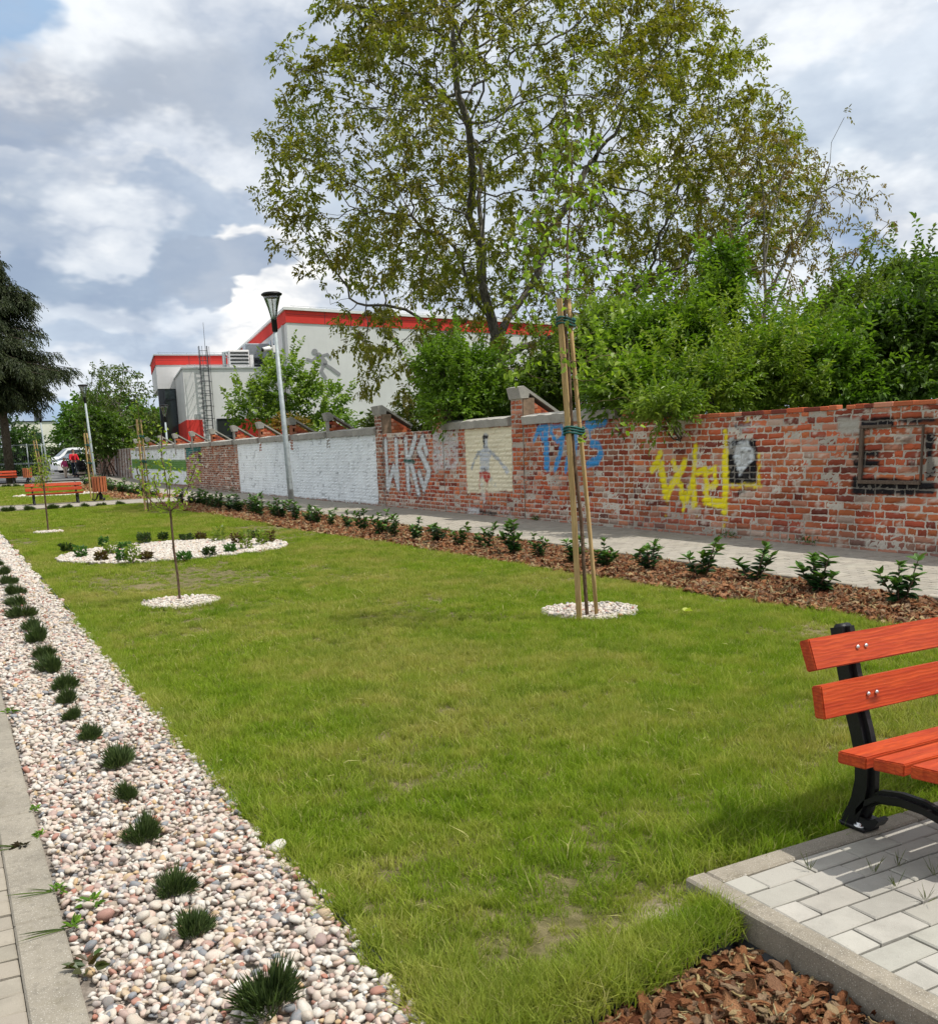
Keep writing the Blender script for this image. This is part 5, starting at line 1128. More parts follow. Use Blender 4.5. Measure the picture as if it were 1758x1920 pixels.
def build_bush(name, label, cat, blobs, n, seed, leaf, wid, c0, c1, nleaf=9, length=.30, droop=.25, stems=6, mat='leaf', group=None, upk=.5, fb=(.30, .80), z0=0.0, bark='bark_dark', loose=0):
    rng = np.random.default_rng(seed); P, O = blob_points(rng, blobs, n); ok = (P[:, 2] > z0+.05); P, O = P[ok], O[ok]
    D = unit(O+rng.normal(0, .45, O.shape)+[0, 0, upk]); t = np.clip((fbm(P[:, 0]*2.2+P[:, 1], P[:, 2]*2.2, seed)[:, None]-fb[0])/(fb[1]-fb[0])+rng.normal(0, .15, (len(P), 1)), 0, 1); pal = np.array(c0)*(1-t)+np.array(c1)*t
    big = 1.35 if seed in (202, 203, 204, 205, 206, 207) else 1.12; leaf *= big; wid *= big*1.3; length *= 1.0+(big-1)*.5; pal = pal*1.22
    parts = [sprigs(P, D, rng, nleaf, length, leaf, wid, droop=droop, cpal=pal, fold=.15)]
    if loose:   # long shoots breaking the outline
        k = rng.choice(len(P), loose); q = P[k]; d = unit(O[k]*.5+[0, 0, 1.0]+rng.normal(0, .25, (loose, 3)))
        for j in range(5): parts.append(sprigs(q+d*(length*.55*j), d, rng, nleaf, length, leaf, wid, droop=droop, cpal=np.tile(np.array(c1), (loose, 1))*rng.uniform(.85, 1.15, (loose, 1))))
    B = np.array(blobs); c = B[:, :3].mean(0); base = (float(c[0]), float(c[1]), z0); root = empty(name, base); tag(root, label, cat, group)
    mb = MB()
    for s in range(stems):
        b = B[rng.integers(len(B))]; e = b[:3]+rng.normal(0, .25, 3)*b[3:]; s0 = np.array([c[0]+rng.normal(0, .25)*(B[:, 3].max()), c[1]+rng.normal(0, .1), z0]); m = (s0+e)/2+rng.normal(0, .08, 3)+[0, 0, .15]
        mb.tube([s0, m, e], [.035, .025, .010], 6)
        for _ in range(3): e2 = e+unit(rng.normal(0, 1, 3)+[0, 0, .6])*b[3:]*.6; mb.tube([m+(e-m)*.5, (m+e2)/2, e2], [.016, .011, .004], 5)
    mb.obj('stems', M[bark], root, world=True); V, Q, C = joinV(parts); np_obj('foliage', V, Q, M[mat], root, C, world=True); return root
def PB(px, py, Y, rx, ry, rz): p = at(px, py, Y); s = Y/F_PX*.93; return (p[0], p[1], p[2], rx*s, ry, rz*s)
G0, G1c = (.045, .125, .012), (.125, .270, .030)
build_bush('bush', 'dense fresh green bush against the trunk of the big tree behind the wall', 'bush', [PB(870, 720, 19.0, 78, .8, 70), PB(825, 700, 19.2, 40, .6, 55), PB(910, 760, 18.6, 60, .7, 40), PB(850, 770, 18.7, 60, .6, 30)], 1500, 201, .085, .034, (.075, .14, .016), (.16, .26, .03), loose=40)
build_bush('bush', 'dark green bush behind the blue graffiti, half hidden by the young tree', 'bush', [PB(1080, 700, 17.5, 90, .8, 60), PB(1150, 640, 17.0, 60, .8, 70), PB(1010, 740, 17.5, 50, .6, 35)], 1300, 202, .075, .032, (.06, .10, .012), (.13, .19, .028), loose=40)
build_bush('bush', 'tall bright green bush with one long upright shoot over the wall', 'bush', [PB(1215, 670, 13.6, 85, .7, 80), PB(1290, 640, 13.4, 45, .5, 60), PB(1345, 590, 13.6, 24, .4, 70), PB(1170, 730, 12.8, 50, .6, 50), PB(1358, 510, 13.6, 14, .3, 45), PB(1240, 760, 12.3, 60, .4, 25)], 2300, 203, .085, .028, (.075, .145, .014), (.19, .29, .035), loose=60, upk=.7)
build_bush('bush', 'pale yellow green feathery bush leaning over the top of the wall', 'bush', [PB(1330, 730, 11.6, 90, .45, 50), PB(1410, 700, 11.8, 80, .6, 60), PB(1250, 770, 11.2, 55, .35, 26), PB(1480, 740, 11.4, 70, .5, 40)], 2000, 204, .062, .017, (.10, .17, .018), (.24, .31, .045), nleaf=11, loose=60, upk=.7)
build_bush('bush', 'thick mid green bush behind the yellow lettering with long pointed leaves', 'bush', [PB(1540, 700, 11.4, 90, .6, 70), PB(1610, 660, 11.8, 80, .6, 60), PB(1490, 660, 12.4, 60, .6, 45), PB(1600, 745, 10.9, 90, .4, 30)], 2300, 205, .085, .026, (.07, .14, .014), (.17, .27, .035), loose=50)
build_bush('bush', 'dark leafy fruit bush behind the wall above the wooden frame', 'bush', [PB(1700, 640, 10.9, 95, .6, 95), PB(1770, 560, 11.2, 70, .6, 90), PB(1690, 730, 10.6, 95, .4, 40), PB(1820, 690, 10.9, 90, .6, 90)], 2300, 206, .085, .034, (.045, .09, .012), (.12, .19, .035), loose=50)
build_bush('bush', 'loose grey green bush behind the others, reaching the open sky', 'bush', [PB(1610, 590, 15.0, 90, .8, 75), PB(1700, 540, 15.3, 70, .7, 60), PB(1540, 640, 15.0, 70, .8, 50)], 1500, 207, .08, .032, (.075, .12, .02), (.16, .21, .045), loose=50)
build_bush('bush', 'rounded apple bush behind the whitewashed wall, in front of the hall', 'bush', [PB(530, 735, 41, 60, 1.4, 38), PB(590, 760, 41, 60, 1.4, 36), PB(480, 775, 41, 45, 1.2, 24), PB(535, 700, 41, 30, 1.0, 24), PB(620, 800, 40, 50, 1.2, 25), PB(470, 745, 41.3, 28, 1, 18)], 780, 208, .15, .085, (.09, .16, .022), (.21, .29, .05), nleaf=7, length=.45, loose=30)
build_bush('bush', 'low russet leaved bush poking above the wall beside the hall gate', 'bush', [PB(545, 800, 37.8, 26, .5, 13)], 110, 209, .12, .07, (.10, .10, .02), (.28, .14, .04), nleaf=6, length=.35)

build_bush('bush', 'wide dark green thicket filling the gaps behind the front bushes', 'bush', [PB(1240, 690, 17.5, 170, 1.0, 80), PB(1420, 690, 17.0, 150, 1.0, 75), PB(1600, 680, 17.0, 170, 1.0, 90), PB(1760, 620, 16.5, 130, 1.0, 110), PB(1330, 760, 15.5, 200, .6, 40)], 3000, 210, .11, .045, (.045, .085, .012), (.10, .16, .025), nleaf=8, length=.34)
build_bush('bush', 'low olive thicket under the big tree between wall and sports hall', 'bush', [PB(1000, 790, 21, 130, 1.0, 40), PB(760, 800, 24, 80, 1.0, 26), PB(960, 740, 22, 60, .8, 40)], 1200, 211, .10, .042, (.05, .08, .014), (.12, .15, .03), nleaf=8, length=.34)
# undergrowth seen between the bushes
def build_far_trees():
    specs = [('deciduous_tree', 'broad leafy tree beyond the far end of the brick wall', [(690, 215, 250), (715, 180, 275), (745, 165, 292), (780, 160, 300), (820, 165, 300), (850, 190, 290)], 66, 235, .20, 301, (.065, .11, .02), (.15, .20, .05)),
             ('deciduous_tree', 'slender twin topped tree with thin crown beside the second lamp', [(680, 180, 215), (700, 165, 230), (740, 150, 235), (790, 140, 240), (840, 150, 240)], 70, 190, .18, 302, (.075, .11, .025), (.16, .20, .06)),
             ('deciduous_tree', 'bright green low tree behind the parked van', [(765, 128, 150), (785, 118, 185), (815, 112, 200), (838, 112, 200)], 108, 150, .26, 303, (.08, .17, .025), (.16, .28, .05))]
    for nm, lab, T, Y, pxc, ll, seed, c0, c1 in specs:
        rng = np.random.default_rng(seed); tab = [(at(l, y, Y)[2], at(l, y, Y)[0], at(r_, y, Y)[0]) for y, l, r_ in T]; A = crown_points(rng, 1500, tab, Y, .8, edge=2.2)
        cl = fbm(A[:, 0]*.6, A[:, 2]*.6, 3); A = A[(cl > .42) | (rng.random(len(A)) < .3)]
        b = at(pxc, 880, Y); zt = max(q[0] for q in tab); tr = [np.array([b[0], Y, z]) for z in np.linspace(hz(Y), zt*.55, 8)]; N, par = colonise(rng, A, tr, .32, .52, 4., 150, .15, (0, 0, .1)); r, ch, dep = skel_radii(N, par, .012, 2.2, .16)
        i, P, D = tips(N, par, ch, dep, 3, r, .04); P = np.repeat(P, 3, 0)+rng.normal(0, .14, (len(P)*3, 3)); D = unit(np.repeat(D, 3, 0)+rng.normal(0, .6, P.shape)); t = np.clip(fbm(P[:, 0], P[:, 2], seed)[:, None]*1.6-.3, 0, 1)
        L = sprigs(P, D, rng, 5, .35, ll, ll*.5, droop=.3, cpal=np.array(c0)*(1-t)+np.array(c1)*t); tree_obj(nm, lab, 'tree', (b[0], Y, float(hz(Y))), N, par, r, L, M['bark'], M['leaf'])
build_far_trees()

def build_spruce():
    rng = np.random.default_rng(401); Y = 60.0; z0 = float(hz(Y)); b = at(18, 878, Y); top = 13.2; cx = b[0]
    mb = MB(); mb.tube([(cx, Y, z0-.1), (cx, Y, 4), (cx+.05, Y, 9), (cx, Y, top)], [.25, .21, .14, .03], 10)
    P = []; D = []
    z = 4.6
    while z < top:
        f = (z-4.6)/(top-4.6); R = (3.9*(1-f)**.85+.15)*(1+.12*math.sin(z*2.1))*min(1, .5+.3*(z-4.6)); nb = int(10-4*f)
        for k in range(nb):
            a = rng.uniform(0, 6.283); L = R*rng.uniform(.72, 1.12); dv = np.array([math.cos(a), math.sin(a), 0]); pts = []
            for s in np.linspace(0, 1, 7): pts.append(np.array([cx, Y, z])+dv*L*s+np.array([0, 0, .30*L*s-.50*L*s*s*(1 if z < 9 else .5)+.14*L*s**4]))
            mb.tube(pts, np.linspace(.045, .012, 7)*(1-.5*f), 4, cap=False)
            pts = np.array(pts); 
            for s in np.arange(.18, 1.0, .14/max(L, .5)*1.25):
                q = s*6; i = min(5, int(q)); p = pts[i]+(pts[i+1]-pts[i])*(q-i); side = np.cross(dv, [0, 0, 1])
                for sg in (-1, 1, 0):
                    d = dv*.6+side*sg*.9*(1-s*.5)+np.array([0, 0, -.65*rng.uniform(.5, 1.4)]); w = (1-s*.45)*min(1., L/2)*.75
                    for j in range(2 if sg else 1): P.append(p+unit(d)*w*.45*j+rng.normal(0, .05, 3)); D.append(d+rng.normal(0, .25, 3))
        z += rng.uniform(.22, .34)
    P = np.array(P); D = np.array(D); t = rng.random((len(P), 1)); L = sprigs(P, D, rng, 7, .48, .17, .05, droop=.35, angle=.6, cpal=np.array([.024, .038, .014])*(1-t)+np.array([.065, .085, .028])*t)
    root = empty('spruce_tree', (cx, Y, z0)); tag(root, 'tall dark spruce with drooping branches behind the mesh fence', 'tree'); mb.obj('trunk', M['bark_dark'], root, world=True); V, Q, C = L; np_obj('crown', V, Q, M['needle'], root, C, world=True)
build_spruce()

# ------------------------------------------------------------------ planted shrubs, lavender, small trees
def laurel_proto(seed):
    rng = np.random.default_rng(seed); mb = MB(); parts = []; ns = rng.integers(4, 7)
    for s in range(ns):
        a = rng.uniform(0, 6.283); h = rng.uniform(.16, .31) if s else .33; out = rng.uniform(.03, .12); P = [(0.02*math.cos(a), .02*math.sin(a), 0), (out*.6*math.cos(a), out*.6*math.sin(a), h*.5), (out*math.cos(a), out*math.sin(a), h)]
        mb.tube(P, [.006, .005, .003], 5); P = np.array(P); nn = 26
        f = rng.uniform(.12, 1.0, nn); f[-4:] = 1.0; q = np.where(f[:, None] < .5, P[0]+(P[1]-P[0])*f[:, None]*2, P[1]+(P[2]-P[1])*(f[:, None]-.5)*2); az = rng.uniform(0, 6.283, nn)+np.arange(nn)*2.4; el = rng.uniform(.1, .9, nn); el[-4:] = rng.uniform(.7, 1.3, 4)
        T = np.stack([np.cos(az)*np.cos(el), np.sin(az)*np.cos(el), np.sin(el)], 1); new = (f > .85)[:, None]; c = np.where(new, mixcols(rng, nn, (.075, .17, .03), (.13, .24, .05)), mixcols(rng, nn, (.018, .062, .018), (.045, .115, .03)))
        parts.append(leaves_at(q, T, rng.uniform(.055, .085, nn), rng.uniform(.028, .040, nn), c, rng, tw=.25, fold=.2, curl=.16))
    return mb, joinV(parts)
ROWLAB = 'glossy laurel shrub, {} in the bark strip counting from the big red bench'
def build_laurels():
    protos = []
    for i in range(7):
        mb, (V, Q, C) = laurel_proto(500+i); root = empty('laurel_shrub', (0, 0, 0)); mb.obj('stems', M['bark_young'], root); np_obj('leaves', V, Q, M['leaf_gloss'], root, C); protos.append(root)
    SP = [(6.8, 5.2, 1.05), (6.74, 6.02, 1.0), (6.81, 6.86, 1.0), (6.58, 7.33, .95), (6.6, 8.15, .95), (6.39, 8.7, .9), (6.4, 9.3, .95), (6.38, 10.0, .75), (6.36, 10.6, 1.05), (6.45, 11.5, 1.0), (6.35, 12.05, .9), (6.39, 12.8, .85), (6.3, 13.4, .95), (6.2, 13.95, .9), (6.25, 14.7, 1.05), (6.4, 15.8, 1.), (6.42, 16.5, .9), (6.38, 17.4, 1.0), (6.3, 18.0, 1.0), (6.42, 18.7, 1.0), (6.32, 19.3, 1.0)]
    rg = random.Random(3); y = 20.2
    while y < 30.5: SP.append((6.38+rg.uniform(-.1, .1), y, rg.uniform(.95, 1.25))); y += rg.uniform(.62, .85)
    y2 = XP1[1]+.5; n1 = len(SP)
    while y2 < 53: SP.append((6.4+rg.uniform(-.12, .12), y2, rg.uniform(1.2, 1.5))); y2 += rg.uniform(1.0, 1.4)
    for i, (x, y, s) in enumerate(SP):
        pr = protos[i % 7]; o = pr if i < 7 else copy_tree(pr); o.location = (x, y, .02+hz(y)); o.rotation_euler = (0, 0, rg.uniform(0, 6.28)); h = rg.uniform(1.05, 1.65)*(1.12 if y < 9 else 1); o.scale = (s*h, s*h, s*rg.uniform(.85, 1.2))
        if i < n1: lab = ROWLAB.format(ORD[i])
        else: lab = 'laurel shrub, {} in the bark strip beyond the first cross path'.format(ORD[i-n1])
        o.rotation_euler = (rg.uniform(-.12, .12), rg.uniform(-.12, .12), o.rotation_euler[2]); tag(o, lab, 'shrub', 'laurel shrubs planted in the bark strip')
build_laurels()
def lav_proto(seed, n=230, h=.13, r=.075, c0=(.035, .065, .02), c1=(.11, .16, .05), lw=.006):
    rng = np.random.default_rng(seed); a = rng.uniform(0, 6.283, n); q = rng.random(n)**.6*r; B = np.stack([q*np.cos(a), q*np.sin(a), rng.uniform(0, h*.45, n)], 1); B[:, 2] *= (1-(q/r)**2*.6)
    K = 7; cc = rng.normal(0, r*.42, (K, 2)); ck = rng.integers(0, K, n); ch_ = rng.uniform(.55, 1.25, K)[ck]; B[:, :2] = cc[ck]+B[:, :2]*.5; B[:, 2] *= ch_; q = np.hypot(B[:, 0], B[:, 1]); a = np.arctan2(B[:, 1], B[:, 0])
    T = np.stack([np.cos(a)*(q/r)*.75, np.sin(a)*(q/r)*.75, np.ones(n)*.9], 1)+rng.normal(0, .26, (n, 3)); L = h*rng.uniform(.35, .8, n)*ch_; return leaves_at(B, T, L, lw*rng.uniform(.7, 1.3, n), mixcols(rng, n, c0, c1), rng, tw=.8, fold=.1, curl=.05)
def build_lavender():
    protos = []
    for i in range(5):
        V, Q, C = lav_proto(600+i, 900, .10, .058, lw=.0042); o = np_obj('lavender_plant', V, Q, M['needle_soft'], None, C); protos.append(o)
    LV = [(.57, 2.20, 1.25), (.49, 2.67, 1.0), (.49, 2.98, .9), (.49, 3.48, .95), (.52, 3.96, .85), (.56, 4.41, 1.25), (.50, 4.96, .85), (.475, 5.42, .7), (.48, 5.80, .75), (.50, 6.2, .9), (.51, 6.75, 1.05), (.50, 7.3, .9), (.51, 8.0, 1.2), (.51, 8.55, 1.0), (.51, 9.4, 1.2), (.53, 10.2, 1.1), (.55, 11.1, 1.1), (.53, 12.1, 1.2), (.54, 13.2, 1.1), (.53, 14.4, 1.2), (.53, 15.6, 1.1)]
    for i, (x, y, s) in enumerate(LV):
        o = protos[i] if i < 5 else protos[(i*3) % 5].copy()
        if i >= 5: COL.objects.link(o)
        s *= 1.35 if i > 6 else 1.0
        o.location = (x, y, .025); o.rotation_euler = (0, 0, rnd.uniform(0, 6.28)); o.scale = (s*.74, s*.74, s*rnd.uniform(.75, 1.05)); tag(o, 'dark lavender clump, {} in the pebble strip from the bottom edge'.format(ORD[i]), 'lavender', 'lavender clumps in the pebble strip')
    for i, px in enumerate([16, 53, 94, 126, 161, 191, 225]):
        Y = XP1[0]-.25; p = at(px, 950, Y); o = protos[i % 5].copy(); COL.objects.link(o); o.location = (p[0], Y, .0); s = rnd.uniform(1.6, 2.2); o.scale = (s, s, s*.8); tag(o, 'small dark clump before the first cross path, {} from the gravel strip side'.format(ORD[i]), 'lavender', 'small clumps along the cross path')
    for i, px in enumerate([12, 30, 48, 64]):
        Y = XP2[0]-.4; p = at(px, 905, Y); o = protos[i % 5].copy(); COL.objects.link(o); o.location = (p[0], Y, float(hz(Y))); o.scale = (2.6, 2.6, 2.0); tag(o, 'tiny dark clump before the far cross path, {} along from the far bench'.format(ORD[i]), 'lavender', 'tiny clumps along the far cross path')
M['needle_soft'] = m_leaf('lavender_leaf', .6, .25)
build_lavender()

def small_plants():
    """mixed perennials of the oval bed, then the weeds along the kerb"""
    SP = [(125, 1035, 'd'), (152, 1046, 'g'), (190, 1052, 'r'), (208, 1040, 'y'), (195, 1025, 'g'), (233, 1030, 'g'), (230, 1052, 'g'), (250, 1056, 'y'), (274, 1050, 'r'), (272, 1020, 'd'), (268, 1012, 'd'), (306, 1012, 'd'), (345, 1050, 'g'), (392, 1042, 'd'), (350, 1014, 'd'), (376, 1012, 'r'), (412, 1015, 'y'), (432, 1036, 'g'), (446, 1020, 'r'), (462, 1030, 'y'), (477, 1010, 'd'), (492, 1022, 'y'), (505, 1018, 'r')]
    SP = sorted(SP); pal = {'d': ((.03, .06, .02), (.07, .11, .035)), 'g': ((.05, .13, .03), (.10, .22, .05)), 'y': ((.14, .22, .03), (.28, .34, .06)), 'r': ((.09, .04, .02), (.14, .12, .04))}
    nm = {'d': 'dark', 'g': 'green', 'y': 'yellow green', 'r': 'reddish'}
    for i, (px, py, k) in enumerate(SP):
        rng = np.random.default_rng(700+i); p = gp(px, py, .03); n = 130; a = rng.uniform(0, 6.283, n); q = rng.random(n)**.6*rng.uniform(.06, .095); h = rng.uniform(.08, .17) if k != 'y' else rng.uniform(.14, .28)
        B = np.stack([q*np.cos(a), q*np.sin(a), rng.uniform(.0, h, n)], 1); T = np.stack([np.cos(a), np.sin(a), np.ones(n)*.8], 1)+rng.normal(0, .4, (n, 3)); V, Q, C = leaves_at(B, T, rng.uniform(.035, .07, n), rng.uniform(.018, .034, n), mixcols(rng, n, *pal[k]), rng)
        mb = MB()
        for s in range(4): e = B[rng.integers(n)]; mb.tube([(0, 0, -.02), tuple(e*.5), tuple(e)], [.004, .003, .002], 4)
        root = empty('small_plant', p); mb.obj('stems', M['bark_young'], root); np_obj('leaves', V, Q, M['leaf'], root, C); tag(root, 'small {} plant in the oval bed, {} from its strip end'.format(nm[k], ORD[i]), 'plant', 'small plants in the oval pebble bed')
    W = [(20, 1335, .035, 'yellow green weed tuft at the top of the left kerb'), (172, 1695, .035, 'bright green weed growing among the pebbles'), (135, 1740, .035, 'leafy weed in the kerb joint'), (75, 1567, .025, 'small weed in the kerb joint beside the third clump'), (62, 1520, .025, 'small green weed at the kerb edge'), (108, 1672, .028, 'low weed creeping over the kerb joint'), (165, 1815, .05, 'broad leaved reddish weed at the kerb near the bottom corner'), (40, 1588, .03, 'dark dried weed lying on the old pavers')]
    labs = ['yellow green weed tuft at the far visible end of the kerb', 'bright green weed growing alone among the pebbles', 'leafy weed sprouting where kerb and pebbles meet, below the long grass blade', 'small leafy weed at the kerb beside the dried brown one', 'tiny green weed at the kerb edge above the dried brown one', 'low weed creeping along the kerb, with a long blade across the pavers', 'broad leaved reddish weed hanging over the kerb, the lowest of them', 'dark dried brown weed lying flat on the old pavers']
    for i, ((px, py, s, _), lab) in enumerate(zip(W, labs)):
        rng = np.random.default_rng(800+i); p = gp(px, py, .035); n = 16; a = rng.uniform(0, 6.283, n); el = rng.uniform(.1, .9, n); T = np.stack([np.cos(a)*np.cos(el), np.sin(a)*np.cos(el), np.sin(el)], 1); B = T*[s*.3, s*.3, s*.3]+rng.normal(0, s*.2, (n, 3))*[1, 1, .2]
        pc = ((.03, .03, .012), (.07, .05, .03)) if i == 7 else ((.10, .05, .03), (.07, .13, .04)) if i == 6 else ((.09, .20, .02), (.20, .34, .04))
        V, Q, C = leaves_at(B, T, rng.uniform(.5, 1.1, n)*s, rng.uniform(.3, .5, n)*s, mixcols(rng, n, *pc), rng); parts = [(V, Q, C)]
        if i in (2, 5, 7):
            m = 3; bb = np.zeros((m, 3)); tt = np.stack([-np.ones(m), rng.normal(0, .3, m), np.ones(m)*.12], 1); parts.append(leaves_at(bb, tt, rng.uniform(.10, .17, m), np.full(m, .004), mixcols(rng, m, (.07, .12, .03), (.13, .18, .05)), rng, tw=.2, curl=.03))
        V, Q, C = joinV(parts); o = np_obj('weed', V, Q, M['leaf'], None, C); o.location = tuple(p); tag(o, lab, 'weed', 'weeds along the kerb')
    # grass tufts in the paver joints of the pad
    for i, (px, py) in enumerate([(1517, 1632), (1638, 1636), (1683, 1625), (1677, 1664), (1750, 1643), (1735, 1690)]):
        rng = np.random.default_rng(830+i); p = gp(px, py, .052); n = 10; a = rng.uniform(0, 6.283, n); T = np.stack([np.cos(a)*.5, np.sin(a)*.5, np.ones(n)], 1)+rng.normal(0, .15, (n, 3)); V, Q, C = leaves_at(np.zeros((n, 3))+rng.normal(0, .003, (n, 3))*[1, 1, 0], T, rng.uniform(.02, .07, n), np.full(n, .0020), mixcols(rng, n, (.07, .10, .03), (.18, .19, .06)), rng, curl=.02)
        o = np_obj('weed', V, Q, M['leaf'], None, C); o.location = tuple(p); tag(o, 'thin grass tuft in the pad joints, {} counting from the pad corner'.format(ORD[i]), 'weed', 'grass tufts in the paver joints')
    for i, (Y, s) in enumerate([(8.7, .09), (10.1, .08), (36.2, .16), (15.1, .05)]):
        rng = np.random.default_rng(850+i); n = 60; V, Q, C = leaves_at(rng.normal(0, s, (n, 3))*[.4, 1, .35]+[0, 0, s*.5], rng.normal(0, 1, (n, 3))+[-.4, 0, .5], rng.uniform(.02, .05, n), rng.uniform(.01, .02, n), mixcols(rng, n, (.04, .10, .02), (.10, .2, .04)), rng)
        o = np_obj('weed', V, Q, M['leaf'], None, C); o.location = (WALLX-.06, Y, .04); tag(o, ['low green weed at the wall foot below the wooden frame', 'thin weed at the wall foot below the black and white portrait', 'weed patch at the wall foot beyond the long white panel', 'small weed at the wall foot below the blue numerals'][i], 'weed', 'weeds at the foot of the wall')
    # fallen yellow leaf on the lawn
    V, Q, C = leaves_at(np.zeros((3, 3)), np.array([[1, .3, .3], [.6, -.5, .2], [.8, .9, .25]]), np.array([.09, .07, .06]), np.array([.06, .05, .04]), np.array([[.50, .55, .12]]*3), np.random.default_rng(9), tw=.2); o = np_obj('fallen_leaf', V, Q, M['leaf'], None, C); o.location = tuple(gp(1282, 1146, .06)); tag(o, 'single pale yellow leaf lying on the lawn near the staked tree', 'leaf')
small_plants()

def staked_tree(label, A, B, tA, tB, tie_z, hpole=None, tree=None):
    for k, (a, t) in enumerate(((A, tA), (B, tB))):
        mb = MB(); n = 7; P = [np.array(a)+(np.array(t)-np.array(a))*f+np.array([.008*math.sin(f*5+k), .008*math.cos(f*4+k), 0]) for f in np.linspace(0, 1, n)]; mb.tube(P, [(.0165 if k else .028)]*n, 8 if k else 4, smooth=k == 1); root = mb.obj('tree_stake', M['stake']); tag(root, label[k], 'stake', 'wooden tree stakes')
def build_main_sapling():
    A, B = gp(1087, 1166, .0), gp(1118, 1162, .0); tA, tB = at(1049, 560, 6.3), at(1066, 560, 6.3)
    staked_tree(['thick square wooden stake of the staked tree by the blue numerals', 'thinner round wooden stake beside the thick one, leaning the other way'], A, B, tA, tB, None)
    mb = MB()
    for zz in (1.49, 2.30):
        f = (zz)/tA[2]; a = A+(tA-A)*f; b = B+(tB-B)*f; stake_tie(mb, a[:2], b[:2], zz, .036)
    o = mb.obj('tree_tie', M['strap']); tag(o, 'dark green straps binding the two stakes by the blue numerals', 'strap')
    rng = np.random.default_rng(900); b = gp(1101, 1163, .0); z = np.linspace(0, 1, 16)
    top = at(1075, 235, 6.25); mid = at(1057, 600, 6.3); low = at(1094, 1060, 6.2)
    tr = [b+(low-b)*f for f in np.linspace(0, 1, 4)]+[low+(mid-low)*f+[0.01*math.sin(f*9), 0, 0] for f in np.linspace(.1, 1, 12)]+[mid+(top-mid)*f+[0.015*math.sin(f*11), .01*math.cos(f*8), 0] for f in np.linspace(.08, 1, 12)]
    A_ = []
    for _ in range(420):
        f = rng.random(); c = mid+(top-mid)*(f*.95+.02)-[0, 0, .3*(1-f)]; R = (.50*(1-f)**.6+.10)*rng.random()**.5; a = rng.uniform(0, 6.283); A_.append(c+[R*math.cos(a), R*math.sin(a), rng.normal(0, .1)-.1*R])
    for _ in range(14): p = at(rng.uniform(1055, 1240), rng.uniform(690, 830), 6.2); A_.append(p+[0, rng.normal(0, .12), 0])
    N, par = colonise(rng, np.array(A_), tr, .06, .09, .8, 80, .18); r, ch, dep = skel_radii(N, par, .0018, 2.1, .016)
    i, P, D = tips(N, par, ch, dep, 3, r, .006); P = np.repeat(P, 3, 0)+rng.normal(0, .03, (3*len(P), 3)); D = unit(np.repeat(D, 3, 0)+rng.normal(0, .7, P.shape)+[0, 0, -.6]); k = rng.random(len(P)) < .6; P, D = P[k], D[k]; n = len(P)
    L = leaves_at(P, D, rng.uniform(.042, .066, n), rng.uniform(.030, .045, n), mixcols(rng, n, (.17, .27, .03), (.33, .44, .06)), rng, tw=.8)
    tree_obj('sapling', 'slender young tree with light green hanging leaves tied between two stakes', 'sapling', tuple(b), N, par, r, L, M['bark_young'], M['leaf_thin'], 'young trees on the lawn')
build_main_sapling()
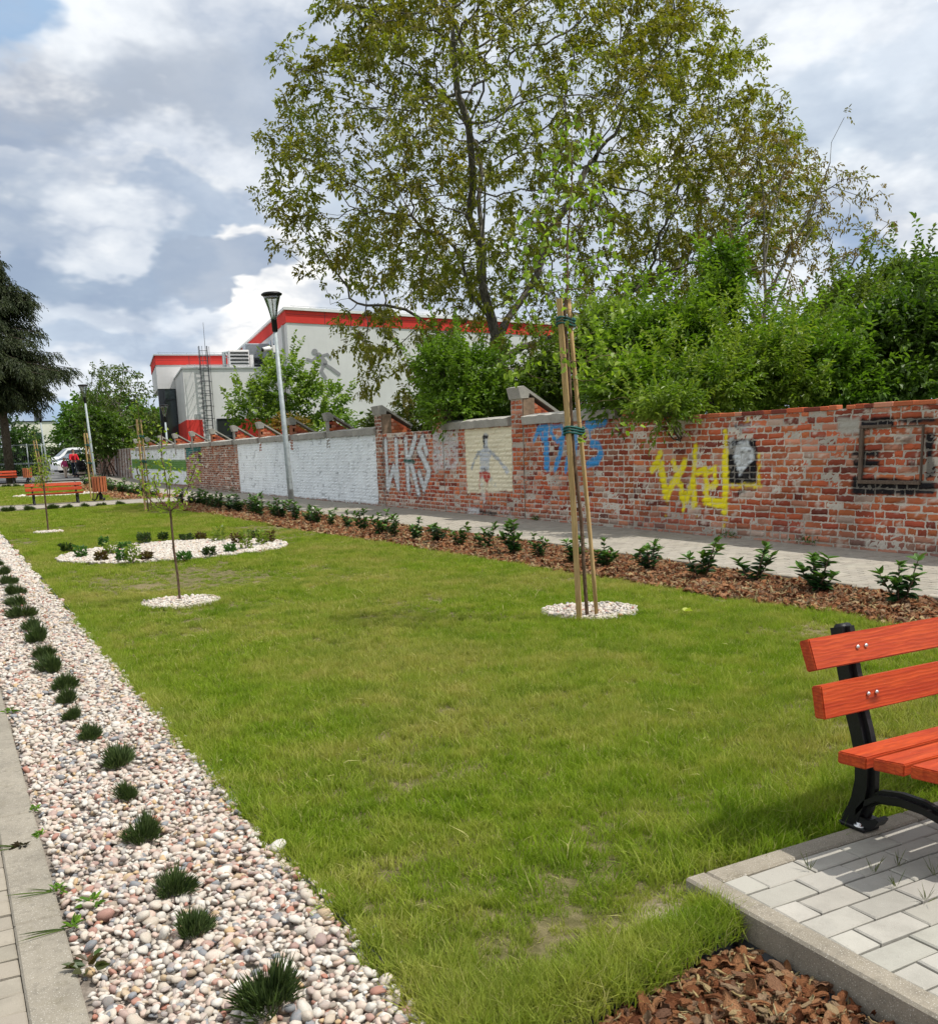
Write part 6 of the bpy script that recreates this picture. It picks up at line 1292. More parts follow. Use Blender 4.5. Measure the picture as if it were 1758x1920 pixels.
def build_fork_sapling():
    rng = np.random.default_rng(910); Y = 9.36; b = gp(338, 1130, .0); f0 = at(319, 958, Y)
    nodes = [b, b+(f0-b)*.3+[.004, 0, 0], b+(f0-b)*.62-[.006, 0, 0], f0]; par = [-1, 0, 1, 2]
    def limb(start, pts):
        k = start
        for q in pts: 
            p0 = nodes[k]
            for f in (.33, .66, 1.): nodes.append(p0+(q-p0)*f+rng.normal(0, .005, 3)); par.append(k); k = len(nodes)-1
        return k
    dy = lambda p, d: p+np.array([0, d, 0])
    limb(3, [at(312, 905, Y), at(304, 860, Y), at(300, 800, Y)]); limb(3, [dy(at(298, 950, Y), .1), dy(at(275, 925, Y), .15), dy(at(263, 880, Y), .2)]); limb(3, [dy(at(290, 925, Y), -.1), dy(at(283, 890, Y), -.12)]); limb(3, [dy(at(335, 945, Y), -.05), dy(at(350, 910, Y), -.1), dy(at(365, 870, Y), -.1)]); limb(3, [at(316, 900, Y), dy(at(325, 870, Y), .1)])
    N = np.array(nodes); par = np.array(par); r, ch, dep = skel_radii(N, par, .0045, 2.0, .022); r = r*1.15; i = np.where(np.arange(len(N)) > 5)[0]
    P = np.repeat(N[i], 10, 0)+rng.normal(0, .045, (10*len(i), 3)); D = rng.normal(0, 1, P.shape); k = rng.random(len(P)) < .8; P, D = P[k], D[k]; n = len(P); L = leaves_at(P, D, rng.uniform(.03, .05, n), rng.uniform(.018, .03, n), mixcols(rng, n, (.20, .30, .03), (.38, .46, .07)), rng)
    tree_obj('sapling', 'small unstaked tree with forked bare stem and sparse yellow green leaves', 'sapling', tuple(b), N, par, r, L, M['bark_young'], M['leaf_thin'], 'young trees on the lawn')
    rng = np.random.default_rng(911); Y = 20.7; b = gp(91, 999, .0); f0 = at(83, 918, Y); A_ = np.array([at(rng.uniform(60, 95), rng.uniform(850, 915), Y)+[0, rng.normal(0, .2), 0] for _ in range(80)]); tr = [b, b+(f0-b)*.4, b+(f0-b)*.75, f0, at(81, 905, Y)]
    N, par = colonise(rng, A_, tr, .06, .1, 1., 60, .1, (0, 0, .3)); r, ch, dep = skel_radii(N, par, .004, 2.0, .02); i = np.arange(4, len(N)); P = np.repeat(N[i], 5, 0)+rng.normal(0, .04, (5*len(i), 3)); n = len(P)
    L = leaves_at(P, rng.normal(0, 1, P.shape), rng.uniform(.03, .055, n), rng.uniform(.02, .03, n), mixcols(rng, n, (.18, .25, .03), (.33, .40, .07)), rng)
    tree_obj('sapling', 'little round headed yellowish sapling standing in front of the red bench', 'sapling', tuple(b), N, par, r, L, M['bark_young'], M['leaf_thin'], 'young trees on the lawn')
build_fork_sapling()
def far_stakes(a, b, ta, tb, Y, lab, leafy, seed):
    A, B = at(*a, Y), at(*b, Y+.15); A[2] = B[2] = float(hz(Y)); TA, TB = at(*ta, Y), at(*tb, Y+.1); staked_tree([lab[0], lab[1]], A, B, TA, TB, None)
    mb = MB(); 
    for f in (.82, .55): stake_tie(mb, (A+(TA-A)*f)[:2], (B+(TB-B)*f)[:2], A[2]+(TA[2]-A[2])*f, .034)
    tag(mb.obj('tree_tie', M['strap']), lab[2], 'strap')
    rng = np.random.default_rng(seed); t0 = (A+B)/2; t1 = (TA+TB)/2+[0, 0, .4]; n = 12; N = np.array([t0+(t1-t0)*f for f in np.linspace(0, 1, n)]); par = np.arange(n)-1; r = np.linspace(.02, .008, n); P = N[rng.integers(3, n, leafy)]+rng.normal(0, .16, (leafy, 3)); m = len(P)
    L = leaves_at(P, rng.normal(0, 1, P.shape), rng.uniform(.06, .10, m), rng.uniform(.035, .06, m), mixcols(rng, m, (.15, .22, .03), (.28, .36, .06)), rng)
    tree_obj('sapling', lab[3], 'sapling', tuple(t0), N, par, r, L, M['bark_young'], M['leaf_thin'], 'young trees on the lawn')
far_stakes((273, 962), (284, 962), (257, 786), (264, 786), 26.3, ['wooden stake standing just past the oval bed, thicker of its pair', 'thinner wooden stake crossing behind the one past the oval bed', 'dark straps on the pair of stakes past the oval bed', 'thin leafy young tree between the stakes past the oval bed'], 170, 920)
far_stakes((171, 936), (182, 938), (158, 812), (163, 812), 37.5, ['slim wooden stake beside the slatted litter bin and second lamp', 'thin wooden stake leaning next to the second lamp', 'dark strap on the slim stakes beside the second lamp', 'thin nearly bare young tree between the stakes by the litter bin'], 50, 921)
far_stakes((80, 912), (86, 912), (63, 826), (68, 826), 48.0, ['weathered stake rising behind the red bench near the white house', 'paired thin stake behind the red bench, leaning slightly', 'strap on the stakes behind the red bench', 'yellowish young tree between the stakes behind the red bench'], 120, 922)

# ------------------------------------------------------------------ the sports hall behind the wall
def m_render_wall(name, c):
    t = NT(name); a = t.noise(.35, 5, .6); b = t.noise(2.5, 5, .6, t.scale(t.pos(), (1, 1, .35))); f = t.noise(40, 3, .6)
    col = t.mix(t.rng(a, .35, .65), tuple(x*.93 for x in c), tuple(min(.9, x*1.05) for x in c)); st = t.noise(1.1, 6, .7, t.scale(t.pos(), (1.6, 1.6, .12))); col = t.mix(t.rng(b, .5, .75, 0, .22), col, tuple(x*.72 for x in c)); col = t.mix(t.rng(st, .55, .75, 0, .28), col, tuple(x*.6 for x in c)); return t.done(t.bsdf(col, .9, t.bump(f, .15, .01), .1))
M['hall'] = m_render_wall('grey_render', (.64, .635, .63)); M['hall_red'] = m_render_wall('red_panel', (.62, .055, .045)); M['flash'] = m_simple('zinc_flashing', (.55, .56, .56), .4, .08, 4, 0, 1, .4, .4)
M['dark'] = m_simple('dark_frame', (.035, .04, .048), .4, .1, 10); M['void'] = m_simple('dark_opening', (.012, .016, .014), .6, .2, 3); M['emblem'] = m_simple('grey_emblem', (.26, .26, .27), .8, .05, 4)
def m_window():
    t = NT('window_glass'); return t.done(t.bsdf((.05, .07, .08), .06, None, .8, 0.35))
M['win'] = m_window()
THB = math.radians(8.7289)
class HB(MB):
    """shapes in the hall's own frame: x along the front, y into the depth"""
    def bx(s, u0, u1, d0, d1, z0, z1, m=0): return s.box(u0, u1, d0, d1, z0, z1, m)
HALL = empty('sports_hall', (13.348, 60.0, 0.3), -THB); tag(HALL, 'grey rendered sports hall with bright red top bands behind the wall', 'building')
def hall_part(mb, name, mat, parent=None):
    o = mb.obj(name, mat, parent or HALL); return o
ZB = -.3  # part heights are given from the ground of the lawn; the root stands at .3
def hb(name, mat, boxes, parent=None):
    mb = MB()
    for b in boxes: mb.box(b[0], b[1], b[2], b[3], b[4]+ZB, b[5]+ZB)
    return mb.obj(name, mat, parent or HALL)
def build_hall():
    # low block
    mb = MB(); mb.box(0, 6.0, 0.0, 8.2, -.5+ZB, 6.57+ZB); lowb = mb.obj('low_block_wall', M['hall'], HALL)
    hb('roof_flashing', M['flash'], [(-.06, 5.95, -.06, .10, 6.574, 6.66), (-.06, .10, .105, 8.1, 6.574, 6.66)])
    hb('red_panel', M['hall_red'], [(-.03, .92, -.035, -.002, .3, 3.58), (-.035, -.002, -.035, 7.9, .3, 3.58)]); hb('red_panel', M['hall_red'], [(2.99, 5.9, -.035, -.002, .3, 3.58)])
    hb('gate_opening', M['void'], [(1.80, 2.98, -.012, -.002, .5, 3.59)]); hb('gate_frame', M['dark'], [(1.76, 1.80, -.05, -.002, .5, 3.63), (1.80, 2.98, -.05, -.002, 3.59, 3.63), (1.80, 2.98, -.06, -.013, 2.50, 2.62)])
    hb('wall_grille', M['flash'], [(.49, .85, -.03, -.002, 3.64+k*.06, 3.68+k*.06) for k in range(5)])
    # tall hall
    F = -2.0; u0, u1 = 6.02, 24.0; ztop = lambda u: 9.88-(u-6)*.040
    mb = MB(); mb.add([(u0, F, -.5+ZB), (u1, F, -.5+ZB), (u1, F, ztop(u1)-.12+ZB), (u0, F, ztop(u0)-.12+ZB), (u0, 24, -.5+ZB), (u1, 24, -.5+ZB), (u1, 24, ztop(u1)-.12+ZB), (u0, 24, ztop(u0)-.12+ZB)], [(0, 1, 2, 3), (5, 4, 7, 6), (4, 0, 3, 7), (1, 5, 6, 2), (3, 2, 6, 7)]); mb.obj('hall_wall', M['hall'], HALL)
    def slope(name, mat, ua, ub, za, zb_, d0, d1, side=False):
        mb = MB(); V = []
        for d in (d0, d1):
            V += [(ua, d, ztop(ua)+za+ZB), (ub, d, ztop(ub)+za+ZB), (ub, d, ztop(ub)+zb_+ZB), (ua, d, ztop(ua)+zb_+ZB)]
        mb.add(V, [(0, 1, 2, 3), (7, 6, 5, 4), (0, 4, 5, 1), (3, 2, 6, 7), (0, 3, 7, 4), (1, 5, 6, 2)]); return mb.obj(name, mat, HALL)
    slope('red_band', M['hall_red'], u0-.04, u1, -.85, -.14, F-.04, F-.002); slope('red_band', M['hall_red'], u0-.04, u0-.002, -.85, -.14, F-.002, 24)
    slope('roof_flashing', M['flash_white'], u0-.14, u1, -.135, .02, F-.14, F+.3); slope('roof_flashing', M['flash_white'], u0-.14, u0+.3, -.135, .02, F+.305, 24)
    for u in np.arange(8.3, 23, 2.4): slope('panel_joint', M['dark'], u, u+.025, -.85, -.14, F-.044, F-.0405)
    slope('panel_joint', M['dark'], u0, u1, -.36, -.345, F-.044, F-.0405)
    hb('side_window', M['win'], [(u0-.03, u0-.003, 2.2+k*2.2, 3.4+k*2.2, 6.9, 8.7) for k in range(3)])
    hb('drain_pipe', M['flash'], [(u0-.14, u0-.04, -.9, -.8, 5.2, 9.0)])
    # running figure emblem on the hall front
    E = [((7.62+.34, 7.32), .145)]
    mb = MB(); yf = F-.03
    def disc(c, r): a = np.linspace(0, 6.283, 20, endpoint=False); mb.prism([(c[0]+r*math.cos(t), c[1]+r*math.sin(t)+ZB) for t in a], 'y', yf, F-.002)
    def limb(pts, w):
        for p, q in zip(pts[:-1], pts[1:]):
            p, q = np.array(p), np.array(q); d = (q-p)/np.linalg.norm(q-p); n = np.array([-d[1], d[0]])*w/2; P = [p+n, q+n, q-n, p-n]; mb.prism([(a[0], a[1]+ZB) for a in P], 'y', yf+rnd.uniform(0, .004), F-.002)
        for p in pts: disc(p, w/2)
    disc((7.60, 7.36), .17); limb([(7.82, 7.12), (8.12, 6.72)], .40); limb([(7.75, 7.12), (7.42, 6.83), (7.12, 6.92)], .15); limb([(7.95, 7.10), (8.35, 7.22), (8.55, 6.98)], .14); limb([(8.12, 6.60), (7.92, 6.22), (8.15, 5.85)], .19); limb([(8.22, 6.60), (8.60, 6.35), (9.00, 6.05)], .19)
    mb.obj('running_figure_emblem', M['emblem'], HALL)
    # rear wing on the far side with glazed corner
    W = 8.0; mb = MB(); mb.box(-1.15, 6.0, W, W+8, 5.95+ZB, 8.05+ZB); mb.box(-.45, 6.0, W+.6, W+8, -.5+ZB, 5.95+ZB); mb.obj('wing_wall', M['hall'], HALL)
    hb('red_band', M['hall_red'], [(-1.19, 6.0, W-.04, W-.002, 7.50, 8.10), (-1.19, -1.152, W-.04, W+8, 7.50, 8.10)]); hb('roof_flashing', M['flash'], [(-1.25, 6.0, W-.10, W+.2, 8.104, 8.19), (-1.25, -1.0, W+.205, W+8, 8.104, 8.19)])
    hb('panel_joint', M['dark'], [(1.0, 1.025, W-.044, W-.0405, 7.5, 8.1), (-1.15, 6.0, W-.044, W-.0405, 7.80, 7.815)])
    fr = hb('glazed_corner', M['win'], [(-.80, -.02, W+.05, W+.58, .3, 5.92)]); hb('window_frame', M['dark'], [(-1.15, -.80, W+.02, W+.55, .3, 5.93), (-.805, -.72, W-.0, W+.05, .3, 5.93), (-.10, -.0, W-.0, W+.05, .3, 5.93)]+[(-.72, -.10, W+.0, W+.045, z, z+.08) for z in (1.2, 3.0, 5.2)], fr)
    # service ladder
    mb = MB(); la = [(1.02, 6.9), (1.52, 6.9)]
    for u in (1.02, 1.48): mb.box(u, u+.045, -.22, -.18, .6+ZB, 7.86+ZB)
    for k in range(24): z = .9+k*.29; mb.box(1.065, 1.48, -.215, -.185, z+ZB, z+.03+ZB)
    lad = mb.obj('ladder', M['dark'], HALL)
    mb = MB()
    for k in range(7):
        z = 2.9+k*.72; a = np.linspace(0, math.pi, 9); P = [(1.27+.36*math.cos(t), -.20-.62*math.sin(t), z+ZB) for t in a]; mb.tube(P, .018, 5)
    for t in (.5, 1.2, 1.9, 2.6): mb.tube([(1.27+.36*math.cos(t), -.20-.62*math.sin(t), 2.9+ZB), (1.27+.36*math.cos(t), -.20-.62*math.sin(t), 7.8+ZB)], .015, 5)
    mb.obj('safety_cage', M['dark'], lad)
    mb = MB(); mb.tube([(1.42, .1, 6.6+ZB), (1.42, .1, 9.25+ZB)], .014, 5); mb.obj('lightning_rod', M['dark'], HALL)
    mb = MB()
    for u in (.3, .75, 4.8, 5.5): mb.tube([(u, .2, 6.6+ZB), (u, .2, 6.85+ZB)], .012, 4)
    mb.tube([(.3, .2, 6.84+ZB), (5.5, .2, 6.84+ZB)], .008, 4)
    for u in np.arange(6.5, 23, 1.0): mb.tube([(u, F+.1, ztop(u)+.0+ZB), (u, F+.1, ztop(u)+.14+ZB)], .012, 4)
    mb.tube([(6.3, F+.1, ztop(6.3)+.13+ZB), (23, F+.1, ztop(23)+.13+ZB)], .009, 4)
    for u in np.arange(-.9, 5, .9): mb.tube([(u, W, 8.1+ZB), (u, W, 8.3+ZB)], .012, 4)
    mb.tube([(-1, W, 8.29+ZB), (5.2, W, 8.29+ZB)], .009, 4); mb.obj('lightning_wire', M['steel'], HALL)
    # ventilation units standing on the low roof
    def unit_at(lab, u, d, build):
        q = Matrix.Translation((13.348, 60.0, .3))@Matrix.Rotation(-THB, 4, 'Z')@Vector((u, d, 6.57+ZB)); r = empty('roof_ventilation_unit', q, -THB); tag(r, lab, 'ventilation unit'); build(r)
    def fan(r):
        mb = MB(); mb.box(0, 1.25, 0, 1.2, .35, 1.40, bevel=.03); mb.obj('casing', M['white'], r)
        for k in range(4): mb = MB(); mb.box(.06, 1.19, -.04, -.005, .50+k*.22, .60+k*.22); mb.obj('louvre', M['void'], r)
        mb = MB(); mb.box(.05, 1.2, .05, 1.15, 0, .345); mb.obj('stand', M['hall'], r); mb = MB(); mb.box(1.30, 1.52, .1, .4, .0, 1.1, bevel=.01); mb.obj('control_box', M['white'], r)
        mb = MB(); mb.tube([(-.35, .2, 0), (-.35, .2, .95)], .02, 5); mb.tube([(-.35, .2, .95), (0, .2, .95)], .02, 5); mb.tube([(-.35, .2, .5), (0, .2, .5)], .02, 5); mb.tube([(-.25, .7, .0), (-.25, .7, 1.3), (0, .7, 1.3)], .12, 8); mb.obj('pipe', M['steel'], r)
    def duct(r):
        mb = MB(); mb.box(0, 1.55, .2, 1.8, 0.95, 1.95, bevel=.05); mb.obj('duct', M['zinc'], r); mb = MB()
        for x in (0, .75, 1.5): mb.box(x, x+.06, 0, .06, 0, 1.0); mb.box(x, x+.06, 1.2, 1.26, 0, .94)
        mb.box(0, 1.56, -.01, .05, .96, 1.03); mb.box(0, 1.56, -.0, .05, .46, .52); mb.obj('stand', M['dark'], r); mb = MB(); mb.box(.5, 1.4, .3, 1.1, 0.02, .9, bevel=.02); mb.obj('casing', M['dark'], r)
    unit_at('white louvred ventilation unit on the low grey roof of the sports hall', 3.12, 3.0, fan); unit_at('zinc duct on a dark rack against the tall side of the sports hall', 4.35, 4.2, duct)
M['flash_white'] = m_simple('white_flashing', (.72, .72, .71), .5, .05, 4); M['zinc'] = m_simple('zinc', (.33, .36, .39), .35, .15, 5, 0, 1, .5, .6)
build_hall()

def build_far_end():
    # white house
    Y = 125.0; a = at(33, 838, Y); b = at(104, 790, Y); zt = at(70, 791, Y)[2]; r = empty('white_house', (a[0], Y, .6)); tag(r, 'small white flat roofed house far off beyond the hedge', 'house'); w = b[0]-a[0]; h = zt-.6
    mb = MB(); mb.box(0, w, 0, 8, -.5, h); mb.obj('wall', M['house'], r); mb = MB(); mb.box(-.1, w+.1, -.1, 8.1, h+.003, h+.12); mb.box(w*.55, w*.72, 2, 4, h+.125, h+1.4); mb.obj('roof', M['dark'], r)
    mb = MB(); mb.box(w*.30, w*.62, -.05, -.003, h-2.6, h-1.2); wi = mb.obj('window', M['win'], r); mb = MB(); mb.box(w*.28, w*.64, -.16, -.003, h-2.72, h-2.61); mb.obj('sill', M['white'], wi)
    # clipped hedge
    rng = np.random.default_rng(950); n = 16000; x0, x1, Y = at(0, 840, 104)[0]-6, at(205, 840, 104)[0], 104.0; P = np.stack([rng.uniform(x0, x1, n), Y+rng.uniform(-.6, .6, n), rng.uniform(.5, 2.75, n)+.12*np.sin(rng.uniform(0, 6, n))], 1)
    V, Q, C = leaves_at(P, rng.normal(0, 1, (n, 3)), rng.uniform(.15, .26, n), rng.uniform(.1, .18, n), mixcols(rng, n, (.03, .055, .012), (.07, .11, .025)), rng); r = empty('hedge', (x0, Y, .6)); tag(r, 'long dark clipped hedge behind the parked vehicles', 'hedge'); np_obj('foliage', V, Q, M['leaf'], r, C, world=True)
    mb = MB(); mb.box(x0, x1, Y-.35, Y+.35, .4, 2.4); mb.obj('stems', M['bark_dark'], r, world=True)
    # trees and bushes closing the view on the far side
    s = lambda px, py, Y, rx, ry, rz: (at(px, py, Y)[0], at(px, py, Y)[1], at(px, py, Y)[2], rx, ry, rz)
    build_bush('bush', 'dark rounded bush beside the man with the stroller', 'bush', [s(150, 872, 68, .75, .6, .62), s(163, 868, 68.5, .6, .5, .6)], 500, 961, .10, .06, (.02, .055, .010), (.06, .12, .02), nleaf=7, length=.25, z0=.4)
    build_bush('bush', 'dark undergrowth below the spruce behind the mesh fence', 'bush', [s(-6, 858, 74, 3.0, 1.5, 1.8), s(-30, 850, 76, 4, 1.5, 2.6)], 1800, 962, .18, .10, (.02, .05, .010), (.06, .12, .025), nleaf=7, length=.45, z0=.4)
    build_bush('bush', 'sunlit green tree mass above the hedge near the wall end', 'bush', [s(205, 800, 110, 4.2, 3, 2.8), s(155, 820, 112, 2.2, 2, 1.6), s(178, 790, 111, 2.4, 2, 2.4), s(270, 830, 80, 2.5, 2, 2.0)], 1900, 963, .34, .22, (.05, .11, .015), (.13, .22, .04), nleaf=7, length=.9, z0=.6)
    build_bush('bush', 'leafy shrub hanging over the crumbling far end of the wall', 'bush', [s(195, 815, 63, 1.3, .9, 1.1), s(175, 800, 63, .9, .8, .9), s(222, 830, 63, 1.2, .9, .6)], 800, 964, .13, .08, (.05, .10, .015), (.13, .20, .035), nleaf=7, length=.35, z0=.4)
    # mesh fence
    Yf = 63.0; x0, x1 = at(-40, 860, Yf)[0], at(80, 860, Yf)[0]; z0 = float(hz(Yf)); r = empty('mesh_fence', (x0, Yf, z0)); tag(r, 'tall welded mesh fence panels on thin posts below the spruce', 'fence')
    x = x0; k = 0
    while x < x1-.2:
        xe = min(x+2.6, x1); mb = MB()
        for z in (.12, .95, 1.0, 2.05): mb.tube([(x+.03, Yf, z0+z), (xe-.03, Yf, z0+z)], .017, 5)
        for q in np.arange(x+.05, xe-.05, .10): mb.tube([(q, Yf+.01, z0+.1), (q, Yf+.01, z0+2.06)], .0035, 3, cap=False)
        mb.obj('mesh_panel', M['steel'], r, world=True); mb = MB(); mb.tube([(x, Yf, z0-.1), (x, Yf, z0+2.12)], .03, 8); mb.obj('post', M['steel'], r, world=True); x = xe
    mb = MB(); mb.tube([(x1, Yf, z0-.1), (x1, Yf, z0+2.12)], .03, 8); mb.obj('post', M['steel'], r, world=True)
    # green dark shed-like container behind fence
    q = at(50, 880, 76); r = empty('waste_container', (q[0], 76, .5)); tag(r, 'dark green waste container behind the mesh fence', 'container'); mb = MB(); mb.prism([(-.9, 0), (.9, 0), (1.05, 1.15), (-1.05, 1.15)], 'y', -.5, .5); mb.obj('body', M['green_plastic'], r); mb = MB(); mb.prism([(-1.08, 1.152), (1.08, 1.152), (.8, 1.42), (-.8, 1.42)], 'y', -.54, .54); mb.obj('lid', M['dark'], r)
    # trunk of a second tree by the fence
M['house'] = m_render_wall('white_render', (.74, .72, .62)); M['green_plastic'] = m_simple('green_plastic', (.015, .06, .035), .5)
build_far_end()

# ------------------------------------------------------------------ vehicles and people at the far end
def car(name, label, cat, prof, belt, wheels, width, wr, col, dark_lo, loc, rz, group='vehicles parked at the far end'):
    """prof: upper outline (x,z) nose first; the body is lofted across its width with tumblehome"""
    root = empty(name, loc, rz); tag(root, label, cat, group); P = np.array(prof, float); n = len(P); mb = MB(); hw = width/2
    def half(z): return hw*(1-.16*np.clip((z-belt)/1.0, 0, 1)-.05*np.clip((.35-z)/.3, 0, 1))
    zb = .22; st = []
    for s in (-1, 1):
        top = [(x, s*half(z)*.93, z) for x, z in P]; mid = [(x, s*half(min(z, belt)), min(z-.02, belt)) for x, z in P]; bot = [(x, s*half(zb)*.98, zb) for x, z in P]; st.append((top, mid, bot))
    V = []
    for s in (0, 1):
        for row in st[s]: V += row
    F = []
    for s in (0, 1):
        o = s*3*n
        for rw in (0, 1):
            for i in range(n-1): F.append((o+rw*n+i, o+rw*n+i+1, o+(rw+1)*n+i+1, o+(rw+1)*n+i))
    for i in range(n-1): F.append((i, i+1, 3*n+i+1, 3*n+i)); F.append((2*n+i, 2*n+i+1, 5*n+i+1, 5*n+i))
    for e in (0, n-1):
        for rw in (0, 1): F.append((rw*n+e, (rw+1)*n+e, 3*n+(rw+1)*n+e, 3*n+rw*n+e))
    mb.add(V, F, smooth=False); mb.obj('body', col, root)
    return root, half
def wheel(root, x, y, r):
    mb = MB(); a = np.linspace(0, 6.283, 25); s = 1 if y > 0 else -1
    V = []; 
    for (rr, yy) in ((r*.62, .0), (r*.9, .0), (r, .03), (r, .17), (r*.9, .2)): V += [(x+rr*math.cos(t), y-s*yy, r+rr*math.sin(t)) for t in a[:-1]]
    F = [(i*24+k, i*24+(k+1) % 24, (i+1)*24+(k+1) % 24, (i+1)*24+k) for i in range(4) for k in range(24)]; mb.add(V, F, smooth=True); t_ = mb.obj('wheel', M['black'], root)
    mb = MB(); V = [(x+r*.62*math.cos(t), y-s*.01, r+r*.62*math.sin(t)) for t in a[:-1]]+[(x, y-s*.05, r)]; mb.add(V, [(k, (k+1) % 24, 24) for k in range(24)]); mb.obj('rim', M['alloy'], t_)
def build_vehicles():
    wp = M['car_white']
    # white van, nose towards -X
    prof = [(0, .35), (.02, .80), (.25, 1.02), (1.0, 1.22), (1.75, 1.86), (2.2, 1.95), (4.9, 1.95), (5.05, 1.80), (5.1, .5), (5.08, .35)]
    def glass(root, quads, half, side=-1, front=None):
        mb = MB()
        for q in quads:
            mb.add([(x, side*(half(z)+.012 if z <= 1.02 else half(z)*.99+.012), z) for x, z in q]+[(x, side*(half(z)*.95), z) for x, z in q], [(0, 1, 2, 3), (7, 6, 5, 4), (0, 4, 5, 1), (1, 5, 6, 2), (2, 6, 7, 3), (3, 7, 4, 0)])
        mb.obj('side_window', M['win'], root)
        if front: 
            (xa, za), (xb, zb) = front; mb = MB(); wa, wb = half(za)*.86, half(zb)*.84; mb.add([(xa-.02, -wa, za+.015), (xa-.02, wa, za+.015), (xb-.02, wb, zb+.0), (xb-.02, -wb, zb+.0), (xa+.06, -wa, za-.02), (xa+.06, wa, za-.02), (xb+.06, wb, zb-.04), (xb+.06, -wb, zb-.04)], [(0, 1, 2, 3), (7, 6, 5, 4), (0, 4, 5, 1), (2, 6, 7, 3), (0, 3, 7, 4), (1, 5, 6, 2)]); mb.obj('windscreen', M['win'], root)
    def lights(root, x, z, hw):
        for s in (-1, 1):
            mb = MB(); mb.box(x-.03, x+.16, s*hw*.62-.14, s*hw*.62+.14, z-.07, z+.08, bevel=.03); mb.obj('headlight', M['alloy'], root)
    q = at(87, 880, 93); r, half = car('parked_van', 'white van parked beyond the lamp, behind the other cars', 'van', prof, 1.02, None, 1.9, .34, wp, None, (q[0], 93, .6), .12)
    glass(r, [[(1.25, 1.08), (2.15, 1.08), (2.1, 1.75), (1.75, 1.72)], [(2.3, 1.10), (3.4, 1.10), (3.4, 1.76), (2.28, 1.76)], [(3.55, 1.10), (4.75, 1.10), (4.7, 1.76), (3.55, 1.76)]], half, -1, ((1.02, 1.24), (1.74, 1.85))); lights(r, .05, .82, .95)
    for x in (.85, 4.1):
        for y in (-.93, .93): wheel(r, x, y, .34)
    prof2 = [(0, .32), (.03, .62), (.25, .82), (1.05, .98), (1.85, 1.42), (2.5, 1.50), (3.3, 1.47), (4.0, 1.10), (4.2, .95), (4.28, .4), (4.25, .32)]
    q = at(92, 880, 86); r, half = car('parked_car', 'dark grey car between the white van and the white car', 'car', prof2, .88, None, 1.78, .32, M['car_dark'], None, (q[0]+.1, 86, .58), .3)
    glass(r, [[(1.35, .92), (2.3, .92), (2.3, 1.38), (1.85, 1.32)], [(2.4, .92), (3.5, .95), (3.2, 1.36), (2.4, 1.38)]], half, -1, ((1.08, 1.0), (1.84, 1.41))); lights(r, .03, .64, .9)
    for x in (.8, 3.35):
        for y in (-.87, .87): wheel(r, x, y, .32)
    q = at(97, 880, 80); r, half = car('parked_car', 'small white car with silver wheels behind the child', 'car', prof2, .88, None, 1.78, .32, wp, None, (q[0]+.15, 80, .52), .22)
    glass(r, [[(1.35, .92), (2.3, .92), (2.3, 1.38), (1.85, 1.32)], [(2.4, .92), (3.5, .95), (3.2, 1.36), (2.4, 1.38)]], half, -1, ((1.08, 1.0), (1.84, 1.41))); lights(r, .03, .64, .9)
    for x in (.8, 3.35):
        for y in (-.87, .87): wheel(r, x, y, .32)
M['car_white'] = m_simple('white_car_paint', (.78, .79, .80), .25, .02, 4, 0, 1, .6); M['car_dark'] = m_simple('dark_car_paint', (.04, .045, .05), .2, .02, 4, 0, 1, .6); M['alloy'] = m_simple('alloy', (.6, .6, .62), .3, .05, 10, 0, 1, .5, .7)
build_vehicles()

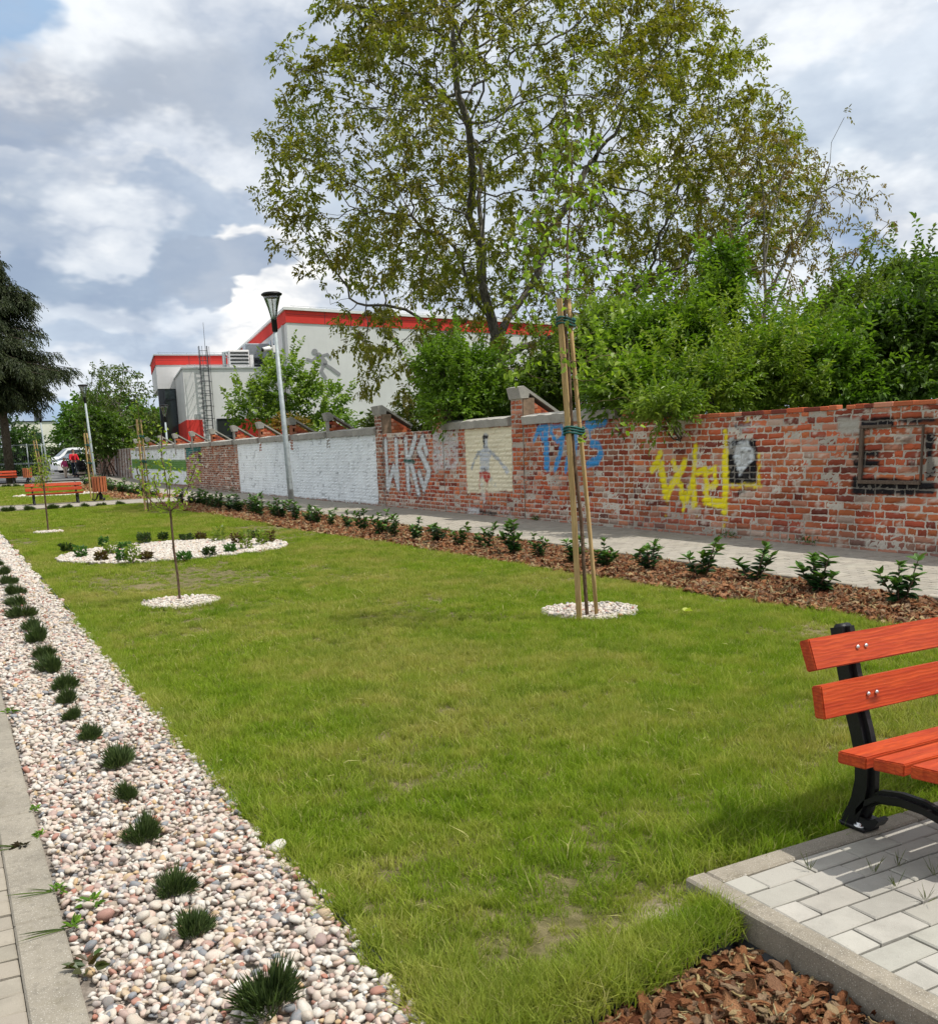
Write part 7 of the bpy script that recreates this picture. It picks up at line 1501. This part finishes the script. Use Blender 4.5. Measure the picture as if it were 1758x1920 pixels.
def skin(name, joints, edges, radii, mat, parent, sub=2):
    me = bpy.data.meshes.new(name); me.from_pydata([tuple(j) for j in joints], edges, []); me.materials.append(mat); o = bpy.data.objects.new(name, me); COL.objects.link(o); o.parent = parent
    sm = o.modifiers.new('skin', 'SKIN'); sm.use_smooth_shade = True
    for i, v in enumerate(me.skin_vertices[0].data): v.radius = (radii[i], radii[i]) if not isinstance(radii[i], tuple) else radii[i]; v.use_root = (i == 0)
    ss = o.modifiers.new('sub', 'SUBSURF'); ss.levels = sub; ss.render_levels = sub; return o
def person(label, loc, rz, h, skinm, top, legs, shoes, hair, hands, group=None, long_hair=False):
    """h: height; hands: two hand positions in the figure's own frame (facing -Y)"""
    root = empty('person', loc, rz); tag(root, label, 'person', group); k = h/1.75
    J = []; E = []; R = []
    def j(p, r, par=None): J.append(np.array(p)*k); R.append(r*k if not isinstance(r, tuple) else tuple(q*k for q in r)); (E.append((par, len(J)-1)) if par is not None else None); return len(J)-1
    pel = j((0, 0, .93), (.15, .11)); wa = j((0, 0, 1.10), (.135, .10), pel); chs = j((0, -.01, 1.30), (.165, .115), wa); nb = j((0, 0, 1.46), .06, chs); nk = j((0, -.01, 1.52), .052, nb); hd = j((0, -.02, 1.62), (.075, .09), nk); j((0, -.01, 1.71), (.065, .075), hd)
    nose = j((0, -.105, 1.61), .016, hd)
    for s in (-1, 1):
        sh = j((s*.19, 0, 1.40), .06, chs); H = np.array(hands[0 if s < 0 else 1]); S = np.array([s*.19, 0, 1.40]); el = (S+H)/2+np.array([s*.05, .10, -.06]); e = j(el, .045, sh); w = j(H-(H-el)*.12, .03, e); hnd = j(H, .032, w)
        for f in range(4): j(H+np.array([s*.008*(f-1.5), -.05-.008*(1.5-abs(f-1.5)), -.035]), .0095, hnd)
        j(H+np.array([-s*.035, -.02, -.01]), .010, hnd)
        hp = j((s*.095, 0, .88), .095, pel); kn = j((s*.11, -.02+.06*s, .50), .062, hp); an = j((s*.11, .02+.10*s, .09), .042, kn); j((s*.12, -.13+.10*s, .04), .038, an)
    skin('body', J, E, R, skinm, root)
    TJ, TE, TR = [], [], []
    def t(p, r, par=None): TJ.append(np.array(p)*k); TR.append(r*k if not isinstance(r, tuple) else tuple(q*k for q in r)); (TE.append((par, len(TJ)-1)) if par is not None else None); return len(TJ)-1
    a = t((0, 0, .90), (.175, .135)); b = t((0, 0, 1.10), (.16, .125), a); c = t((0, -.005, 1.32), (.185, .135), b); t((0, 0, 1.44), (.09, .08), c)
    for s in (-1, 1):
        sh = t((s*.19, 0, 1.40), .075, c); H = np.array(hands[0 if s < 0 else 1]); S = np.array([s*.19, 0, 1.40]); el = (S+H)/2+np.array([s*.05, .10, -.06]); e = t(el, .06, sh); t(el+(H-el)*.75, .045, e)
    skin('jacket', TJ, TE, TR, top, root)
    TJ, TE, TR = [], [], []; a = t((0, 0, .93), (.165, .125))
    for s in (-1, 1): hp = t((s*.095, 0, .86), .11, a); kn = t((s*.11, -.02+.06*s, .50), .08, hp); t((s*.11, .02+.10*s, .10), .062, kn)
    skin('trousers', TJ, TE, TR, legs, root)
    for s in (-1, 1): mb = MB(); mb.sphere((s*.12*k, (-.07+.10*s)*k, .045*k), .055*k, 10, sc=(.8, 2.3, .8)); mb.obj('shoe', shoes, root)
    mb = MB(); mb.sphere((0, .018*k, 1.665*k), .105*k, 14, sc=(.92, 1.02, 1.0)); 
    if long_hair: mb.tube([(0, .09*k, 1.68*k), (0, .14*k, 1.55*k), (0, .12*k, 1.38*k)], [.04*k, .045*k, .02*k], 8)
    mb.obj('hair', hair, root)
    for s in (-1, 1): mb = MB(); mb.sphere((s*.032*k, -.098*k, 1.635*k), .011*k, 8); mb.obj('eye', M['dark'], root); mb = MB(); mb.sphere((s*.082*k, .0, 1.62*k), .022*k, 8, sc=(.5, .8, 1.2)); mb.obj('ear', skinm, root)
    return root
M['skin'] = m_simple('skin', (.55, .32, .23), .6, .05); M['red_cloth'] = m_simple('red_cloth', (.60, .02, .035), .8, .08); M['denim'] = m_simple('dark_denim', (.025, .035, .055), .9, .1); M['pink_cloth'] = m_simple('pink_cloth', (.55, .06, .20), .8, .08); M['cream_cloth'] = m_simple('cream_cloth', (.62, .50, .40), .85, .06); M['hair_dark'] = m_simple('dark_hair', (.03, .02, .015), .7); M['hair_fair'] = m_simple('fair_hair', (.28, .17, .09), .7); M['shoe'] = m_simple('shoes', (.05, .05, .055), .6)
def build_people():
    Y = 65.0; p = at(140, 880, Y); z = float(hz(Y))
    man = person('person in a red shirt and dark jeans standing behind a black stroller', (p[0], Y, z), .15, 1.72, M['skin'], M['red_cloth'], M['denim'], M['shoe'], M['hair_dark'], [(-.20, -.42, 1.02), (.20, -.42, 1.02)])
    p2 = at(122, 880, Y-1.0); ch = person('child in a pink jacket and cream trousers walking beside the stroller', (p2[0], Y-1, z), .5, 1.22, M['skin'], M['pink_cloth'], M['cream_cloth'], M['shoe'], M['hair_fair'], [(-.27, -.08, .85), (.27, -.06, .85)], None, True)
    st = empty('stroller', (p[0]+.28, Y-.75, z), .15); tag(st, 'black baby stroller with its hood up in front of the person in red', 'stroller')
    mb = MB(); mb.sphere((0, 0, .80), .30, 14, sc=(.9, 1.1, .85)); mb.obj('hood', M['black_cloth'], st)
    mb = MB(); mb.prism([(-.42, .45), (.25, .42), (.30, .62), (.22, .78), (-.40, .60)], 'x', -.22, .22); mb.obj('seat', M['black_cloth'], st)
    mb = MB()
    for s in (-1, 1): mb.tube([(s*.24, .45, 1.03), (s*.25, .15, .62), (s*.26, -.30, .16)], .014, 6); mb.tube([(s*.25, -.05, .50), (s*.27, .36, .16)], .014, 6)
    mb.tube([(-.24, .45, 1.03), (.24, .45, 1.03)], .018, 6); mb.obj('frame', M['steel'], st)
    mb = MB(); mb.box(-.20, .20, -.25, .28, .20, .32, bevel=.03); mb.obj('basket', M['cream_cloth'], st)
    for x in (-.28, .28):
        for y, r in ((-.34, .11), (.38, .14)):
            mb = MB(); a = np.linspace(0, 6.283, 17); mb.tube([(x, y+r*math.cos(q), r+r*.92*math.sin(q)) for q in a], .018, 6); mb.tube([(x-.02, y, r), (x+.02, y, r)], .03, 8)
            for q in a[:-1:4]: mb.tube([(x, y, r), (x, y+r*math.cos(q), r+r*.92*math.sin(q))], .006, 4)
            mb.obj('wheel', M['black'], st)
M['black_cloth'] = m_simple('black_cloth', (.012, .012, .014), .9, .1)
build_people()
